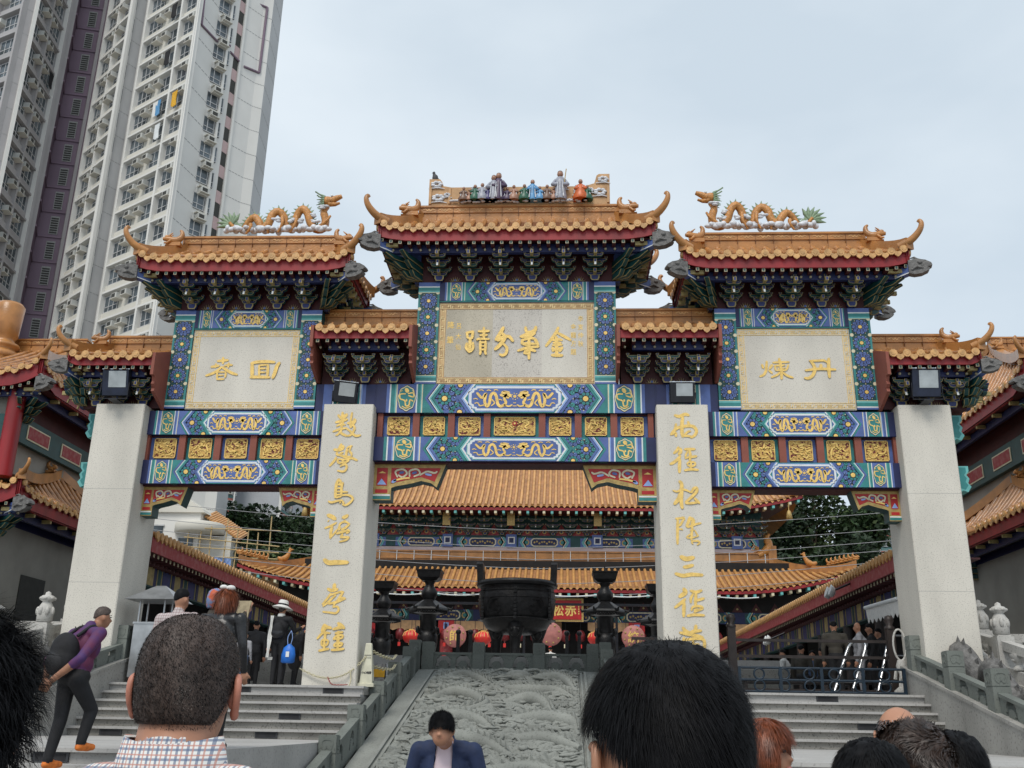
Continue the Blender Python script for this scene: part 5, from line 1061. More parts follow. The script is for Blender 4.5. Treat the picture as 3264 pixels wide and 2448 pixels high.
b = MB(); b.box(-12.9, 12.9, 35.9, 36.25, 8.0, 8.62, 'ridge_tile'); b.box(-12.95, 12.95, 35.84, 36.3, 8.62, 8.7, 'ridge_tile'); b.box(-12.95, 12.95, 35.84, 36.3, 8.22, 8.28, 'ridge_tile')
for i in range(26): x = -12.5+i*1.0; b.box(x-.018, x+.018, 35.82, 35.9, 8.05, 8.68, 'white_paint')
b.build('eave_ridge', lr)
for sg in (-1, 1):
    b = MB(); pts = [LPf(sg*(12.9+3.4*t), 1-t)+np.array([0, 0, .18]) for t in [i/10 for i in range(11)]]
    for a, c in zip(pts[:-1], pts[1:]):
        V = []
        for q in (a, c):
            for sx, dz in ((-.14, -.2), (.14, -.2), (.14, .22), (-.14, .22)): V.append(q+np.array([0, sx, dz]))
        b.add(V, [(0, 1, 5, 4), (1, 2, 6, 5), (2, 3, 7, 6), (3, 0, 4, 7)], 'ridge_tile')
    b.build('hip_ridge', lr)
    for j in range(7):
        g = MB(); beast(g, pts[-1]+(pts[-4]-pts[-1])*(j/7*1.15)+np.array([0, 0, .30]), (sg, 0), .62, 'dragon_orange'); g.build('roof_animal', lr)
    g = MB(); q = pts[5]+np.array([-sg*.2, 0, .25]); k_ = .62; g.tube(cr_pts([q+np.array(v)*k_ for v in ((sg*.75, 0, .25), (sg*.35, 0, .12), (0, 0, .28), (-sg*.28, 0, .75), (-sg*.30, 0, 1.15))], 3), [k_*v for v in (.12, .16, .2, .24, .27, .28, .26, .22, .18, .15, .13, .11, .09)], 'dragon_orange', 8); g.tube([q+(-sg*.19, 0, .62), q+(-sg*.38, 0, .60)], [.07, .02], 'dragon_orange', 6); g.build('roof_bird', lr)
    g = MB(); q = np.array([sg*12.9, 36.0, 8.55]); g.tube(cr_pts([q+(-sg*.75, 0, .02), q+(-sg*.35, 0, .22), q+(-sg*.1, 0, .6), q+(-sg*.22, 0, 1.0), q+(-sg*.05, 0, 1.25)], 3), [.2]*3+[.26]*3+[.22]*3+[.14]*2+[.08]*2, 'dragon_orange', 8)
    for k in range(4): g.tube([q+(-sg*.7, 0, .3+.05*k), q+(-sg*(1.15), 0, .1+.2*k)], [.06, .015], 'dragon_orange', 6)
    g.box(q[0]-.2, q[0]+.25, 35.8, 36.3, 8.0, 9.1, 'ridge_tile'); g.build('ridge_beast', lr)
    g = MB(); q = UPf(sg*14.3, 0)+np.array([0, 0, .1]); g.tube(cr_pts([q+(-sg*.6, 0, -.1), q, q+(sg*.4, -.1, .1), q+(sg*.6, -.15, .35)], 3), [.16]*5+[.12]*5, 'dragon_orange', 7); g.build('roof_animal', ur)
    g = MB(); q = UPf(sg*13.6, 0); g.lathe([(.0, -1.25), (.19, -1.25), (.14, -.95), (.10, -.8), (.02, -.72), (.02, -.3)], q, 'dull_gold', 10); g.build('wind_bell', ur)
# walls, beams, brackets
b = MB(); b.box(-12.6, 12.6, 36.6, 37.0, 8.6, 11.0, 'dark_red'); b.box(-14.2, 14.2, 34.6, 35.0, 1.0, 6.2, 'dark_room'); b.box(-15, 15, 35, 50, 1, 8.0, 'dark_room'); b.box(-12.3, 12.3, 37, 50, 8.0, 12.0, 'dark_room'); b.box(-12.5, 12.5, 36.0, 36.6, 8.70, 8.95, 'lilac_wall'); b.build('wall', hall)
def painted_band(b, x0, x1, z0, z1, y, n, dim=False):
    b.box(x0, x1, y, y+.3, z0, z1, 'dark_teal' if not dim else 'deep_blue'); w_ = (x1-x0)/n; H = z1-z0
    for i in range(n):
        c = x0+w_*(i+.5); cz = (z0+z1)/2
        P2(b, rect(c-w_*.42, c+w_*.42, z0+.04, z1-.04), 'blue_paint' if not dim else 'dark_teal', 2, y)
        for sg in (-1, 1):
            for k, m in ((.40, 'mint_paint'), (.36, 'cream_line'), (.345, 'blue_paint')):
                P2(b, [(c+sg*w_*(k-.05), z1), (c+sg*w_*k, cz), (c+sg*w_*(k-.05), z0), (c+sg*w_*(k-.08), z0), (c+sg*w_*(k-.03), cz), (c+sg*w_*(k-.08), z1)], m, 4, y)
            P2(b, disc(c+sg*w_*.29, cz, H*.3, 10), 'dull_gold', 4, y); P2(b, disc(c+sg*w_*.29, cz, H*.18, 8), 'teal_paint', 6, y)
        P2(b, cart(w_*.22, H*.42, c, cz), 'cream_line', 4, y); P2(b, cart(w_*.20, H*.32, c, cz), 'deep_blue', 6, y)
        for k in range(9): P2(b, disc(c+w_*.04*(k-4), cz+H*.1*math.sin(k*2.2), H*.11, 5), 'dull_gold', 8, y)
b = MB(); painted_band(b, -12.5, 12.5, 8.92, 9.50, 36.0, 7)
for x in (-9.9, -5.6, -1.9, 3.05, 7.2, 11.): b.box(x-.3, x+.3, 35.9, 36.1, 8.92, 9.65, 'blue_paint'); P2(b, rect(x-.2, x+.2, 9.1, 9.5), 'white_paint', 2, 35.9); P2(b, rect(x-.13, x+.13, 9.16, 9.44), 'deep_blue', 4, 35.9)
b.build('painted_beam', hall)
HB = bracket_mesh(1.0, 1.1, .48)
b = MB(); b.box(-12.5, 12.5, 36.2, 36.6, 9.50, 11.6, 'dark_teal'); nbk = 26
for i in range(nbk):
    x = -12.3+24.6*i/(nbk-1)
    if i < nbk-1:
        c = x+.49; P2(b, [(c-.36, 9.64), (c+.36, 9.64), (c+.1, 10.15), (c, 10.3), (c-.1, 10.15)], 'worn_red', 3, 36.2); P2(b, disc(c, 9.85, .13, 8), 'dull_gold', 5, 36.2); P2(b, disc(c, 9.85, .07, 6), 'deep_blue', 7, 36.2)
b.build('bracket_wall', hall)
for i in range(nbk): inst('bracket_set', HB, hall, (-12.3+24.6*i/(nbk-1), 36.15, 9.64))
for x in (-5.6, -1.9, 3.05, 7.2): b = MB(); b.box(x-.22, x+.22, 35.0, 35.08, 10.0, 10.75, 'dull_gold'); b.build('hanging_tablet', hall)
# under the lower eave
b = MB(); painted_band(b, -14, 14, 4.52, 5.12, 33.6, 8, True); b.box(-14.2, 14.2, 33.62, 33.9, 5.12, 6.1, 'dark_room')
for i in range(28): c = -13.6+i; P2(b, [(c-.3, 5.14), (c+.3, 5.14), (c, 5.62)], 'dark_red', 2, 33.62); P2(b, disc(c, 5.3, .06, 6), 'eave_shade_gold', 4, 33.62)
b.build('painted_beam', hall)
for x in (-12.6, -8.8, -5.2, 5.0, 8.9, 12.6):
    b = MB(); b.lathe([(.42, 1.0), (.36, 1.2), (.34, 4.5)], (x, 33.7, 0), 'worn_red', 14); b.box(x-.42, x+.42, 33.3, 34.1, 3.85, 4.5, 'sign_red'); P2(b, rect(x-.14, x+.14, 3.98, 4.4), 'sky_blue', 2, 33.3); P2(b, rect(x-.08, x+.08, 4.04, 4.34), 'deep_blue', 4, 33.3); b.build('column', hall)
for i, x in enumerate((-11.2, -7.6, -4.3, -.6, 3.2, 6.6, 10.6)):
    b = MB(); pol = [(-1.2, .55), (1.2, .55), (1.2, .15), (.9, .02), (.6, .12), (.3, .0), (0, .1), (-.3, .0), (-.6, .12), (-.9, .02), (-1.2, .15)]
    b.prism(pol, (x+.4, 33.5, 3.95), (1, 0, 0), (0, 0, 1), (0, -.04, 0), 'plaster'); b.build('valance', hall)
# name board above the doors
b = MB(); b.box(-1.85, 2.16, 32.62, 32.72, 4.45, 5.66, 'dull_gold'); b.box(-1.74, 2.05, 32.58, 32.63, 4.56, 5.55, 'sign_red'); nb_ = b.build('name_board', hall)
g = MB()
for ch, x in (('赤', 1.48), ('松', .82), ('黃', .16), ('仙', -.5), ('祠', -1.16)): text_mesh(g, ch, .62, lambda a_, c_, x=x: np.array([x+a_, 32.57, 4.80+c_]), 'gold', bold=.025)
for i in range(5): P2(g, rect(1.88, 1.94, 5.30-i*.12, 5.38-i*.12), 'gold', 2, 32.58)
g.build('lettering', nb_)
def lantern(loc, r, label, m='lantern_red', group='large red lanterns before the hall'):
    t = thing('red_lantern', label, 'lantern', loc, group); b = MB(); b.lathe([(.3*r, -.72*r), (.72*r, -.6*r), (.98*r, -.25*r), (1.02*r, .1*r), (.85*r, .5*r), (.45*r, .74*r), (.3*r, .76*r)], loc, m, 18); b.build('shade', t)
    for i in range(18):
        pass
    b = MB(); b.lathe([(.33*r, .74*r), (.33*r, .9*r)], loc, 'gold', 12); b.lathe([(.33*r, -.86*r), (.33*r, -.7*r)], loc, 'gold', 12)
    for i in range(14): q = 2*math.pi*i/14; c_, s_ = math.cos(q), math.sin(q); L0 = np.array(loc); b.tube([L0+(.46*r*c_, .46*r*s_, .745*r), L0+(.87*r*c_, .87*r*s_, .5*r), L0+(1.03*r*c_, 1.03*r*s_, .1*r)], .012, 'gold', 4)
    b.build('gilt_cap', t); b = MB(); b.tube([np.array(loc)+(0, 0, .9*r), np.array(loc)+(0, 0, 2.2*r)], .012, 'ink', 4); b.tube([np.array(loc)+(0, 0, -.86*r), np.array(loc)+(0, 0, -1.5*r)], [.02, .06], m, 6); b.build('tassel', t)
# gantry that carries lanterns and round boards
gy = 23.0
t = thing('lantern_gantry', 'dark steel gantry of posts and rail carrying lanterns and round boards before the hall', 'gantry', (0, gy, 1.0)); b = MB()
for x in (-8.5, -4.6, -.6, 3.4, 7.6): b.box(x-.05, x+.05, gy-.05, gy+.05, 1.0, 4.3, 'black_metal')
b.box(-8.6, 7.7, gy-.04, gy+.04, 4.22, 4.32, 'black_metal'); b.build('frame', t)
for x, z, l in ((-5.5, 2.80, 'red lantern hanging left of the left bronze lamp'), (-2.37, 2.78, 'red lantern half hidden by the left side of the big cauldron'), (2.52, 2.84, 'red lantern partly behind the right bronze lamp')): lantern((x, gy, z+.0), .37, l)
for x, z, ch, l in ((-3.6, 2.88, '師', 'pink round board with a gilt character left of the cauldron'), (4.10, 2.92, '統', 'pink round board with gilt strokes just above the large black haired head'), (.55, 3.0, '', 'pink round board peeping out behind the cauldron leg')):
    b = MB(); b.lathe([(0, -.04), (.47, -.04), (.5, 0), (.47, .04), (0, .04)], (x, gy, z), 'disc_pink', 24, ax=(np.array([1., 0, 0]), np.array([0, 0, 1.]), np.array([0, 1., 0])))
    for i in range(8): q = 2*math.pi*i/8+.3; b.ell((x+.38*math.cos(q), gy-.05, z+.38*math.sin(q)), (.045, .02, .045), 'dull_gold', 6, 4)
    if ch: text_mesh(b, ch, .5, lambda a_, c_: np.array([x+a_, gy-.047, z-.19+c_]), 'gold', bold=.02)
    b.box(x-.012, x+.012, gy-.012, gy+.012, z+.47, 4.25, 'ink'); tag(b.build('round_board', None, (x, gy, z)), l, 'sign board', 'pink round boards')
sl = None
for i in range(30):
    x = -11.6+.8*i
    b = MB(); b.lathe([(.1, -.28), (.24, -.2), (.26, .12), (.14, .3)], (0, 0, 0), 'lantern_deep', 10); b.tube([(0, 0, .3), (0, 0, .75)], .015, 'ink', 4); b.box(-.07, .07, -.27, -.25, -.62, -.42, 'cream_line' if i % 3 == 1 else 'lantern_red'); b.tube([(0, -.2, -.28), (0, -.25, -.45)], .03, 'lantern_deep', 4)
    o = b.build('small_lantern'); o.location = (x, 33.0, 3.72); tag(o, 'small deep red lantern with a paper slip in the row under the hall eave', 'lantern', 'small red lanterns in a row under the hall eave')
# --- incense cauldron and bronze lamps on the courtyard
bx, by = -.42, 12.0
t = thing('incense_cauldron', 'huge black bronze three legged cauldron with two upright handles', 'cauldron', (bx, by, 1.0))
b = MB(); b.lathe([(.0, 2.05), (.6, 2.08), (1.0, 2.25), (1.20, 2.60), (1.26, 3.0), (1.25, 3.3), (1.20, 3.52), (1.22, 3.56), (1.18, 3.56), (1.12, 3.3), (1.0, 2.6), (0, 2.4)], (bx, by, 0), 'bronze', 40)
for i in range(6):
    q = R(90+60*i); c_, s_ = math.cos(q), math.sin(q)
    for k in range(9): b.box(bx+1.25*c_-.045, bx+1.25*c_+.045, by-1.25*s_-.05, by-1.25*s_+.05, 2.45+.115*k, 2.54+.115*k, 'bronze')
for sg in (-1, 1):
    for q in (-.5, .5):
        c = np.array([bx+.62*sg, by-1.12, 2.85]); tr = lambda x, z: np.array([c[0]+x, c[1]+abs(c[0]+x-bx)*.12-.03, c[2]+z])
        stroke(b, [(-.2*sg, .2), (.2*sg, .22), (.24*sg, -.1), (0, -.2), (-.18*sg, -.05), (-.02*sg, .05)], .05, tr, (0, -.05, 0), 'bronze')
for z in (2.5, 3.15, 3.38): b.lathe([(1.22, z-.02), (1.28, z), (1.22, z+.02)], (bx, by, 0), 'bronze', 40)
b.build('bowl', t); b = MB(); b.lathe([(1.18, 3.54), (1.32, 3.56), (1.34, 3.64), (1.30, 3.72), (1.16, 3.72)], (bx, by, 0), 'bronze', 40); b.build('rim', t)
for sg in (-1, 1):
    b = MB(); x = bx+sg*1.18
    b.prism([(-.45, 0), (-.45, .66), (-.38, .74), (.38, .74), (.45, .66), (.45, 0), (.25, 0), (.25, .5), (-.25, .5), (-.25, 0)], (x-.10, by, 3.60), (0, 1, 0), (sg*.06, 0, 1), (.20, 0, 0), 'bronze'); b.build('handle', t)
for a in (-90, 30, 150):
    c_, s_ = math.cos(R(a)), math.sin(R(a)); b = MB(); x, y = bx+.78*c_, by+.78*s_
    b.lathe([(.26, 1.0), (.27, 1.08), (.19, 1.16), (.15, 1.5), (.17, 1.9), (.27, 2.15), (.33, 2.35), (.2, 2.5)], (x, y, 0), 'bronze', 14); b.ell((x, y-.22, 2.1), (.16, .1, .2), 'bronze', 8, 6)
    for s2 in (-1, 1): b.ell((x+.1*s2, y-.3, 2.15), (.05, .04, .05), 'bronze', 6, 4)
    b.build('leg', t)
def bronze_lamp(x, y, label):
    t = thing('bronze_lamp', label, 'lantern', (x, y, 1.0), 'tall bronze pagoda lamps')
    sqr = lambda pr_, n, m='bronze', k=4: (lambda b: (b.lathe(pr_, (x, y, 0), m, k, sq=True), b.build(n, t)))(MB())
    b = MB(); b.lathe([(.42, 1.0), (.42, 1.15), (.3, 1.2), (.2, 1.4), (.28, 1.5), (.33, 1.75), (.34, 1.95), (.28, 2.1), (.2, 2.15)], (x, y, 0), 'bronze', 16)
    for i in range(4): q = R(45+90*i); b.tube(cr_pts([(x+.28*math.cos(q), y+.28*math.sin(q), 2.05), (x+.44*math.cos(q), y+.44*math.sin(q), 2.1), (x+.40*math.cos(q), y+.40*math.sin(q), 2.26)], 3), .05, 'bronze', 6)
    b.build('base', t)
    b = MB(); b.lathe([(.24, 2.1), (.27, 2.2), (.27, 2.62), (.34, 2.66)], (x, y, 0), 'bronze', 6); b.build('lamp_chamber', t)
    b = MB(); b.lathe([(.60, 2.72), (.70, 2.80), (.66, 2.86), (.45, 2.98), (.20, 3.14)], (x, y, 0), 'bronze', 6, smooth=False)
    for i in range(6):
        q = 2*math.pi*i/6; b.tube([(x+.62*math.cos(q), y+.62*math.sin(q), 2.86), (x+.76*math.cos(q), y+.76*math.sin(q), 2.82), (x+.80*math.cos(q), y+.80*math.sin(q), 2.92)], [.05, .05, .02], 'bronze', 5)
        for k in range(7): q2 = q+2*math.pi/6*(k+.5)/7; rr_ = .63*math.cos(math.pi/6)/math.cos(((q2) % (math.pi/3))-math.pi/6); b.ell((x+rr_*math.cos(q2), y+rr_*math.sin(q2), 2.72), (.035, .035, .04), 'bronze', 6, 4)
    b.build('roof', t)
    b = MB(); b.lathe([(.18, 3.12), (.26, 3.26), (.27, 3.4), (.16, 3.56), (.14, 3.64), (.2, 3.74)], (x, y, 0), 'bronze', 14); b.lathe([(.24, 3.74), (.36, 3.84), (.40, 4.03), (.42, 4.05), (.42, 4.09), (.36, 4.09)], (x, y, 0), 'bronze', 4, sq=True); b.tube([(x, y, 4.05), (x, y, 4.27)], .025, 'bronze', 6); b.build('finial', t)
bronze_lamp(-3.32, 12, 'black bronze pagoda lamp left of the cauldron'); bronze_lamp(2.46, 12, 'black bronze pagoda lamp right of the cauldron')
bronze_lamp(-5.35, 15.0, 'black bronze pagoda lamp half hidden behind the left inscribed column'); bronze_lamp(4.45, 15.0, 'black bronze pagoda lamp half hidden behind the right inscribed column')
for x in (-1.9, -1.55, 1.2, 1.55):
    b = MB(); b.box(x-.05, x+.05, 7.95, 8.05, 1.0, 1.72, 'bronze'); b.ell((x, 8, 1.78), (.08, .08, .08), 'bronze', 8, 6); tag(b.build('bollard', None, (x, 8, 1)), 'short dark bollard with a ball top behind the level balustrade', 'bollard', 'dark ball topped bollards')
# wires strung across the courtyard
for i, (Y, zc, ze_, lab) in enumerate(((26, 8.05, 9.6, 'highest thin wire crossing before the hall'), (26.5, 7.3, 8.9, 'second thin wire crossing before the hall brackets'), (24, 6.35, 8.0, 'thin wire crossing before the painted beam of the hall'), (25, 6.1, 7.7, 'thin wire just below the hall beam'), (22, 5.0, 7.0, 'thin wire crossing before the lower roof'), (20, 4.2, 6.4, 'lowest thin wire sagging before the lower roof edge'))):
    b = MB(); b.tube([(x, Y, zc+(ze_-zc)*(abs(x)/22)**1.5) for x in np.linspace(-22, 22, 25)], .014, 'wire_grey', 4, caps=False); tag(b.build('overhead_wire', None, (0, Y, zc)), lab, 'wire', 'wires strung over the courtyard')
b = MB(); pts = [(x, 30.6, 5.62-.10*abs(math.sin(x*1.1))) for x in np.linspace(-11, 11, 90)]; b.tube(pts, .03, 'white_paint', 4); tag(b.build('light_string', None, (0, 30.6, 5.5)), 'white string of fairy lights looped under the lower hall eave', 'light string')
# ------------------------------------------------------------------ covered galleries and side pavilions
for sg, nm in ((-1, 'left'), (1, 'right')):
    z0_ = 3.40 if sg < 0 else 3.12; X = sg*8.6; y0_, y1_ = 1.9, 30.0; n = round((y1_-y0_)/.26); L_ = y1_-y0_
    t = thing('covered_gallery', '%s side gallery with orange tiles and red eave board receding to the hall' % nm, 'gallery', (sg*10, 10, 0))
    b = MB(); b.add([(X, y0_, z0_), (X, y1_, z0_), (sg*10.5, y1_, z0_+.56), (sg*10.5, y0_, z0_+.56)], [(0, 1, 2, 3)], 'tile_groove')
    for i in range(n):
        y = y0_+L_*(i+.5)/n; b.tube([(X-sg*.04, y, z0_+.03), (sg*10.5, y, z0_+.59)], .075, 'orange_tile', 6); b.tube([(X-sg*.07, y, z0_+.03), (X-sg*.02, y, z0_+.03)], .10, 'tile_end', 8)
        b.prism([(-.09, .02), (-.05, -.07), (0, -.11), (.05, -.07), (.09, .02)], (X-sg*.03, y+.13, z0_), (0, 1, 0), (0, 0, 1), (sg*.03, 0, 0), 'tile_end')
    b.build('tiled_roof', t)
    b = MB(); b.box(min(X, X+sg*.06), max(X, X+sg*.06), y0_, y1_, z0_-.37, z0_-.03, 'worn_red'); b.box(min(X+sg*.06, sg*10.5), max(X+sg*.06, sg*10.5), y0_, y1_, z0_-.10, z0_-.06, 'dark_red')
    for i in range(n):
        y = y0_+L_*(i+.5)/n; b.box(min(X+sg*.09, X+sg*.5), max(X+sg*.09, X+sg*.5), y-.04, y+.04, z0_-.455, z0_-.37, 'dark_red'); b.box(min(X+sg*.08, X+sg*.09), max(X+sg*.08, X+sg*.09), y-.042, y+.042, z0_-.457, z0_-.372, 'rafter_end'); b.lathe([(0, 0), (.04, 0), (.04, .3)], (X+sg*.30, y+.1, z0_-.52), 'dark_red', 6, ax=(np.array([0, 1., 0]), np.array([0, 0, 1.]), np.array([sg*1., 0, 0])))
    b.build('painted_eave', t)
    b = MB(); xb = X+sg*.55; b.box(min(xb, xb+sg*.25), max(xb, xb+sg*.25), y0_, y1_, z0_-1.02, z0_-.45, 'dark_teal')
    k = 0; y = y0_+.2
    while y < y1_-1.6:
        for dy, w_, m in ((0, .12, 'dark_teal'), (.14, .04, 'eave_shade_gold'), (.22, .5, 'eave_shade_blue'), (.76, .04, 'eave_shade_gold'), (.85, .75, 'deep_blue'), (1.03, .4, 'eave_shade_gold'), (1.64, .04, 'eave_shade_gold')):
            b.box(min(xb-sg*(.006+.002*dy), xb), max(xb-sg*(.006+.002*dy), xb), y+dy, y+dy+w_, z0_-.98+ (.12 if m == 'dull_gold' else 0), z0_-.50-(.12 if m == 'dull_gold' else 0), m)
        y += 1.8
    b.build('painted_beam', t)
    for y in np.arange(y0_+.6, y1_, 3.0):
        b = MB(); b.lathe([(.26, 0), (.24, .3), (.19, .4), (.18, z0_-1.0)], (X+sg*.68, y, 0), 'olive_cloth' if False else 'fence_brown', 12); b.build('column', t)
    b = MB(); b.box(min(sg*10.3, sg*10.5), max(sg*10.3, sg*10.5), 4.6, y1_, 0, z0_+.5, 'dark_room'); b.box(min(X+sg*.6, sg*10.4), max(X+sg*.6, sg*10.4), y1_-.2, y1_, 0, z0_, 'dark_room'); b.build('back_wall', t)
    # pavilion
    t = thing('side_pavilion', 'two roofed pavilion with orange tiles and grey walls cut off by the %s edge' % nm, 'pavilion', (sg*15, 8, .6))
    wyb = 4.0
    tiled_roof(t, sg*16.6, 3.9, 4.6, 7.95, 2.6, 10.2, 6.7, 3.1, cy=7.6, pitch=.36, lift=.35, fas=.42, horns=.75, head=1.0, wy=3.7)
    tiled_roof(t, sg*16.55, 3.9, 3.7, 4.72, 2.9, 5.9, 3.6, 3.0, cy=6.6, pitch=.36, lift=.3, fas=.42, horns=.7, head=1.0, wy=3.0)
    b = MB(); b.lathe([(.5, 0), (.62, .12), (.42, .3), (.38, .36), (.48, .42), (.48, .52), (.33, .58), (.30, .7), (.38, .8), (.44, 1.8), (.36, 1.9), (0, 1.92)], (sg*16.35, 7.0, 9.7), 'ridge_tile', 18); b.build('roof_finial', t)
    b = MB(); x0, x1 = sorted((sg*13.5, sg*20)); b.box(x0, x1, 3.6, 11.5, .6, 4.3, 'pavilion_wall'); b.box(x0+.05, x1-.05, 3.7, 11.3, 5.4, 7.6, 'pavilion_wall'); b.box(x0-.02, x1+.02, 3.55, 11.52, 4.05, 4.25, 'deep_blue'); b.build('wall', t)
    b = MB()
    for zz in (6.55,):
        b.box(min(sg*13.35, sg*13.5), max(sg*13.35, sg*13.5), 3.4, 11.5, zz-.35, zz+.35, 'dark_teal')
        for k in range(4): y = 4+k*1.9; b.box(min(sg*13.33, sg*13.35), max(sg*13.33, sg*13.35), y, y+1.2, zz-.2, zz+.2, 'cream_line'); b.box(min(sg*13.32, sg*13.33), max(sg*13.32, sg*13.33), y+.05, y+1.15, zz-.16, zz+.16, 'worn_red')
    b.box(min(sg*13.4, sg*20), max(sg*13.4, sg*20), 3.45, 3.6, 6.2, 6.9, 'dark_teal'); b.build('painted_beam', t)
    for x in (sg*13.5, sg*17): b = MB(); b.lathe([(.22, 5.2), (.22, 7.6)], (x, 3.5, 0), 'red_paint', 14); b.build('column', t)
    b = MB(); b.box(min(sg*14.0, sg*15.1), max(sg*14.0, sg*15.1), 3.56, 3.62, .6, 2.9, 'dark_opening'); b.build('doorway', t); b = MB(); b.box(min(sg*13.47, sg*13.5), max(sg*13.47, sg*13.5), 5.2, 6.5, .6, 2.9, 'dark_opening'); b.build('doorway', t)
    b = MB(); b.box(min(sg*13.56, sg*13.85), max(sg*13.56, sg*13.85), 3.35, 3.62, 2.75, 2.95, 'white_paint'); b.build('air_vent', t)
b = MB(); b.box(-40, -10.3, .0, 60, 0, .6, 'wall_stone'); b.box(10.3, 40, .0, 60, 0, .6, 'wall_stone'); kind(b.build('terrace'), 'structure')
# awning and lamps by the right gallery
t = thing('awning', 'white awning with a scalloped edge hung under the right gallery', 'awning', (8.5, 3, 2.0)); b = MB()
a0, a1 = at(2758, 1938, 24.4), at(2862, 1908, 22.3); d = (a1-a0); L_ = np.linalg.norm(d); d /= L_
b.add([a0, a1, a1+(1.0, .1, .35), a0+(1.0, .1, .35)], [(0, 1, 2, 3)], 'white_paint'); b.tube([a0, a1], .05, 'white_paint', 8); b.build('cover', t)
b = MB(); pol = [(0, 0)]
for k in range(8): pol += [(L_*(k+.5)/8, -.40), (L_*(k+1)/8, -.29)]
pol += [(L_, 0)]
b.prism(pol[::-1], a0+np.array([0, 0, 0]), d, (0, 0, 1), (.015, 0, 0), 'white_cloth'); b.build('valance', t)
for i, (x, y, z, l) in enumerate(((8.05, 5.6, 2.72, 'white twin spotlights under the right gallery eave, the higher pair'), (7.9, 13.5, 2.1, 'white twin spotlights low under the far end of the right gallery eave'))):
    t = thing('spotlight', l, 'spotlight', (x, y, z), 'white twin spotlights on the right gallery')
    for s2 in (-1, 1): b = MB(); b.lathe([(.05, -.2), (.13, -.12), (.15, .1), (.12, .11)], (x, y+.2*s2, z), 'white_paint', 12, ax=(np.array([0, 1., 0]), np.array([.3, 0, .95]), np.array([-.6, -.75, .2]))); b.build('lamp_head', t)
    b = MB(); b.tube([(x, y-.2, z), (x, y+.2, z)], .03, 'white_paint', 6); b.tube([(x, y, z), (x+.6, y, z+.25)], .03, 'black_metal', 6); b.build('bracket', t)
# ------------------------------------------------------------------ apartment tower, far blocks, hill, trees
tw = thing('apartment_tower', 'very tall white residential tower with mauve recess filling the upper left', 'apartment tower', (-50, 90, -2))
TP = [(-200, 97), (0, 92), (45, 93), (150, 100), (181, 101), (190, 103.6), (274, 104.2), (290, 101.5), (362, 97), (420, 98.9), (420.5, 98), (583, 92), (657, 96), (692, 97), (718, 98), (741, 99), (800, 101), (832, 101.6), (863, 106)]
TX = [np.array([*at(x, 362, d)[:2], 0.]) for x, d in TP]; TZ0, TZ1, FH = 10.0, 118.0, 2.78
TM = ['tower_shade', 'tower_shade', 'tower_shade', 'tower_shade', 'tower_mauve', 'tower_mauve', 'tower_mauve', 'tower_cream', 'tower_grey', 'tower_grey', 'tower_cream', 'tower_white', 'tower_white', 'tower_white', 'tower_white', 'tower_white', 'tower_white', 'tower_grey']
def seg(i):
    P, Q = TX[i], TX[i+1]; d = Q-P; L_ = np.linalg.norm(d); d = d/L_; n = np.array([d[1], -d[0], 0]); return P, d, L_, n
b = MB()
recess = {2: .4, 7: .4, 10: .4, 0: .4}
for i in range(len(TX)-1):
    P, d, L_, n = seg(i); o = -n*recess.get(i, 0)
    V = [P+o, P+d*L_+o]; b.add([V[0]+(0, 0, TZ0), V[1]+(0, 0, TZ0), V[1]+(0, 0, TZ1), V[0]+(0, 0, TZ1)], [(0, 1, 2, 3)], TM[i])
_dv = np.array([TX[-1][0]-CP[0], TX[-1][1]-CP[1], 0.]); Bk = [TX[-1]+_dv*.28+np.array([-6., 0, 0]), TX[0]+np.array([0, 60., 0])]
for A, C in ((TX[-1], Bk[0]), (Bk[0], Bk[1]), (Bk[1], TX[0])): b.add([A+(0, 0, TZ0), C+(0, 0, TZ0), C+(0, 0, TZ1), A+(0, 0, TZ1)], [(0, 1, 2, 3)], 'tower_grey')
b.add([p_+(0, 0, TZ1) for p_ in TX]+[p_+(0, 0, TZ1) for p_ in Bk], [list(range(len(TX)+2))], 'tower_grey'); b.build('wall', tw)
WN = MB(); WN.box(-1.05, 1.05, -.06, .10, 0, 1.6, 'window_glass')
for x in (-1.02, -.35, .35, 1.02): WN.box(x-.035, x+.035, -.10, -.05, 0, 1.6, 'window_frame')
for z in (0, .5, 1.55): WN.box(-1.05, 1.05, -.11, -.05, z, z+.06, 'window_frame')
WN.box(.3, .85, -.5, -.47, .5, 1.45, 'window_frame') if False else None
WM = WN.build('window', mesh_only=True)
AC = MB(); AC.box(-.42, .42, -.62, .05, 0, .5, 'air_conditioner'); AC.box(-.34, .2, -.63, -.61, .06, .44, 'dark_opening'); AC.box(-.5, .5, -.7, .05, -.08, -.02, 'tower_cream'); AM = AC.build('air_conditioner', mesh_only=True)
wins, acs = [], []; fins = MB()
def ob(P, d, n, u0, u1, w0, w1, z0, z1, m):
    c = P+d*(u0+u1)/2+n*(w0+w1)/2+np.array([0, 0, (z0+z1)/2]); fins.obox(c, d*(u1-u0)/2, n*(w1-w0)/2, np.array([0, 0, (z1-z0)/2]), m)
rr = random.Random(11)
floors = [TZ0+4+FH*k for k in range(int((TZ1-TZ0-4)/FH))]
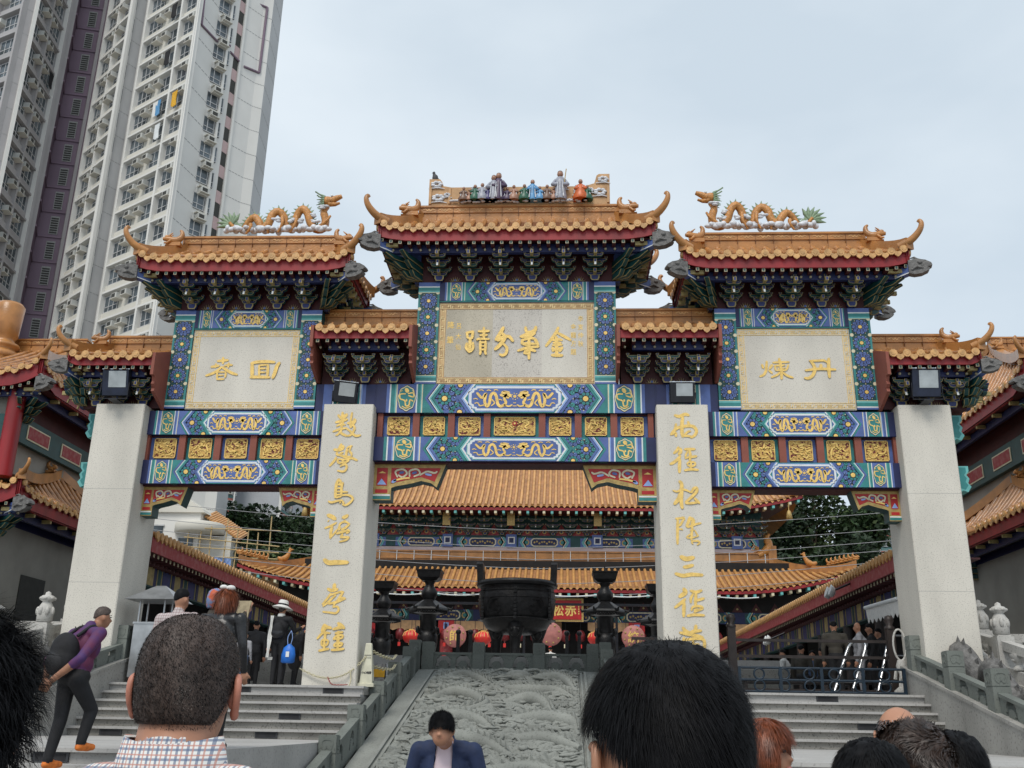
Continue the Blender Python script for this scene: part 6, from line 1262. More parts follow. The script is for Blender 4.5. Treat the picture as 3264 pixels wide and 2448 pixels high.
for i, cells in ((10, ((.0, .36), (.36, .70), (.70, 1.0))), (7, ((.0, .52), (.52, 1.0))), (2, ((.0, .5), (.5, 1.0))), (0, ((.3, .62), (.62, 1.0)))):
    P, d, L_, n = seg(i); ang = math.atan2(d[1], d[0]); rc = recess[i]; m = TM[i]
    edges = sorted({c for cc in cells for c in cc})
    for e in edges:
        if i == 10 and abs(e-.36) < .01: continue
        ob(P, d, n, e*L_-.14, e*L_+.14, -rc, .14, TZ0, TZ1, 'tower_white' if i in (10, 7) else m)
    for z in floors:
        ob(P, d, n, edges[0]*L_, edges[-1]*L_, -rc, .12, z-.14, z+.06, 'tower_white' if i in (10, 7) else m); ob(P, d, n, edges[0]*L_, edges[-1]*L_, -rc, -rc+.25, z+.06, z+.75, m)
        for ci, (c0, c1) in enumerate(cells):
            wu = (c0+c1)/2*L_+(-.35 if ci == 0 else .35)*(ci < 2); wins.append((P+d*wu-n*(rc-.02)+np.array([0, 0, z+.85]), ang))
            if ci < 2: acs.append((P+d*(c1*L_-.75 if ci == 0 else c0*L_+.75)-n*(rc-.05)+np.array([0, 0, z+1.7]), ang))
            if ci == 2: acs.append((P+d*(c1*L_-.6)-n*(rc-.05)+np.array([0, 0, z+2.0]), ang))
P, d, L_, n = seg(12); ang = math.atan2(d[1], d[0])
for z in floors:
    ob(P, d, n, .1, L_-.05, 0, .55, z+2.05, z+2.15, 'tower_cream'); ob(P, d, n, .1, L_-.05, 0, .5, z+1.25, z+1.35, 'tower_cream'); wins.append((P+d*L_*.5+n*.03+np.array([0, 0, z-.2]), ang)); acs.append((P+d*L_*.55+n*.1+np.array([0, 0, z+1.45]), ang))
ob(P, d, n, L_-.1, L_+.12, -.1, .35, TZ0, TZ1, 'tower_white')
P, d, L_, n = seg(14)
for z in floors:
    ob(P, d, n, .15, L_-.15, .0, .03, z, z+1.5, 'dark_opening'); ob(P, d, n, .15, L_-.15, .0, .05, z+1.5, z+FH, 'tower_pink')
for i, w_ in ((11, .045), (8, .04), (15, .04), (17, .04), (16, .04), (1, .04)):
    P, d, L_, n = seg(i)
    for z in floors:
        for k in range(6): ob(P, d, n, L_*(k+.12)/6, L_*(k+.88)/6, 0, .012, z, z+w_*1.6, 'joint_grey')
    if i in (11, 15): ob(P, d, n, -.1, .14, -.05, .22, TZ0, TZ1, 'tower_white')
# jagged dark feature line on the white walls
def hit(i, x, y):
    P, d, L_, n = seg(i); r = ray(x, y); k = ((P+n*.06-CP)@n)/(r@n); return CP+r*k
for i, pts in ((11, ((650, 0), (642, 78), (700, 140))), (12, ((700, 141), (734, 146))), (13, ((734, 165), (762, 195))), (15, ((778, 212), (812, 226))), (16, ((812, 226), (826, 232), (852, 24), (812, 8)))):
    for a_, c_ in zip(pts[:-1], pts[1:]): fins.tube([hit(i, *a_), hit(i, *c_)], .15, 'tower_mauve', 4)
for i in (4, 5):
    P, d, L_, n = seg(i)
    for z in floors: ob(P, d, n, .0, L_, 0, .12, z-.1, z+.08, 'tower_mauve'); 
P, d, L_, n = seg(5)
for z in floors:
    ob(P, d, n, L_*.42, L_*.75, 0, .06, z+.3, z+2.3, 'joint_grey')
    for k in range(7): ob(P, d, n, L_*.45, L_*.72, .05, .09, z+.4+.26*k, z+.55+.26*k, 'dark_opening')
for i, u in ((3, .2), (2, 1.0), (1, 1.0), (6, .3), (8, 0), (9, 0)):
    P, d, L_, n = seg(i); ob(P, d, n, L_*u-.16, L_*u+.16, -.1, .3, TZ0, TZ1, 'tower_white' if i in (8, 9, 2, 1) else 'tower_shade')
fins.build('ledge', tw)
def spread(items, me, nm, parent, cam_=np.array([1.1, -21, -.6]), lim=100):
    items = [it for it in items if 28 < it[0][2] < 104]; vis = sorted(items, key=lambda it: np.linalg.norm(it[0]-cam_))
    for p_, a in vis[:lim]: inst(nm, me, parent, p_, a)
    if len(vis) > lim:
        b2 = MB(); vs_ = [np.array(v.co) for v in me.vertices]; fs_ = [(list(p.vertices), p.material_index) for p in me.polygons]; mats_ = [m_.name for m_ in me.materials]
        for p_, a in vis[lim:]:
            ca, sa = math.cos(a), math.sin(a); V = [np.array([ca*v[0]-sa*v[1], sa*v[0]+ca*v[1], v[2]])+p_ for v in vs_]; o = len(b2.v); b2.v.extend([tuple(q) for q in V])
            for f, mi in fs_: b2.f.append([q+o for q in f]); b2.m.append(b2.mi(mats_[mi])); b2.sm.append(False)
        kind(b2.build(nm, parent), 'stuff')
spread(wins, WM, 'window', tw); spread(acs, AM, 'air_conditioner', tw)
for k, (i, u, fl, m) in enumerate(((10, .52, 14, 'white_cloth'), (10, .57, 14, 'robe_blue'), (10, .86, 14, 'yellow_paint'), (10, .60, 18, 'black_cloth'), (10, .2, 24, 'white_cloth'), (2, .25, 19, 'red_plastic'), (2, .8, 16, 'black_cloth'), (10, .62, 13, 'white_paint'), (2, .7, 22, 'charcoal_cloth'), (7, .7, 22, 'charcoal_cloth'), (10, .6, 16, 'black_cloth'))):
    P, d, L_, n = seg(i); b = MB(); c = P+d*L_*u+n*.35+np.array([0, 0, floors[fl]]); 
    V = [c+d*a+np.array([0, 0, z])+n*(.05*math.sin(9*a+z)) for a, z in ((-.4, 2.1), (.4, 2.1), (.3, 1.2), (.4, .5), (0, .35), (-.35, .6))]; b.add(V+[v+n*.06 for v in V], [list(range(6)), list(range(11, 5, -1))]+[(q, q+6, (q+1) % 6+6, (q+1) % 6) for q in range(6)], m); b.build('laundry', tw)
def far_block(name_label, P, Q, z0, z1, fh, nwin, depth=14):
    P, Q = np.array([*P, 0.]), np.array([*Q, 0.]); d = Q-P; L_ = np.linalg.norm(d); d /= L_; n = np.array([d[1], -d[0], 0]); t = thing('apartment_block', name_label, 'apartment block', (*P[:2], z0)); b = MB()
    b.obox(P+d*L_/2-n*depth/2+np.array([0, 0, (z0+z1)/2]), d*L_/2, n*depth/2, np.array([0, 0, (z1-z0)/2]), 'block_grey')
    def o2(u0, u1, w1, a0, a1, m): b.obox(P+d*(u0+u1)/2+n*w1/2+np.array([0, 0, (a0+a1)/2]), d*(u1-u0)/2, n*w1/2, np.array([0, 0, (a1-a0)/2]), m)
    nf = int((z1-z0)/fh); o2(-.5, L_+.5, .8, z1, z1+.9, 'tower_white')
    for k in range(nf): z = z1-fh*(k+1); o2(0, L_, .35, z-.05, z+fh*.20, 'block_red'); o2(0, L_, .30, z+fh*.20, z+fh*.46, 'block_teal')
    nb_ = max(2, nwin//2)
    for k in range(nb_+1): o2(L_*k/nb_-.18, L_*k/nb_+.18, .6, z0, z1, 'tower_white')
    b.build('wall', t); it = []; ang = math.atan2(d[1], d[0])
    for k in range(nf):
        for j in range(nwin): it.append((P+d*L_*(j+.5)/nwin+n*.36+np.array([0, 0, z1-fh*(k+1)+fh*.46]), ang))
    vis = it[:100]
    for p_, a in vis: inst('window', WM, t, p_, a)
    if len(it) > 100:
        b2 = MB()
        for p_, a in it[100:]: b2.obox(p_+np.array([0, 0, .7]), d*.8, n*.05, np.array([0, 0, .65]), 'window_glass')
        kind(b2.build('window', t), 'stuff')
    its = [x_ for q, x_ in enumerate(vis) if q % 3 == 1]
    for p_, a in its[:40]: inst('air_conditioner', AM, t, p_+d*1.2+np.array([0, 0, .2]), a)
q = lambda x, y, Y: tuple(onY(x, y, Y)[:2])
far_block('distant grey flats with teal and red bands behind the trees, nearest the house', q(640, 1600, 200), q(742, 1600, 205), 0, 62, 2.9, 8); far_block('distant grey flats with teal and red bands, middle slab above the trees', q(752, 1600, 225), q(880, 1600, 215), 0, 66, 2.9, 8)
far_block('distant grey flats with teal and red bands, last slab beside the left inscribed column', q(890, 1600, 210), q(1010, 1600, 240), 0, 66, 2.9, 8); far_block('grey flats with red and teal bands behind the far right roof', q(3085, 1200, 178), q(3420, 1200, 160), 0, 72, 2.9, 10)
far_block('pale flats glimpsed between trees and the right outer column', q(2795, 1700, 150), q(2990, 1700, 150), 0, 36, 2.9, 6)
def hill(u, v):
    x = -90+190*u; y = 58+150*v; h = 9*math.exp(-((x+28)/16)**2)+10*math.exp(-((x-26)/22)**2)+8*math.exp(-((x+60)/25)**2)
    return np.array([x, y, -2.3+h*min(1, v*5)*(1-.2*v)+.6*mn.noise(Vector((x*.1, y*.1, 0)))*min(1, v*5)])
b = MB(); b.grid(hill, 50, 30, 'foliage_dark'); kind(b.build('hillside'), 'structure')
# white house with bamboo scaffolding
t = thing('white_house', 'pale house with a rounded canopy and small tiled roof on the slope left', 'house', (-28.5, 60, 4)); c = np.array([-28.6, 58, 0])
b = MB(); b.box(-34.5, -28.6, 58, 66, 3, 15.2, 'tower_white'); b.prism([(-35, 15.2), (-28.2, 15.2), (-28.4, 15.5), (-31.5, 17.4), (-35, 17.8)], (0, 66.3, 0), (1, 0, 0), (0, 0, 1), (0, -8.6, 0), 'tower_cream'); b.build('wall', t)
b = MB(); n_ = 20; V = []; 
pol = [(-29.2, 58)]+[(-29.2+4.2*math.sin(math.pi*k/20)*.95+.0, 58-1.9*math.sin(math.pi*k/20)) for k in range(0)]
b.lathe([(1.9, 13.5), (2.0, 13.55), (2.0, 14.2), (1.9, 14.3)], (-28.6, 58.2, 0), 'tower_cream', 24); b.build('canopy', t)
b = MB(); b.box(-28.6, -26.0, 58.5, 66, 3, 13.4, 'tower_cream'); 
for k in range(16): b.tube([(-28.4+.19*k, 58.6, 15.0-.12*k), (-28.4+.19*k, 61, 15.9-.12*k)], .10, 'far_tile', 6)
b.add([(-28.5, 58.6, 15.0), (-25.4, 58.6, 13.1), (-25.4, 61, 14.0), (-28.5, 61, 15.9)], [(0, 1, 2, 3)], 'far_groove'); b.build('tiled_roof', t)
for x, z in ((-32.2, 12.6), (-29.6, 11.6)): b = MB(); b.box(x-.6, x+.6, 57.9, 58.05, z, z+1.5, 'window_glass'); b.box(x-.7, x+.7, 57.86, 57.95, z+1.5, z+1.6, 'window_frame'); b.build('window', t)
t = thing('bamboo_scaffold', 'thin bamboo scaffolding in front of the pale house on the slope', 'scaffold', (-26, 57, 5)); rr = random.Random(4)
for k in range(8): x = -28.8+.95*k; b = MB(); b.tube([(x, 56.6, 5), (x+rr.uniform(-.2, .2), 56.6, 14+rr.uniform(-.8, .8))], .05, 'bamboo', 5); b.build('upright', t)
for k in range(7): z = 9+.75*k; b = MB(); b.tube([(-29.2, 56.5, z+.2), (-21.4, 56.5, z-.25*(k % 3))], .045, 'bamboo', 5); b.build('crossbar', t)
b = MB(); b.grid(lambda u, v: np.array([-27.8+2.6*u, 56.7+.15*math.sin(u*17), 9.2+2.2*v]), 16, 6, 'sky_blue'); b.build('sheet', t)
# trees
def tree(label, x, y, zg, blobs, n, lw, tr_h, mats, seed, group='trees on the slope behind the hall'):
    rr = random.Random(seed); t = thing('tree', label, 'tree', (x, y, zg), group); b = MB()
    top = max(bz+br for _, _, bz, br in blobs); b.tube(cr_pts([(x, y, zg-1), (x+.2, y, zg+tr_h*.5), (x-.1, y, zg+tr_h), (x, y, top-1.5)], 3), [.38]*3+[.3]*3+[.2, .14, .1, .06], 'bark', 7)
    for bx_, by_, bz_, br_ in blobs: b.tube([(x, y, min(bz_-.5, zg+tr_h*.8)), (x+bx_*.5, y+by_*.5, bz_-br_*.4), (x+bx_, y+by_, bz_)], [.16, .10, .04], 'bark', 5)
    b.build('trunk', t); b = MB(); tot = sum(br**2 for *_, br in blobs)
    for bx_, by_, bz_, br_ in blobs:
        m0 = rr.choice(mats)
        for _ in range(int(n*br_**2/tot)):
            q = Vector((rr.gauss(0, 1), rr.gauss(0, 1), rr.gauss(0, 1))).normalized(); r_ = br_*(1-.5*rr.random()**2)*(1+.28*mn.noise(Vector((q.x*2.2+bx_, q.y*2.2, q.z*2.2+seed))))
            c = np.array([x+bx_+q.x*r_, y+by_+q.y*r_, bz_+q.z*r_*.82]); s = lw*rr.uniform(.6, 1.4); a = np.array(Vector((rr.gauss(0, 1), rr.gauss(0, 1), rr.gauss(0, .5))).normalized()); e = np.cross(a, np.array([rr.gauss(0, 1), rr.gauss(0, 1), rr.gauss(0, 1)])); e /= np.linalg.norm(e)+1e-6
            m = m0 if rr.random() < .7 else rr.choice(mats); b.add([c-a*s, c-e*s*.5, c+a*s, c+e*s*.55], [(0, 1, 2, 3)], m)
    b.build('crown', t)
FD, FM, FL = 'foliage_dark', 'foliage', 'foliage_light'
def crown(rr_, k, w_, h0, h1, r0, r1): return [(rr_.uniform(-w_, w_), rr_.uniform(-1.5, 1.5), rr_.uniform(h0, h1), rr_.uniform(r0, r1)) for _ in range(k)]
r1_ = random.Random(21)
tree('dark bushy tree beside the pale house and its scaffolding', -29.0, 72, 4, crown(r1_, 11, 2.4, 13.0, 17.2, 1.3, 2.1), 5200, .24, 9, [FD, FM, FM], 1)
tree('dark tree in the middle of the left clump before the flats', -25.0, 74, 4, crown(r1_, 11, 2.4, 13.5, 17.0, 1.4, 2.1), 5200, .24, 9, [FM, FM, FD], 2)
tree('round dark tree closest to the left inscribed column', -21.4, 71, 4, crown(r1_, 11, 2.4, 12, 16.6, 1.4, 2.1), 5200, .24, 9, [FD, FM], 3)
tree('paler low shrubby tree below the scaffolding', -25.4, 62, 3, crown(r1_, 10, 3.0, 10.2, 13.0, .9, 1.6), 3000, .25, 6, [FL, FM, FL], 4)
tree('paler shrubby tree above the small hall roof left', -21.0, 60, 3, crown(r1_, 8, 2.6, 9.4, 12.2, .9, 1.5), 2600, .25, 6, [FL, FM], 5)
tree('broad dark tree right of the hall eave and wind bell', 17.4, 64, 4, crown(r1_, 20, 3.2, 11.0, 20.5, 1.7, 2.6), 9000, .26, 10, [FD, FM, FD], 6)
tree('tall feathery grey green tree in the right opening', 22.4, 66, 4, crown(r1_, 20, 2.8, 10.5, 21.0, 1.5, 2.3), 9000, .23, 10, [FL, FM, FL], 7)
tree('loose green tree against the right outer column', 26.2, 64, 4, crown(r1_, 14, 1.8, 9.5, 16.5, 1.2, 1.8), 5600, .24, 9, [FM, FL, FM], 8)
tree('low dark tree behind the right gallery roof', 22.5, 58, 3, crown(r1_, 10, 3.6, 8.5, 12.8, 1.3, 2.0), 3400, .28, 7, [FD, FM], 9)
# ------------------------------------------------------------------ people
def V3(*a): return np.array(a, float)
class Body:
    """limb primitives fused into one continuous surface by a voxel remesh; each face keeps the cloth or skin of the nearest primitive"""
    def __init__(s): s.p = []
    def cap(s, a, b_, r0, r1, m): s.p.append(('c', V3(*a), V3(*b_), r0, r1, m))
    def ell(s, c, r, m): s.p.append(('e', V3(*c), V3(*r), 0, 0, m))
    def chain(s, P, rad, m):
        for i in range(len(P)-1): s.cap(P[i], P[i+1], rad[i], rad[i+1], m)
    def mesh(s, voxel, smooth=4):
        b = MB()
        for k, a, c, r0, r1, m in s.p:
            if k == 'c':
                d = c-a; L_ = np.linalg.norm(d); d = d/(L_+1e-9); N_ = 5
                pts = [a-d*r0*math.cos(q) for q in np.linspace(0.15, math.pi/2, N_)]+[c+d*r1*math.sin(q) for q in np.linspace(0, math.pi/2-.15, N_)]
                rad = [r0*math.sin(q) for q in np.linspace(0.15, math.pi/2, N_)]+[r1*math.cos(q) for q in np.linspace(0, math.pi/2-.15, N_)]
                b.tube(pts, rad, 'skin', 12)
            else: b.ell(a, c, 'skin', 16, 12)
        me = b.build('person_tmp', mesh_only=True); o = bpy.data.objects.new('person_tmp', me); COL.objects.link(o)
        rm = o.modifiers.new('r', 'REMESH'); rm.mode = 'VOXEL'; rm.voxel_size = voxel; rm.use_smooth_shade = True
        sm_ = o.modifiers.new('s', 'SMOOTH'); sm_.iterations = smooth; sm_.factor = .5
        dg = bpy.context.evaluated_depsgraph_get(); out_ = bpy.data.meshes.new_from_object(o.evaluated_get(dg)); bpy.data.objects.remove(o); bpy.data.meshes.remove(me)
        n = len(out_.polygons); C = np.zeros(n*3); out_.polygons.foreach_get('center', C); C = C.reshape(-1, 3); best = np.full(n, 1e9); idx = np.zeros(n, int); ms = []
        for k, a, c, r0, r1, m in s.p:
            if m not in ms: ms.append(m)
            if k == 'c':
                d = c-a; t = np.clip(((C-a)@d)/(d@d+1e-9), 0, 1); D = np.linalg.norm(C-(a+t[:, None]*d), axis=1)-(r0+(r1-r0)*t)
            else: q = (C-a)/c; D = (np.linalg.norm(q, axis=1)-1)*c.min()
            u = D < best; best[u] = D[u]; idx[u] = ms.index(m)
        out_.materials.clear()
        for m in ms: out_.materials.append(M[m])
        out_.polygons.foreach_set('material_index', idx); out_.polygons.foreach_set('use_smooth', [True]*n); return out_
def rotz(p, a): c, s = math.cos(a), math.sin(a); return V3(c*p[0]-s*p[1], s*p[0]+c*p[1], p[2])
def sqf(t): return (abs(math.sin(t))**2.5+abs(math.cos(t))**2.5)**-.4
def scalp(b, c, r, ang, lim, m, seed=0, bump=.006, nu=28, nv=16, thick=.012):
    """hair cap: ellipsoid shell whose lower edge height varies round the head; lim(azimuth)->polar limit; azimuth 0 = face"""
    rr = random.Random(seed); V = []
    for i in range(nv+1):
        for j in range(nu):
            az = 2*math.pi*j/nu; t = lim(az)*i/nv; k = 1+thick/r[0]*(1 if i < nv else -.6)+rr.uniform(-bump, bump)/r[0]
            p = V3(r[0]*math.sin(t)*math.sin(az), r[1]*math.sin(t)*math.cos(az), r[2]*math.cos(t))*k*sqf(t); V.append(c+rotz(p, ang))
    b.add(V, [(i*nu+j, (i+1)*nu+j, (i+1)*nu+(j+1) % nu, i*nu+(j+1) % nu) for i in range(nv) for j in range(nu)], m, True)
def limfn(front, sidev, back): 
    return lambda az: (front*max(0, math.cos(az))**2+back*max(0, -math.cos(az))**2+sidev*math.sin(az)**2)
def person(label, x, y, z, H=1.72, face=0.0, top='charcoal_cloth', bot='black_cloth', shoe='black_cloth', skin='skin', hair='hair_black', hs=(.9, 1.35, 1.75), bulk=1.0, arms=None, lean=0.0, bow=0.0, turn=0.0, voxel=.016, stride=0.0, seat=0.0, step=0.0, sleeve=1.0, group=None, hair_on=True, hz=1.0, fing=True, lower=None, headr=1.0, cat='person', coat=0):
    """face: heading angle about z, 0 faces +Y (away from the camera)"""
    t = thing('person', label, cat, (x, y, z), group); B = Body(); O = V3(x, y, z)
    def W(p): return O+rotz(V3(*p), face)
    fw = lambda zz: lean*(zz/H-.5)*1.0 if zz > .5*H else 0.0
    def T(px_, py_, pz): return W((px_, py_+fw(pz), pz-seat*H))
    if seat:
        hipz = .52*H; kz = [(.07*H*s2, .24*H, .50*H) for s2 in (-1, 1)]
    for s2 in (-1, 1):
        hp = T(.05*H*s2, 0, .51*H)
        if seat:
            kn = T(.06*H*s2, .25*H, .50*H); an = T(.06*H*s2, .27*H, .27*H+.0); B.chain([hp, kn, an], [.052*H*bulk, .042*H, .030*H], bot); B.chain([an, an+rotz(V3(0, .11*H, -.02*H), face)], [.028*H, .022*H], shoe); continue
        st = stride*s2; up = step if s2 > 0 else 0
        kn = T(.052*H*s2, .06*H*st+.02*H+(up*.9), .285*H+up*.55); an = T(.05*H*s2, (.10*H*st if st > 0 else .14*H*st)+(up*.55), .055*H+up)
        B.chain([hp, kn, an], [.054*H*bulk, .041*H, .031*H], bot)
        B.chain([an+V3(0, 0, -.022*H), an+rotz(V3(0, .085*H, -.03*H), face)], [.026*H, .021*H], shoe); B.cap(an+rotz(V3(0, -.012*H, -.03*H), face), an+rotz(V3(0, .06*H, -.034*H), face), .023*H, .021*H, shoe)
    lw = lower or top
    B.ell(T(0, 0, .535*H), (.098*H*bulk, .072*H*bulk, .065*H), bot); B.ell(T(0, 0, .61*H), (.092*H*bulk, .066*H*bulk, .085*H), top); B.ell(T(0, -.005*H, .715*H), (.108*H*bulk, .070*H*bulk, .105*H), top)
    B.cap(T(-.075*H*bulk, -.005*H, .795*H), T(.075*H*bulk, -.005*H, .795*H), .045*H, .045*H, top); B.cap(T(0, -.005*H, .80*H), T(0, 0, .845*H), .055*H, .036*H, top)
    if coat: B.cap(T(0, 0, .60*H), T(0, 0, coat*H), .085*H*bulk, .10*H*bulk, top)
    nk = T(0, .002*H, .83*H); hb = rotz(V3(.0, .012*H+bow*.07*H, 0), face); hc = T(0, 0, .925*H*hz)+hb+V3(0, 0, -bow*.03*H)
    B.cap(nk, hc+V3(0, 0, -.03*H), .034*H, .033*H, skin)
    fa = face+turn; rx, ry, rz = .044*H*headr, .054*H*headr, .066*H*headr
    B.ell(hc, (rx, rx*1.12, rz), skin); hd = rotz(V3(0, 1, 0), fa); sd_ = rotz(V3(1, 0, 0), fa); dn = V3(0, 0, -1)*bow
    B.ell(hc+hd*.016*H-V3(0, 0, .022*H), (.036*H*headr, .036*H*headr, .045*H*headr), skin); B.cap(hc+hd*.040*H+V3(0, 0, .004*H), hc+hd*.056*H-V3(0, 0, .014*H+bow*.006), .006*H, .009*H, skin)
    for s2 in (-1, 1): B.ell(hc+sd_*rx*s2*1.03-V3(0, 0, .008*H), (.010*H, .012*H, .018*H), skin)
    arms = arms or {}
    for s2, key in ((-1, 'L'), (1, 'R')):
        sh = T(.118*H*s2*bulk, -.005*H, .795*H); e, w_ = arms.get(key, ((.150*bulk, -.01, .63), (.145*bulk, .04, .48)))
        el = T(e[0]*H*s2, e[1]*H, e[2]*H); wr = T(w_[0]*H*s2, w_[1]*H, w_[2]*H); fm = top if sleeve >= 1 else skin
        B.chain([sh, el], [.040*H*min(bulk, 1.1), .030*H], top)
        if sleeve >= 1: B.chain([el, wr], [.030*H, .023*H], top)
        else: md = el+(wr-el)*.25; B.chain([el, md], [.031*H, .030*H], top); B.chain([md, wr], [.026*H, .019*H], skin)
        dv = (wr-el)/np.linalg.norm(wr-el); hx_ = np.cross(dv, V3(0, 1, 0) if abs(dv[1]) < .8 else V3(0, 0, 1)); hx_ /= np.linalg.norm(hx_); pal = np.cross(hx_, dv)
        B.cap(wr, wr+dv*.048*H, .017*H, .020*H, skin); B.cap(wr+dv*.035*H-hx_*.016*H, wr+dv*.035*H+hx_*.016*H, .014*H, .014*H, skin)
        if fing:
            for k, ln in enumerate((.038, .044, .041, .033)):
                b0 = wr+dv*.055*H+hx_*(k-1.5)*.0115*H; b1 = b0+dv*ln*.55*H+pal*.004*H; b2 = b1+dv*ln*.45*H+pal*.014*H; B.chain([b0, b1, b2], [.0062*H, .0056*H, .0048*H], skin)
            B.chain([wr+dv*.02*H+hx_*.018*H, wr+dv*.045*H+hx_*.034*H+pal*.01*H, wr+dv*.065*H+hx_*.036*H+pal*.018*H], [.0075*H, .0068*H, .0055*H], skin)
    o = bpy.data.objects.new('body', B.mesh(voxel)); COL.objects.link(o); o.parent = t; o.location = tuple(-O); WL[o.name] = (0, 0, 0)
    if hair_on:
        b = MB(); scalp(b, hc+V3(0, 0, .004*H), (rx*1.04, rx*1.18, rz*.97), fa, limfn(*hs), hair, int(x*10) % 97, .002, thick=.004); b.build('hair', t)
    b = MB()
    for s2 in (-1, 1):
        e = hc+hd*.0475*H*headr+sd_*.0175*H*s2+V3(0, 0, .004*H); b.ell(e, (.0065*H, .0065*H, .0035*H), 'ink', 8, 5); b.tube([e+V3(0, 0, .012*H)-sd_*.010*H*s2*0-sd_*.011*H, e+V3(0, 0, .0135*H)+hd*.002, e+V3(0, 0, .012*H)+sd_*.011*H], .0022*H, 'hair_black', 5)
    mo = hc+hd*.0455*H*headr-V3(0, 0, .031*H); b.tube([mo-sd_*.013*H, mo+hd*.004*H, mo+sd_*.013*H], .003*H, 'disc_pink', 5); b.build('face_features', t)
    return t, dict(hc=hc, W=W, T=T, rx=rx, rz=rz, H=H, fa=fa, hd=hd, sd=sd_)
def strands(b, c, r, fa, lim, n, length, wd, flow, m, seed, lift=.35, frizz=.25, front_az=math.pi, az_rng=math.pi):
    """single hairs as thin tapered blades growing out of the scalp"""
    rr = random.Random(seed)
    for _ in range(n):
        az = rr.uniform(-math.pi, math.pi); l_ = lim(az); t = math.acos(1-rr.random()*(1-math.cos(l_)))
        nrm = rotz(V3(math.sin(t)*math.sin(az)/r[0], math.sin(t)*math.cos(az)/r[1], math.cos(t)/r[2]), fa); nrm /= np.linalg.norm(nrm)
        p = c+rotz(V3(r[0]*math.sin(t)*math.sin(az), r[1]*math.sin(t)*math.cos(az), r[2]*math.cos(t))*sqf(t), fa)
        f = flow(p-c, nrm, t, az); f = f-nrm*(f@nrm); f /= np.linalg.norm(f)+1e-6; j = V3(rr.gauss(0, 1), rr.gauss(0, 1), rr.gauss(0, 1))*frizz
        ln = length*rr.uniform(.55, 1.3); d0 = nrm*lift+f*(1-lift)+j*.5; d0 /= np.linalg.norm(d0); d1 = d0*.5+f*.8+j*.5-nrm*.12; d1 /= np.linalg.norm(d1)
        p1 = p+d0*ln*.5; p2 = p1+d1*ln*.5; s_ = np.cross(d0, nrm+j*.3); s_ /= np.linalg.norm(s_)+1e-6
        b.add([p-s_*wd, p+s_*wd, p1+s_*wd*.8, p1-s_*wd*.8, p2], [(0, 1, 2, 3), (3, 2, 4)], m)
def ear(b, c, sd_, hd, s, m='skin'):
    """outer ear: rim, bowl and lobe"""
    P = [(-.25, .95), (.15, 1.05), (.52, .85), (.62, .35), (.5, -.2), (.22, -.65), (.0, -.95), (-.22, -.8)]
    pts = [c-hd*u*s*.9+V3(0, 0, v*s)+sd_*(.25+.28*max(0, u))*s for u, v in P]; b.tube(cr_pts(pts, 3), [s*.20]*22, m, 8)
    b.ell(c-hd*.10*s+sd_*.12*s+V3(0, 0, .15*s), (.30*s, .42*s, .75*s), m, 10, 8); b.ell(c+hd*.05*s+sd_*.2*s+V3(0, 0, -.75*s), (.22*s, .28*s, .30*s), m, 8, 6)
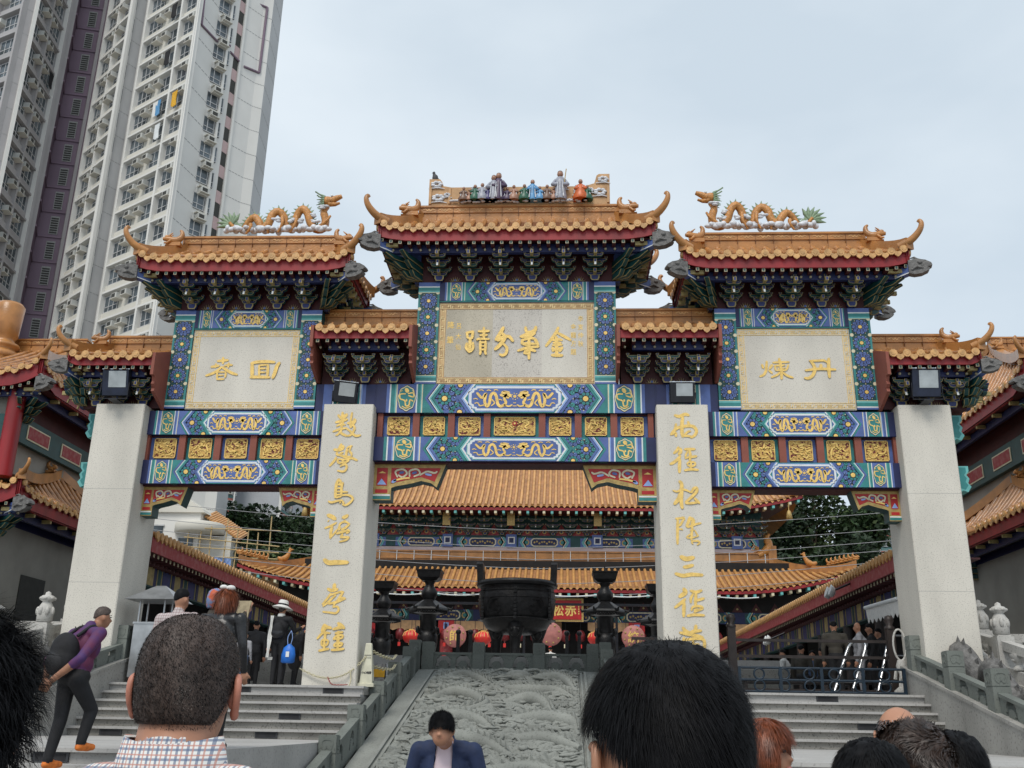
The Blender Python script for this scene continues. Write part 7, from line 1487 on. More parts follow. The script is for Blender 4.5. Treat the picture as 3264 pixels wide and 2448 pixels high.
def near_person(label, hc, face, zfoot, top, hair, rx=.078, ry=.098, rz=.118, neck=.060, collar=None, hl=(1.0, 1.6, 2.05), bot='black_cloth', voxel=.009, skin='skin', hshell=.006, ears=True, earz=-.012, nd=.20, es=.028, em=None):
    """full figure whose head centre is given; the head and neck carry the detail"""
    hc = np.array(hc, float); x, y = hc[0], hc[1]; bd_ = rotz(V3(0, -.02, 0), face); t = thing('person', label, 'person', (x, y, zfoot)); B = Body(); H = (hc[2]-zfoot)/.925
    hd = rotz(V3(0, 1, 0), face); sd_ = rotz(V3(1, 0, 0), face); Wl = lambda a, f, z: V3(x, y, 0)+sd_*a+hd*f+V3(0, 0, z)
    B.ell(hc, (rx, rx*1.22, rz*.92), skin) if abs(math.sin(face)) < .5 else B.ell(hc, (rx*1.12, rx*1.12, rz*.92), skin)
    B.ell(hc-V3(0, 0, .25*rz)-hd*.012, (rx*.93, rx*1.05, rz*.6), skin); B.ell(hc+hd*.038-V3(0, 0, .045), (.055, .055, .075), skin)
    B.cap(hc+hd*.072+V3(0, 0, -.002), hc+hd*.102-V3(0, 0, .028), .010, .015, skin); B.ell(hc+hd*.08-V3(0, 0, .062), (.024, .02, .012), skin); B.ell(hc+hd*.07-V3(0, 0, .10), (.026, .026, .02), skin)
    zc = hc[2]-nd; B.cap(hc-V3(0, 0, .07)-hd*.018, V3(x, y, zc)-hd*.03, neck, neck*1.12, skin)
    B.cap(Wl(-.10, -.04, zc-.03), Wl(.10, -.04, zc-.03), .060, .060, top); B.cap(Wl(-.165, -.04, zc-.075), Wl(.165, -.04, zc-.075), .065, .065, top); B.cap(V3(x, y, zc-.02)-hd*.035, V3(x, y, zc+.02)-hd*.03, neck*1.35, neck*1.16, top)
    zs_ = zc-.10
    B.ell(Wl(0, -.04, zs_-.10), (.185, .125, .17), top); B.ell(Wl(0, -.03, zs_-.32), (.155, .115, .17), top); B.ell(Wl(0, -.03, zs_-.48), (.165, .12, .12), bot)
    for s2 in (-1, 1):
        B.chain([Wl(.20*s2, -.04, zs_+.02), Wl(.245*s2, -.06, zs_-.28), Wl(.235*s2, .03, zs_-.53)], [.064, .05, .036], top); w0 = Wl(.235*s2, .03, zs_-.53); B.cap(w0, w0+V3(0, 0, -.08), .03, .035, skin)
        for k, ln in enumerate((.065, .075, .07, .055)): q = w0+V3(0, 0, -.10)+hd*(k-1.5)*.02; B.chain([q, q+V3(0, 0, -ln*.6), q+V3(0, 0, -ln)+sd_*-.015*s2], [.010, .009, .008], skin)
        B.chain([w0+V3(0, 0, -.04)+hd*.03, w0+V3(0, 0, -.09)+hd*.055], [.012, .009], skin)
        B.chain([Wl(.09*s2, -.03, zs_-.52), Wl(.095*s2, 0, (zs_-.52+zfoot)/2), Wl(.09*s2, -.02, zfoot+.09)], [.09, .068, .05], bot); B.chain([Wl(.09*s2, -.04, zfoot+.05), Wl(.095*s2, .14, zfoot+.045)], [.045, .04], 'black_cloth')
    o = bpy.data.objects.new('body', B.mesh(voxel, 6)); COL.objects.link(o); o.parent = t; o.location = (-x, -y, -zfoot); WL[o.name] = (0, 0, 0)
    if ears:
        for s2 in (-1, 1): b = MB(); ear(b, hc+sd_*s2*(rx*.98)+V3(0, 0, earz)+hd*.002, sd_*s2, hd, es, em or skin); b.build('ear', t)
    b = MB()
    for s2 in (-1, 1):
        e = hc+hd*.084+sd_*.031*s2+V3(0, 0, .004); b.ell(e, (.012, .012, .007), 'ink', 8, 5); b.tube([e+V3(0, 0, .022)-sd_*.02, e+V3(0, 0, .026)+hd*.003, e+V3(0, 0, .02)+sd_*.02], .004, 'hair_black', 5)
    mo = hc+hd*.095-V3(0, 0, .060); b.tube([mo-sd_*.024, mo+hd*.006, mo+sd_*.024], .005, 'disc_pink', 5); b.build('face_features', t)
    return t, hc, hd, sd_, zc
down = V3(0, 0, -1)
# cropped haired man in the checked shirt
t, hc, hd, sd_, zc = near_person('man with cropped dark hair and prominent ears in a checked shirt, seen from behind', at(598, 2168, 1.58), R(4), -2.2, 'check_cloth', 'stubble', rx=.073, rz=.110, neck=.060, voxel=.0075, nd=.150, es=.030, earz=-.026, em='skin_pink')
b = MB(); r_ = (.0765, .094, .104); lm = lambda az: .9+.62*min(1, max(0, (abs(az)-.6)/.9))+.66*min(1, max(0, (abs(az)-1.62)/.45)); lm2 = lambda az: lm(az)-.03; lm3 = lambda az: lm(az)+.09; scalp(b, hc+V3(0, 0, -.004), r_, R(4), lm, 'stubble', 1, .0003, 56, 34, .0012)
fl = lambda p, n, tt, az: down*.6+V3(p[0], p[1], 0)*6+V3(-p[1], p[0], 0)*3
strands(b, hc+V3(0, 0, -.004), (.0775, .095, .105), R(4), lm2, 9000, .005, .0004, fl, 'hair_black', 2, .45, .3); strands(b, hc+V3(0, 0, -.004), (.0775, .095, .105), R(4), lm2, 14000, .005, .0004, fl, 'hair_brown', 22, .45, .3)
strands(b, hc+V3(0, 0, -.004), (.0772, .0947, .1047), R(4), lm3, 7000, .004, .0004, fl, 'hair_brown', 3, .4, .4); b.build('hair', t)
b = MB(); K = 28
for rr_, z_, m_ in ((1, 0, 'check_cloth'),):
    V = []
    for i in range(K+1):
        q = R(-150)+R(300)*i/K-math.pi/2
        for rad, dz in ((.066, .052), (.072, .056), (.083, .012), (.098, -.030)): V.append(V3(hc[0], hc[1], zc)-hd*.032+sd_*rad*math.cos(q)*1.02+hd*rad*math.sin(q)*.95+V3(0, 0, dz+.012*math.cos(q*1)**2))
    b.add(V, [(i*4+j, (i+1)*4+j, (i+1)*4+j+1, i*4+j+1) for i in range(K) for j in range(3)], 'check_cloth', True)
b.build('collar', t)
b = MB(); m0 = hc+hd*.05-sd_*.068-V3(0, 0, .06); b.grid(lambda u, v: m0+sd_*(.012*v-.012)-hd*(.05*u)+V3(0, 0, .055*(.5-v)*(1.1-u)), 6, 5, 'white_cloth'); b.build('face_mask', t)
# big black haired head on the right
hcp = at(2128, 2432, 1.10); fa = R(20)
t, hc, hd, sd_, zc = near_person('person with thick short black hair filling the lower right foreground, seen from behind', hcp, fa, -2.2, 'charcoal_cloth', 'hair_black', rx=.080, rz=.122, voxel=.0085)
b = MB(); r_ = (.087, .104, .118); lm = limfn(1.0, 1.32, 2.15); scalp(b, hc+V3(0, 0, .008), r_, fa, lm, 'hair_black', 4, .002, 40, 26, .003)
wh = V3(.02, -.05, 0)
fl = lambda p, n, tt, az: down*(.25+.9*math.sin(tt))+(V3(p[0], p[1], 0)-wh*.8)*9+V3(-p[1], p[0], 0)*4
strands(b, hc+V3(0, 0, .008), (.0885, .1055, .1195), fa, limfn(1.0, 1.28, 2.12), 22000, .030, .0006, fl, 'hair_black', 5, .10, .12); strands(b, hc+V3(0, 0, .008), (.0885, .1055, .1195), fa, limfn(.8, 1.2, 1.6), 2200, .022, .0003, fl, 'hair_black', 6, .45, .3); b.build('hair', t)
# spiky head cut by the left edge
hcp = at(-215, 2300, 1.15); fa = R(-30)
t, hc, hd, sd_, zc = near_person('person with spiky black hair cut off by the left edge', hcp, fa, -2.2, 'black_cloth', 'hair_black', rx=.080, rz=.12, voxel=.012)
b = MB(); r_ = (.086, .102, .116); lm = limfn(1.1, 2.5, 2.9); scalp(b, hc+V3(0, 0, .006), r_, fa, lm, 'hair_black', 8, .004, 36, 24, .004)
fl = lambda p, n, tt, az: down*.7+V3(p[0], p[1], 0)*7
strands(b, hc+V3(0, 0, .006), (.087, .103, .117), fa, lm, 12000, .046, .0007, fl, 'hair_black', 9, .55, .35); b.build('hair', t)
# heads at the lower right
def crowd_head(label, px, py, d, face, hair, rx, top, n, ln, lims, seed, flow=None, lift=.4, fr=.35, skin='skin', shell=True, zf=-2.2):
    t, hc, hd, sd_, zc = near_person(label, at(px, py, d), face, zf, top, hair, rx=rx, rz=rx*1.42, voxel=.012, skin=skin, nd=.19)
    b = MB(); r_ = (rx*1.08, rx*1.30, rx*1.44); lm = limfn(*lims)
    if shell: scalp(b, hc+V3(0, 0, .006), r_, face, lm, hair, seed, .004, 32, 20, .004)
    fl = flow or (lambda p, n_, tt, az: down*.9+V3(p[0], p[1], 0)*5); strands(b, hc+V3(0, 0, .006), tuple(v+.003 for v in r_), face, lm, n, ln, .0016, fl, hair, seed, lift, fr); b.build('hair', t); return t, hc, hd, sd_
t, hc, hd, sd_ = crowd_head('balding man whose bare crown shows above the curly dark hair', 2868, 2350, 3.7, R(-8), 'hair_black', .076, 'grey_cloth', 2500, .02, (.0, 1.5, 1.9), 31, shell=False, skin='skin') if False else near_person('balding man whose bare crown shows above the curly dark hair', at(2868, 2350, 3.7), R(-8), -2.2, 'grey_cloth', 'hair_black', rx=.080, rz=.118, voxel=.010)[:4]
b = MB(); rr = random.Random(3)
for _ in range(3200):
    az = rr.uniform(-math.pi, math.pi)
    if abs(az) < .7: continue
    th_ = rr.uniform(1.0, 1.95); p = hc+rotz(V3(.080*math.sin(th_)*math.sin(az), .098*math.sin(th_)*math.cos(az), .112*math.cos(th_)), R(-8)); j = V3(rr.gauss(0, .3), rr.gauss(0, .3), -1); n_ = (p-hc)/np.linalg.norm(p-hc); q = p+(j*.7+n_*.45)*.022; s_ = np.cross(j, n_); s_ /= np.linalg.norm(s_); b.add([p-s_*.0016, p+s_*.0016, q], [(0, 1, 2)], 'hair_black' if rr.random() < .8 else 'grey_cloth')
b.build('hair', t)
b = MB()
for s2 in (-1, 1): b.tube([hc-sd_*s2*.082+hd*-.01+V3(0, 0, .006), hc-sd_*s2*.08+hd*.08+V3(0, 0, .01)], .003, 'ink', 5)
for s2 in (-1, 1): b.tube([hc+hd*.098+sd_*(s2*.032+.024*math.cos(q))+V3(0, 0, .006+.018*math.sin(q)) for q in np.linspace(0, 6.28, 13)], .002, 'ink', 5)
b.build('glasses', t)
curl = lambda p, n, tt, az: V3(math.sin(60*p[2])+p[0]*4, math.cos(55*p[0])+p[1]*4, -.6+math.sin(70*p[1]))
crowd_head('person with tousled dark brown curly hair, in front of the balding man', 2922, 2475, 2.35, R(5), 'hair_brown', .078, 'black_cloth', 12000, .032, (1.2, 1.7, 2.4), 41, curl, .12, .3)
crowd_head('person with smooth black hair behind the right shoulder of the curly haired one', 3042, 2480, 2.75, R(12), 'hair_black', .078, 'charcoal_cloth', 8000, .03, (1.0, 1.5, 2.05), 42, None, .1, .12)
crowd_head('person with flat black hair low at the left of the curly haired one', 2785, 2540, 2.2, R(-20), 'hair_black', .076, 'black_cloth', 7000, .03, (1.0, 1.5, 2.05), 43, None, .1, .12)
# auburn haired woman
fa = R(-118); t, hc, hd, sd_, zc = near_person('woman with a straight auburn bob looking down to the right', at(2440, 2395, 4.1), fa, -2.2, 'charcoal_cloth', 'hair_auburn', rx=.072, rz=.108, voxel=.0095)
b = MB(); lm = lambda az: (1.02 if abs(az) < .75 else (1.75 if abs(az) < 1.2 else 2.35)); scalp(b, hc+V3(0, 0, .006), (.083, .098, .116), fa, lm, 'hair_auburn', 6, .002, 40, 20, .006)
strands(b, hc+V3(0, 0, .006), (.088, .103, .121), fa, lm, 6000, .07, .0015, lambda p, n, tt, az: down+V3(p[0], p[1], 0)*3, 'hair_auburn', 7, .12, .12); b.build('hair', t)
# man in the navy jacket coming down before the ramp
fa = R(176); pz = at(1424, 2335, 7.1); px_, py_ = pz[0], pz[1]
t, g = person('man in a navy jacket and pale striped shirt looking down before the carved ramp', px_, py_, -2.2, H=1.70, face=fa, top='navy_suit', bot='charcoal_cloth', hs=(1.30, 1.62, 1.9), bow=1.5, voxel=.010, bulk=.98, arms={'L': ((.165, -.02, .63), (.13, .10, .50)), 'R': ((.165, -.02, .63), (.15, .08, .49))})
T_ = g['T']; H = 1.70; b = MB()
b.grid(lambda u, v: T_((u-.5)*(.17-.05*v), .084+.050*math.sin(math.pi*min(1, v*1.18))-.02*(2*u-1)**2, H*(.56+.275*v)), 8, 16, 'pink_shirt')
for s2 in (-1, 1): b.grid(lambda u, v: T_(s2*(.012+.038*u), .078-.03*u, H*(.815+.03*u)-.03*v*(1-u*.4)), 4, 3, 'pink_shirt')
b.build('shirt_front', t)
b = MB()
for s2 in (-1, 1): b.grid(lambda u, v: T_(s2*(.072-.012*v+.055*u*math.sin(math.pi*min(1, v*1.05))), .088+.050*math.sin(math.pi*min(1, v*1.18))-.035*u, H*(.565+.262*v)), 4, 14, 'navy_suit')
b.build('lapel', t)
b = MB(); hcc = g['hc']; strands(b, hcc+V3(0, 0, .006), (.080, .094, .116), fa, limfn(1.30, 1.60, 1.85), 7000, .040, .0016, lambda p, n, tt, az: down*.8+V3(p[0], p[1], 0)*5, 'hair_black', 12, .3, .2); b.build('hair', t)
# man in purple climbing the stairs, hands behind the back
pz = at(232, 1985, 10.6); fa = R(-28)
t, g = person('man in a purple shirt and orange shoes climbing the left stairs, hands clasped behind him', pz[0]+.09, pz[1], -1.18, H=1.70, face=fa, top='purple_shirt', bot='black_cloth', shoe='orange_shoe', skin='skin_tan', hair='stubble', hs=(1.0, 1.45, 1.8), lean=.36, bow=.7, turn=R(-22), voxel=.012, step=.17, stride=.35, sleeve=.5, bulk=1.06, arms={'L': ((.155, -.10, .635), (.045, -.155, .515)), 'R': ((.160, -.11, .635), (.03, -.165, .505))})
b = MB(); T_ = g['T']; H = 1.70; c0 = T_(-.03, -.185, .675*H)
B2 = Body(); B2.ell(c0, (.155, .12, .21), 'black_cloth'); B2.ell(c0+rotz(V3(0, -.02, -.09), fa), (.165, .125, .17), 'black_cloth'); B2.ell(c0+rotz(V3(0, -.08, -.10), fa), (.12, .09, .11), 'charcoal_cloth')
o = bpy.data.objects.new('backpack', B2.mesh(.014)); COL.objects.link(o); tag(o, 'black backpack worn by the man in the purple shirt', 'backpack')
b = MB()
for s2 in (-1, 1): b.tube(cr_pts([c0+rotz(V3(.09*s2, .06, .17), fa), T_(.085*s2, -.02, .845*H), T_(.10*s2, .085, .76*H), T_(.11*s2, .06, .66*H), c0+rotz(V3(.13*s2, .08, -.12), fa)], 4), .018, 'black_cloth', 6)
bm_ = b.build('strap', o)
# woman with the white hat
pz = onY(878, 2180, .35); fa = R(-12)
t, g = person('woman in black with a white banded sun hat and long white scarf, on the platform', pz[0], .35, 0, H=1.70, face=fa, top='black_cloth', bot='black_cloth', hs=(1.2, 1.8, 2.4), hair='hair_brown', voxel=.012, arms={'R': ((.17, .06, .66), (.185, .17, .70)), 'L': ((.15, 0, .63), (.16, .03, .47))})
T_ = g['T']; hcc = g['hc']; b = MB(); tl = V3(.05, 0, 0)
b.lathe([(.215, -.01), (.22, .0), (.13, .045), (.11, .055), (.105, .13), (.085, .165), (0, .175)], hcc+V3(0, 0, .02), 'white_cloth', 28, ax=(V3(1, 0, -.14), V3(0, 1, -.1), V3(.1, .05, 1))); b.lathe([(.113, .052), (.112, .088)], hcc+V3(0, 0, .02), 'ink', 28, ax=(V3(1, 0, -.14), V3(0, 1, -.1), V3(.1, .05, 1))); o = b.build('sun_hat', None, tuple(hcc)); tag(o, 'white wide brimmed sun hat with a black band worn by the woman in black', 'hat')
b = MB(); b.grid(lambda u, v: T_(-.13-.035*v+.085*(u-.5)+.03*math.sin(v*9+u*3)*.4, -.155-.02*math.sin(u*7), 1.42-.86*v), 6, 22, 'white_cloth'); b.lathe([(.075, -.03), (.085, 0), (.075, .04)], T_(0, 0, 1.43), 'white_cloth', 14)
for k in range(9): b.tube([T_(-.155+.012*k*1.0, -.135, .57), T_(-.16+.012*k, -.135, .51)], .004, 'white_cloth', 4)
b.build('scarf', t)
B2 = Body(); c0 = T_(0.02, -.15, 1.12); B2.ell(c0, (.13, .08, .16), 'black_cloth'); B2.ell(c0+V3(0, 0, -.06), (.14, .085, .12), 'leather'); o = bpy.data.objects.new('backpack', B2.mesh(.014)); COL.objects.link(o); tag(o, 'small black rucksack on the back of the woman in the white hat', 'backpack')
c0 = T_(.27, -.06, .62); b = MB(); b.lathe([(.10, -.17), (.145, -.15), (.15, .0), (.12, .14), (.05, .20), (.03, .22)], c0, 'blue_bag', 14, ax=(V3(1, 0, 0), V3(0, .6, 0), V3(.04, 0, 1))); b.box(c0[0]-.03, c0[0]+.04, c0[1]-.105, c0[1]-.095, c0[2]-.05, c0[2]+.06, 'white_paint')
for s2 in (-1, 1): b.tube(cr_pts([c0+V3(.03*s2, 0, .2), c0+V3(.05*s2, .03, .36), c0+V3(0, .08, .50)], 3), .008, 'sky_blue', 5)
tag(b.build('carrier_bag', None, tuple(c0)), 'bright blue drawstring bag hanging from the arm of the hat woman', 'bag')
# three people on the landing seen behind the cropped head
p_ = at(572, 1935, 12.4); t, g = person('man in a small checked shirt with thinning hair, back turned beside the metal cabinet', p_[0], p_[1], -1.012, H=1.90, face=R(-20), top='small_check', bot='charcoal_cloth', hs=(.8, 1.45, 1.85), voxel=.014, turn=R(-10), bulk=1.12)
p_ = at(610, 1925, 12.0); t, g = person('person with a floral headscarf raising a folded newspaper', p_[0]+.02, p_[1]+.75, -1.012, H=1.93, face=R(-25), top='olive_cloth', bot='black_cloth', hair_on=False, voxel=.014, arms={'R': ((.16, .06, .68), (.17, .12, .84))})
b = MB(); scalp(b, g['hc'], (g['rx']*1.12, g['rx']*1.35, g['rz']*1.04), g['fa'], limfn(1.2, 2.1, 2.5), 'floral', 3, .006); b.build('headscarf', t)
b = MB(); c0 = g['T'](.30, .2, 1.68); b.grid(lambda u, v: c0+V3(.16*(u-.5)+.03*v, -.02+.02*math.sin(u*3), .22*(v-.5)), 4, 4, 'paper'); b.grid(lambda u, v: c0+V3(.16*(u-.5)+.03*v, .012+.02*math.sin(u*3), .22*(v-.5)), 4, 4, 'paper'); tag(b.build('newspaper', None, tuple(c0)), 'folded newspaper held up beside the floral headscarf', 'newspaper')
p_ = at(716, 1925, 12.2); t, g = person('woman with loose brown hair in a black leather jacket, on the landing', p_[0], p_[1], -1.012, H=1.88, face=R(-14), top='leather', bot='black_cloth', hair='hair_auburn', hs=(1.2, 2.0, 2.75), voxel=.014, bulk=1.15)
b = MB(); strands(b, g['hc']+V3(0, 0, -.02), (.10, .115, .15), g['fa'], limfn(1.1, 1.9, 2.5), 3500, .16, .003, lambda p, n, tt, az: down+V3(p[0], p[1], 0)*.8, 'hair_auburn', 17, .1, .15); b.build('hair', t)
b = MB(); b.ell(g['hc']+V3(.05, -.02, .14), (.06, .05, .035), 'white_cloth', 8, 6); b.ell(g['hc']+V3(-.04, -.02, .15), (.05, .04, .03), 'white_cloth', 8, 6); b.build('hair_bow', t)
# others on the platform
def folk(label, px, py, d, H, face, **k):
    p_ = at(px, py, d); return person(label, p_[0], p_[1], k.pop('z', 0), H=H, face=face, voxel=.018, **k)
folk('child in a pale grey hoodie and jeans holding hands at the stair top', 778, 2065, 21.4, 1.12, R(-10), top='grey_cloth', bot='denim', headr=1.2)
b = MB(); q = at(752, 2135, 21.0); b.ell(q, (.10, .06, .07), 'red_bag', 10, 8); b.tube([q+V3(-.05, 0, .05), q+V3(0, .05, .4), q+V3(.05, 0, .05)], .01, 'red_bag', 5); tag(b.build('shoulder_bag', None, tuple(q)), 'small red shoulder bag beside the grey hooded child', 'bag')
folk('older person in a dark coat and cap bending, right of the blue bag', 945, 2040, 21.6, 1.35, R(-60), top='charcoal_cloth', bot='black_cloth', hair='olive_cloth', hs=(1.0, 1.5, 1.8), lean=.35, bow=.8, bulk=1.1, coat=.36)
folk('person in dark clothes waiting behind the hat woman, nearest the inscribed column', 905, 1955, 24.5, 1.72, R(-20), top='black_cloth', hair='hair_black', z=0)
folk('person in a dark jacket in the gloom of the left gallery', 815, 2030, 24.0, 1.6, R(15), top='charcoal_cloth')
folk('person in black standing left of the hooded child', 700, 2020, 25.5, 1.6, R(-30), top='black_cloth')
folk('dark haired man in an olive grey shirt, back turned, behind the blue barrier', 2657, 2000, 22.6, 1.68, R(-8), top='olive_cloth', bot='black_cloth', bulk=1.08)
folk('bald man in a pale grey shirt in profile behind the chrome trolleys', 2735, 1998, 22.9, 1.70, R(70), top='grey_cloth', bot='grey_cloth', hair_on=False)
folk('young man in black with tufted hair behind the bald man', 2772, 1990, 23.6, 1.74, R(75), top='black_cloth', hs=(1.2, 1.5, 2.0))
folk('person in dark clothing half hidden by the right outer column', 2800, 2005, 24.3, 1.70, R(60), top='charcoal_cloth')
for px, py, d, fc_, tp, l in ((2556, 2115, 24.5, R(-30), 'olive_cloth', 'seated person in a brown shirt, leftmost behind the blue barrier'), (2622, 2110, 25.2, R(20), 'olive_cloth', 'seated person in an olive shirt behind the middle of the blue barrier'), (2500, 2120, 26, R(60), 'white_cloth', 'seated person in white between the brown fence posts and barrier'), (2590, 2100, 26.4, R(160), 'denim', 'seated person in blue facing the camera behind the barrier')):
    p_ = at(px, py, d); person(l, p_[0], p_[1], .08, H=1.62, face=fc_, top=tp, bot='charcoal_cloth', voxel=.02, seat=.24, fing=False)
b = MB(); 
for (x0, x1, y0, y1) in ((5.2, 8.2, 3.1, 3.5), (5.0, 8.3, 4.5, 4.9)):
    b.box(x0, x1, y0, y1, .36, .42, 'fence_brown')
    for x in (x0+.1, x1-.15): b.box(x, x+.06, y0+.03, y1-.03, 0, .36, 'fence_brown')
tag(b.build('bench', None, (6.6, 3.8, 0)), 'low dark benches where people sit behind the blue barrier', 'bench')
for i, (px, py, d, tp, hr) in enumerate(((1755, 2010, 46, 'white_cloth', 'hair_black'),)): p_ = at(px, py, d); person('small figure in white with black hair beside the cauldron leg', p_[0], p_[1], 1.0, H=1.70, face=R(10), top=tp, bot='white_cloth', voxel=.025, fing=False)
# ------------------------------------------------------------------ small things on the platform
x, y = -7.72, .55; t = thing('metal_cabinet', 'grey metal incense cabinet with a pyramid canopy beside the left outer column', 'cabinet', (x, y, 0))
b = MB(); b.box(x-.36, x+.30, y-.28, y+.28, .12, 1.22, 'galvanised'); b.box(x-.38, x+.32, y-.30, y+.30, 1.22, 1.26, 'galvanised'); b.box(x-.34, x+.28, y-.24, y+.24, .0, .12, 'brown_red'); b.box(x+.30, x+.315, y-.2, y+.25, .35, 1.2, 'sign_red'); b.build('body', t)
b = MB(); b.box(x-.02, x+.28, y-.292, y-.28, .2, 1.15, 'galvanised'); b.tube([(x-.0, y-.30, .72), (x-.0, y-.34, .72), (x+.12, y-.34, .72), (x+.12, y-.34, .84), (x-.0, y-.34, .84), (x-.0, y-.30, .84)], .014, 'chrome', 5); b.build('door', t)
b = MB(); 
for sx in (-.30, .24):
    for sy in (-.22, .22): b.box(x+sx-.015, x+sx+.015, y+sy-.015, y+sy+.015, 1.26, 1.76, 'galvanised')
b.build('post', t)
b = MB(); xc = x+.02; b.add([(xc-.56, y-.52, 1.72), (xc+.56, y-.52, 1.72), (xc+.56, y+.52, 1.72), (xc-.56, y+.52, 1.72), (xc-.1, y, 2.06), (xc+.1, y, 2.06)], [(0, 1, 5, 4), (1, 2, 5), (2, 3, 4, 5), (3, 0, 4), (3, 2, 1, 0)], 'galvanised'); b.build('canopy', t)
x, y = -2.98, .30; t = thing('caution_cone', 'tall square cream caution cone with dark lettering beside the ramp balustrade', 'cone', (x, y, 0))
b = MB(); b.lathe([(.17, 0), (.17, .06), (.13, .08), (.062, .86), (.055, .88)], (x, y, 0), 'cone_cream', 4, sq=True); b.build('cone_body', t)
g = MB(); fy = lambda z: y-(.13-.068*(z-.08)/.78)-.004
for k, ch in enumerate('小心地滑'): text_mesh(g, ch, .058, lambda a_, c_: np.array([x-.075+.05*k+a_, fy(.26+c_), .26+c_]), 'ink', bold=.03)
text_mesh(g, 'CAUTION', .032, lambda a_, c_: np.array([x+a_, fy(.62+c_), .62+c_]), 'ink', bold=.03); text_mesh(g, 'WET FLOOR', .026, lambda a_, c_: np.array([x+a_, fy(.57+c_), .57+c_]), 'ink', bold=.03); g.build('lettering', t)
def chain(name, label, pts, m, r=.016):
    C = cr_pts(pts, 7); b = MB()
    for i in range(len(C)-1):
        a, c = C[i], C[i+1]; mid = (a+c)/2; d = (c-a); L_ = np.linalg.norm(d); d /= L_; u = np.cross(d, V3(0, 1, 0) if i % 2 else V3(0, .3, 1)); u /= np.linalg.norm(u)+1e-6
        ring = [mid+d*L_*.62*math.cos(q)+u*L_*.32*math.sin(q) for q in np.linspace(0, 2*math.pi, 9)]; b.tube(ring, r*.55, m, 5, caps=False)
    tag(b.build(name, None, tuple(pts[0])), label, 'chain')
chain('plastic_chain', 'cream plastic chain looped across the foot of the left inscribed column up to the cone', [(-4.32, -.06, .33), (-3.95, -.08, .18), (-3.6, -.10, .16), (-3.3, -.06, .27), (-3.05, .18, .55), (-2.99, .26, .68)], 'chain_cream')
chain('plastic_chain', 'upper cream chain from the caution cone to the ramp balustrade', [(-2.94, .34, .74), (-2.80, 1.0, .66), (-2.72, 1.8, .66), (-2.74, 2.4, .78)], 'chain_cream'); chain('plastic_chain', 'lower cream chain from the caution cone to the ramp balustrade', [(-2.94, .34, .44), (-2.80, 1.0, .40), (-2.72, 1.8, .44), (-2.74, 2.4, .58)], 'chain_cream')
chain('plastic_chain', 'faded red chain hanging loose at the foot of the left inscribed column', [(-3.72, -.10, .17), (-3.62, -.12, .03), (-3.42, -.10, .02), (-3.30, -.10, .03)], 'chain_red'); chain('plastic_chain', 'short cream chain tail dropping down the left inscribed column corner', [(-3.26, -.08, .28), (-3.24, -.10, .12), (-3.26, -.12, .01)], 'chain_cream')
# blue barrier, chrome trolleys, fence
x0, x1, y = 4.75, 8.1, .55; t = thing('steel_barrier', 'low dark blue steel barrier with ring ornaments across the right stair top', 'barrier', (6.4, y, 0))
b = MB()
for z in (.05, .28, .52): b.tube([(x0, y, z), (x1, y, z)], .028, 'rail_blue', 6)
for x in np.linspace(x0, x1, 5): b.box(x-.03, x+.03, y-.03, y+.03, 0, .54, 'rail_blue')
b.build('frame', t)
for x in np.linspace(x0+.4, x1-.4, 6):
    for z in (.165, .40): b = MB(); b.tube([(x+.105*math.cos(q), y-.01, z+.105*math.sin(q)) for q in np.linspace(0, 2*math.pi, 21)], .02, 'rail_blue', 6, caps=False); b.build('ring', t)
for i, (p0, p1, w_, l) in enumerate((((2655, 2140), (2708, 2050), .40, 'chrome trolley frame leaning behind the barrier, the nearer to the middle'), ((2790, 2150), (2835, 2030), .50, 'chrome trolley frame leaning against the right outer column'))):
    a, c = at(*p0, 21.3), at(*p1, 21.9); a[2] = .02 if i else .1; t = thing('trolley', l, 'trolley', (a[0], a[1], 0), 'chrome trolleys by the right column'); b = MB(); d = c-a
    for s2 in (0, 1): o_ = V3(w_*s2, .1*s2, 0); b.tube(cr_pts([a+o_, a+d*.5+o_, a+d*.9+o_, c+o_+(V3(.1, .02, .03) if not s2 else V3(-.05, 0, .03))], 4), .032, 'chrome', 8)
    b.tube([c+V3(.08, .02, .03), c+V3(w_-.05, .1, .03)], .024, 'chrome', 8); b.tube([a+d*.68, a+d*.68+V3(w_, .1, 0)], .018, 'chrome', 6); b.tube([a+d*.2, a+d*.2+V3(w_, .1, 0)], .018, 'chrome', 6); b.build('frame', t)
    b = MB(); b.box(a[0], a[0]+w_, a[1]-.25, a[1], .02, .05, 'galvanised'); b.build('toe_plate', t)
    for s2 in (0, 1): b = MB(); b.lathe([(0, -.02), (.09, -.02), (.09, .02), (0, .02)], (a[0]+w_*s2, a[1]+.06, .09), 'black_metal', 14, ax=(V3(0, 1, 0), V3(0, 0, 1), V3(1, 0, 0))); b.build('wheel', t)
x, y = 8.22, 1.0; t = thing('oval_stand', 'white oval ring stand on a pale pedestal left of the right outer column', 'stand', (x, y, 0)); b = MB(); b.tube([(x+.13*math.cos(q), y, 1.05+.32*math.sin(q)) for q in np.linspace(0, 2*math.pi, 29)], .022, 'white_stone', 8, caps=False); b.build('ring', t)
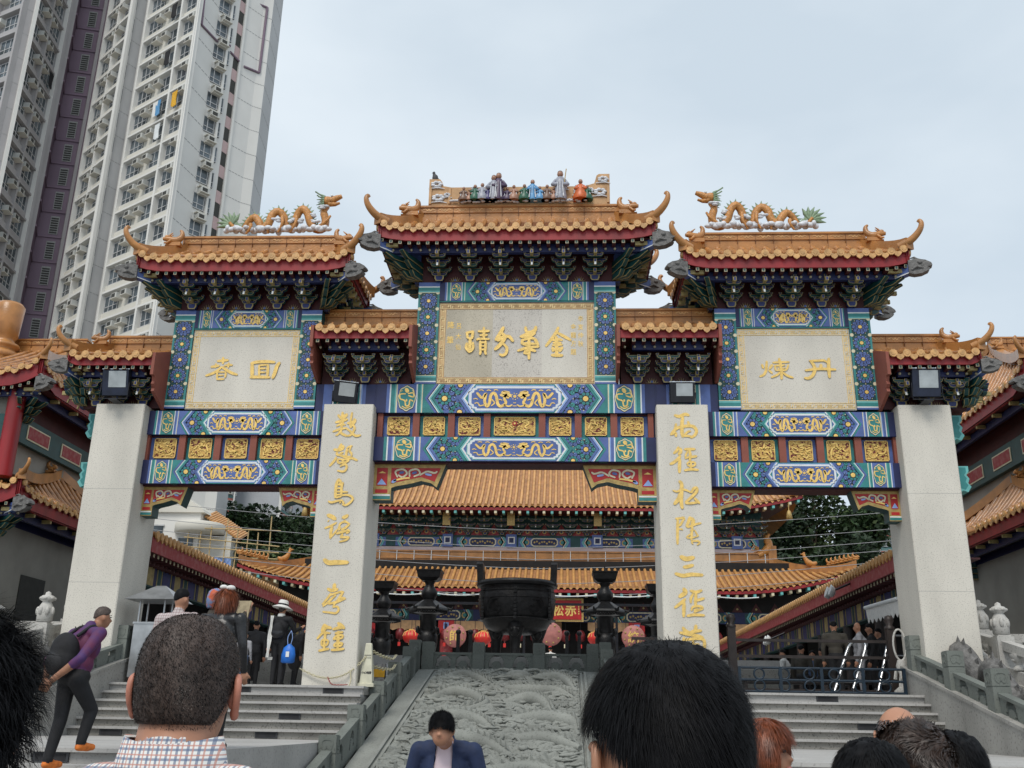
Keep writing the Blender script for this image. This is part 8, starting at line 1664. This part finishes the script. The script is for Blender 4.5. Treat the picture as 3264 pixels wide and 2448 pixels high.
b = MB(); b.lathe([(.2, 0), (.2, .12), (.1, .2), (.07, .45), (.12, .62), (.08, .74)], (x, y, 0), 'white_stone', 14)
for k in range(6): q = k*1.05; b.tube(cr_pts([(x, y, .45), (x+.12*math.cos(q), y+.12*math.sin(q), .55), (x+.18*math.cos(q), y+.18*math.sin(q), .35)], 3), .02, 'white_stone', 5)
b.build('pedestal', t)
t = thing('timber_fence', 'dark brown fence with two tall round topped posts behind the right stairs', 'fence', (4.6, 1.5, 0))
for x in (4.42, 4.78, 8.2): b = MB(); b.box(x-.085, x+.085, 1.42, 1.58, 0, 1.42, 'fence_brown'); b.lathe([(.11, 1.42), (.11, 1.46), (.06, 1.5), (.11, 1.6), (.08, 1.69), (0, 1.72)], (x, 1.5, 0), 'fence_brown', 12); b.build('post', t)
b = MB()
for a_, c_ in ((2.6, 4.34), (4.86, 8.1)):
    for z in (.08, .78, 1.12): b.box(a_, c_, 1.47, 1.53, z, z+.06, 'fence_brown')
for x in np.arange(2.7, 4.3, .22): b.box(x-.015, x+.015, 1.48, 1.52, .84, 1.12, 'fence_brown')
b.build('rail', t)
for x, z, s, l in ((3.82, 1.50, .15, 'red heart decoration, highest, by the right inscribed column'), (3.98, 1.12, .13, 'red knotted decoration below the red heart'), (3.92, .80, .13, 'red heart decoration, lowest, above the black haired head')):
    P_ = [(0, -.9), (.5, -.35), (.85, .1), (.8, .5), (.45, .65), (.12, .5), (0, .25), (-.12, .5), (-.45, .65), (-.8, .5), (-.85, .1), (-.5, -.35)]
    b = MB(); b.prism([(u*s, v*s) for u, v in P_], (x, 1.40, z), (1, 0, 0), (0, 0, 1), (0, -.05, 0), 'red_plastic'); b.tube([(x, 1.38, z+.4*s), (x, 1.42, z+2.0*s)], .006, 'red_plastic', 4); tag(b.build('heart_ornament', None, (x, 1.4, z)), l, 'ornament', 'red hanging ornaments')
b = MB(); b.lathe([(.0, 0), (.5, 0), (.5, 1.7), (.0, 1.8)], (-10, -10, -1.0), 'green_stone', 4) if False else None
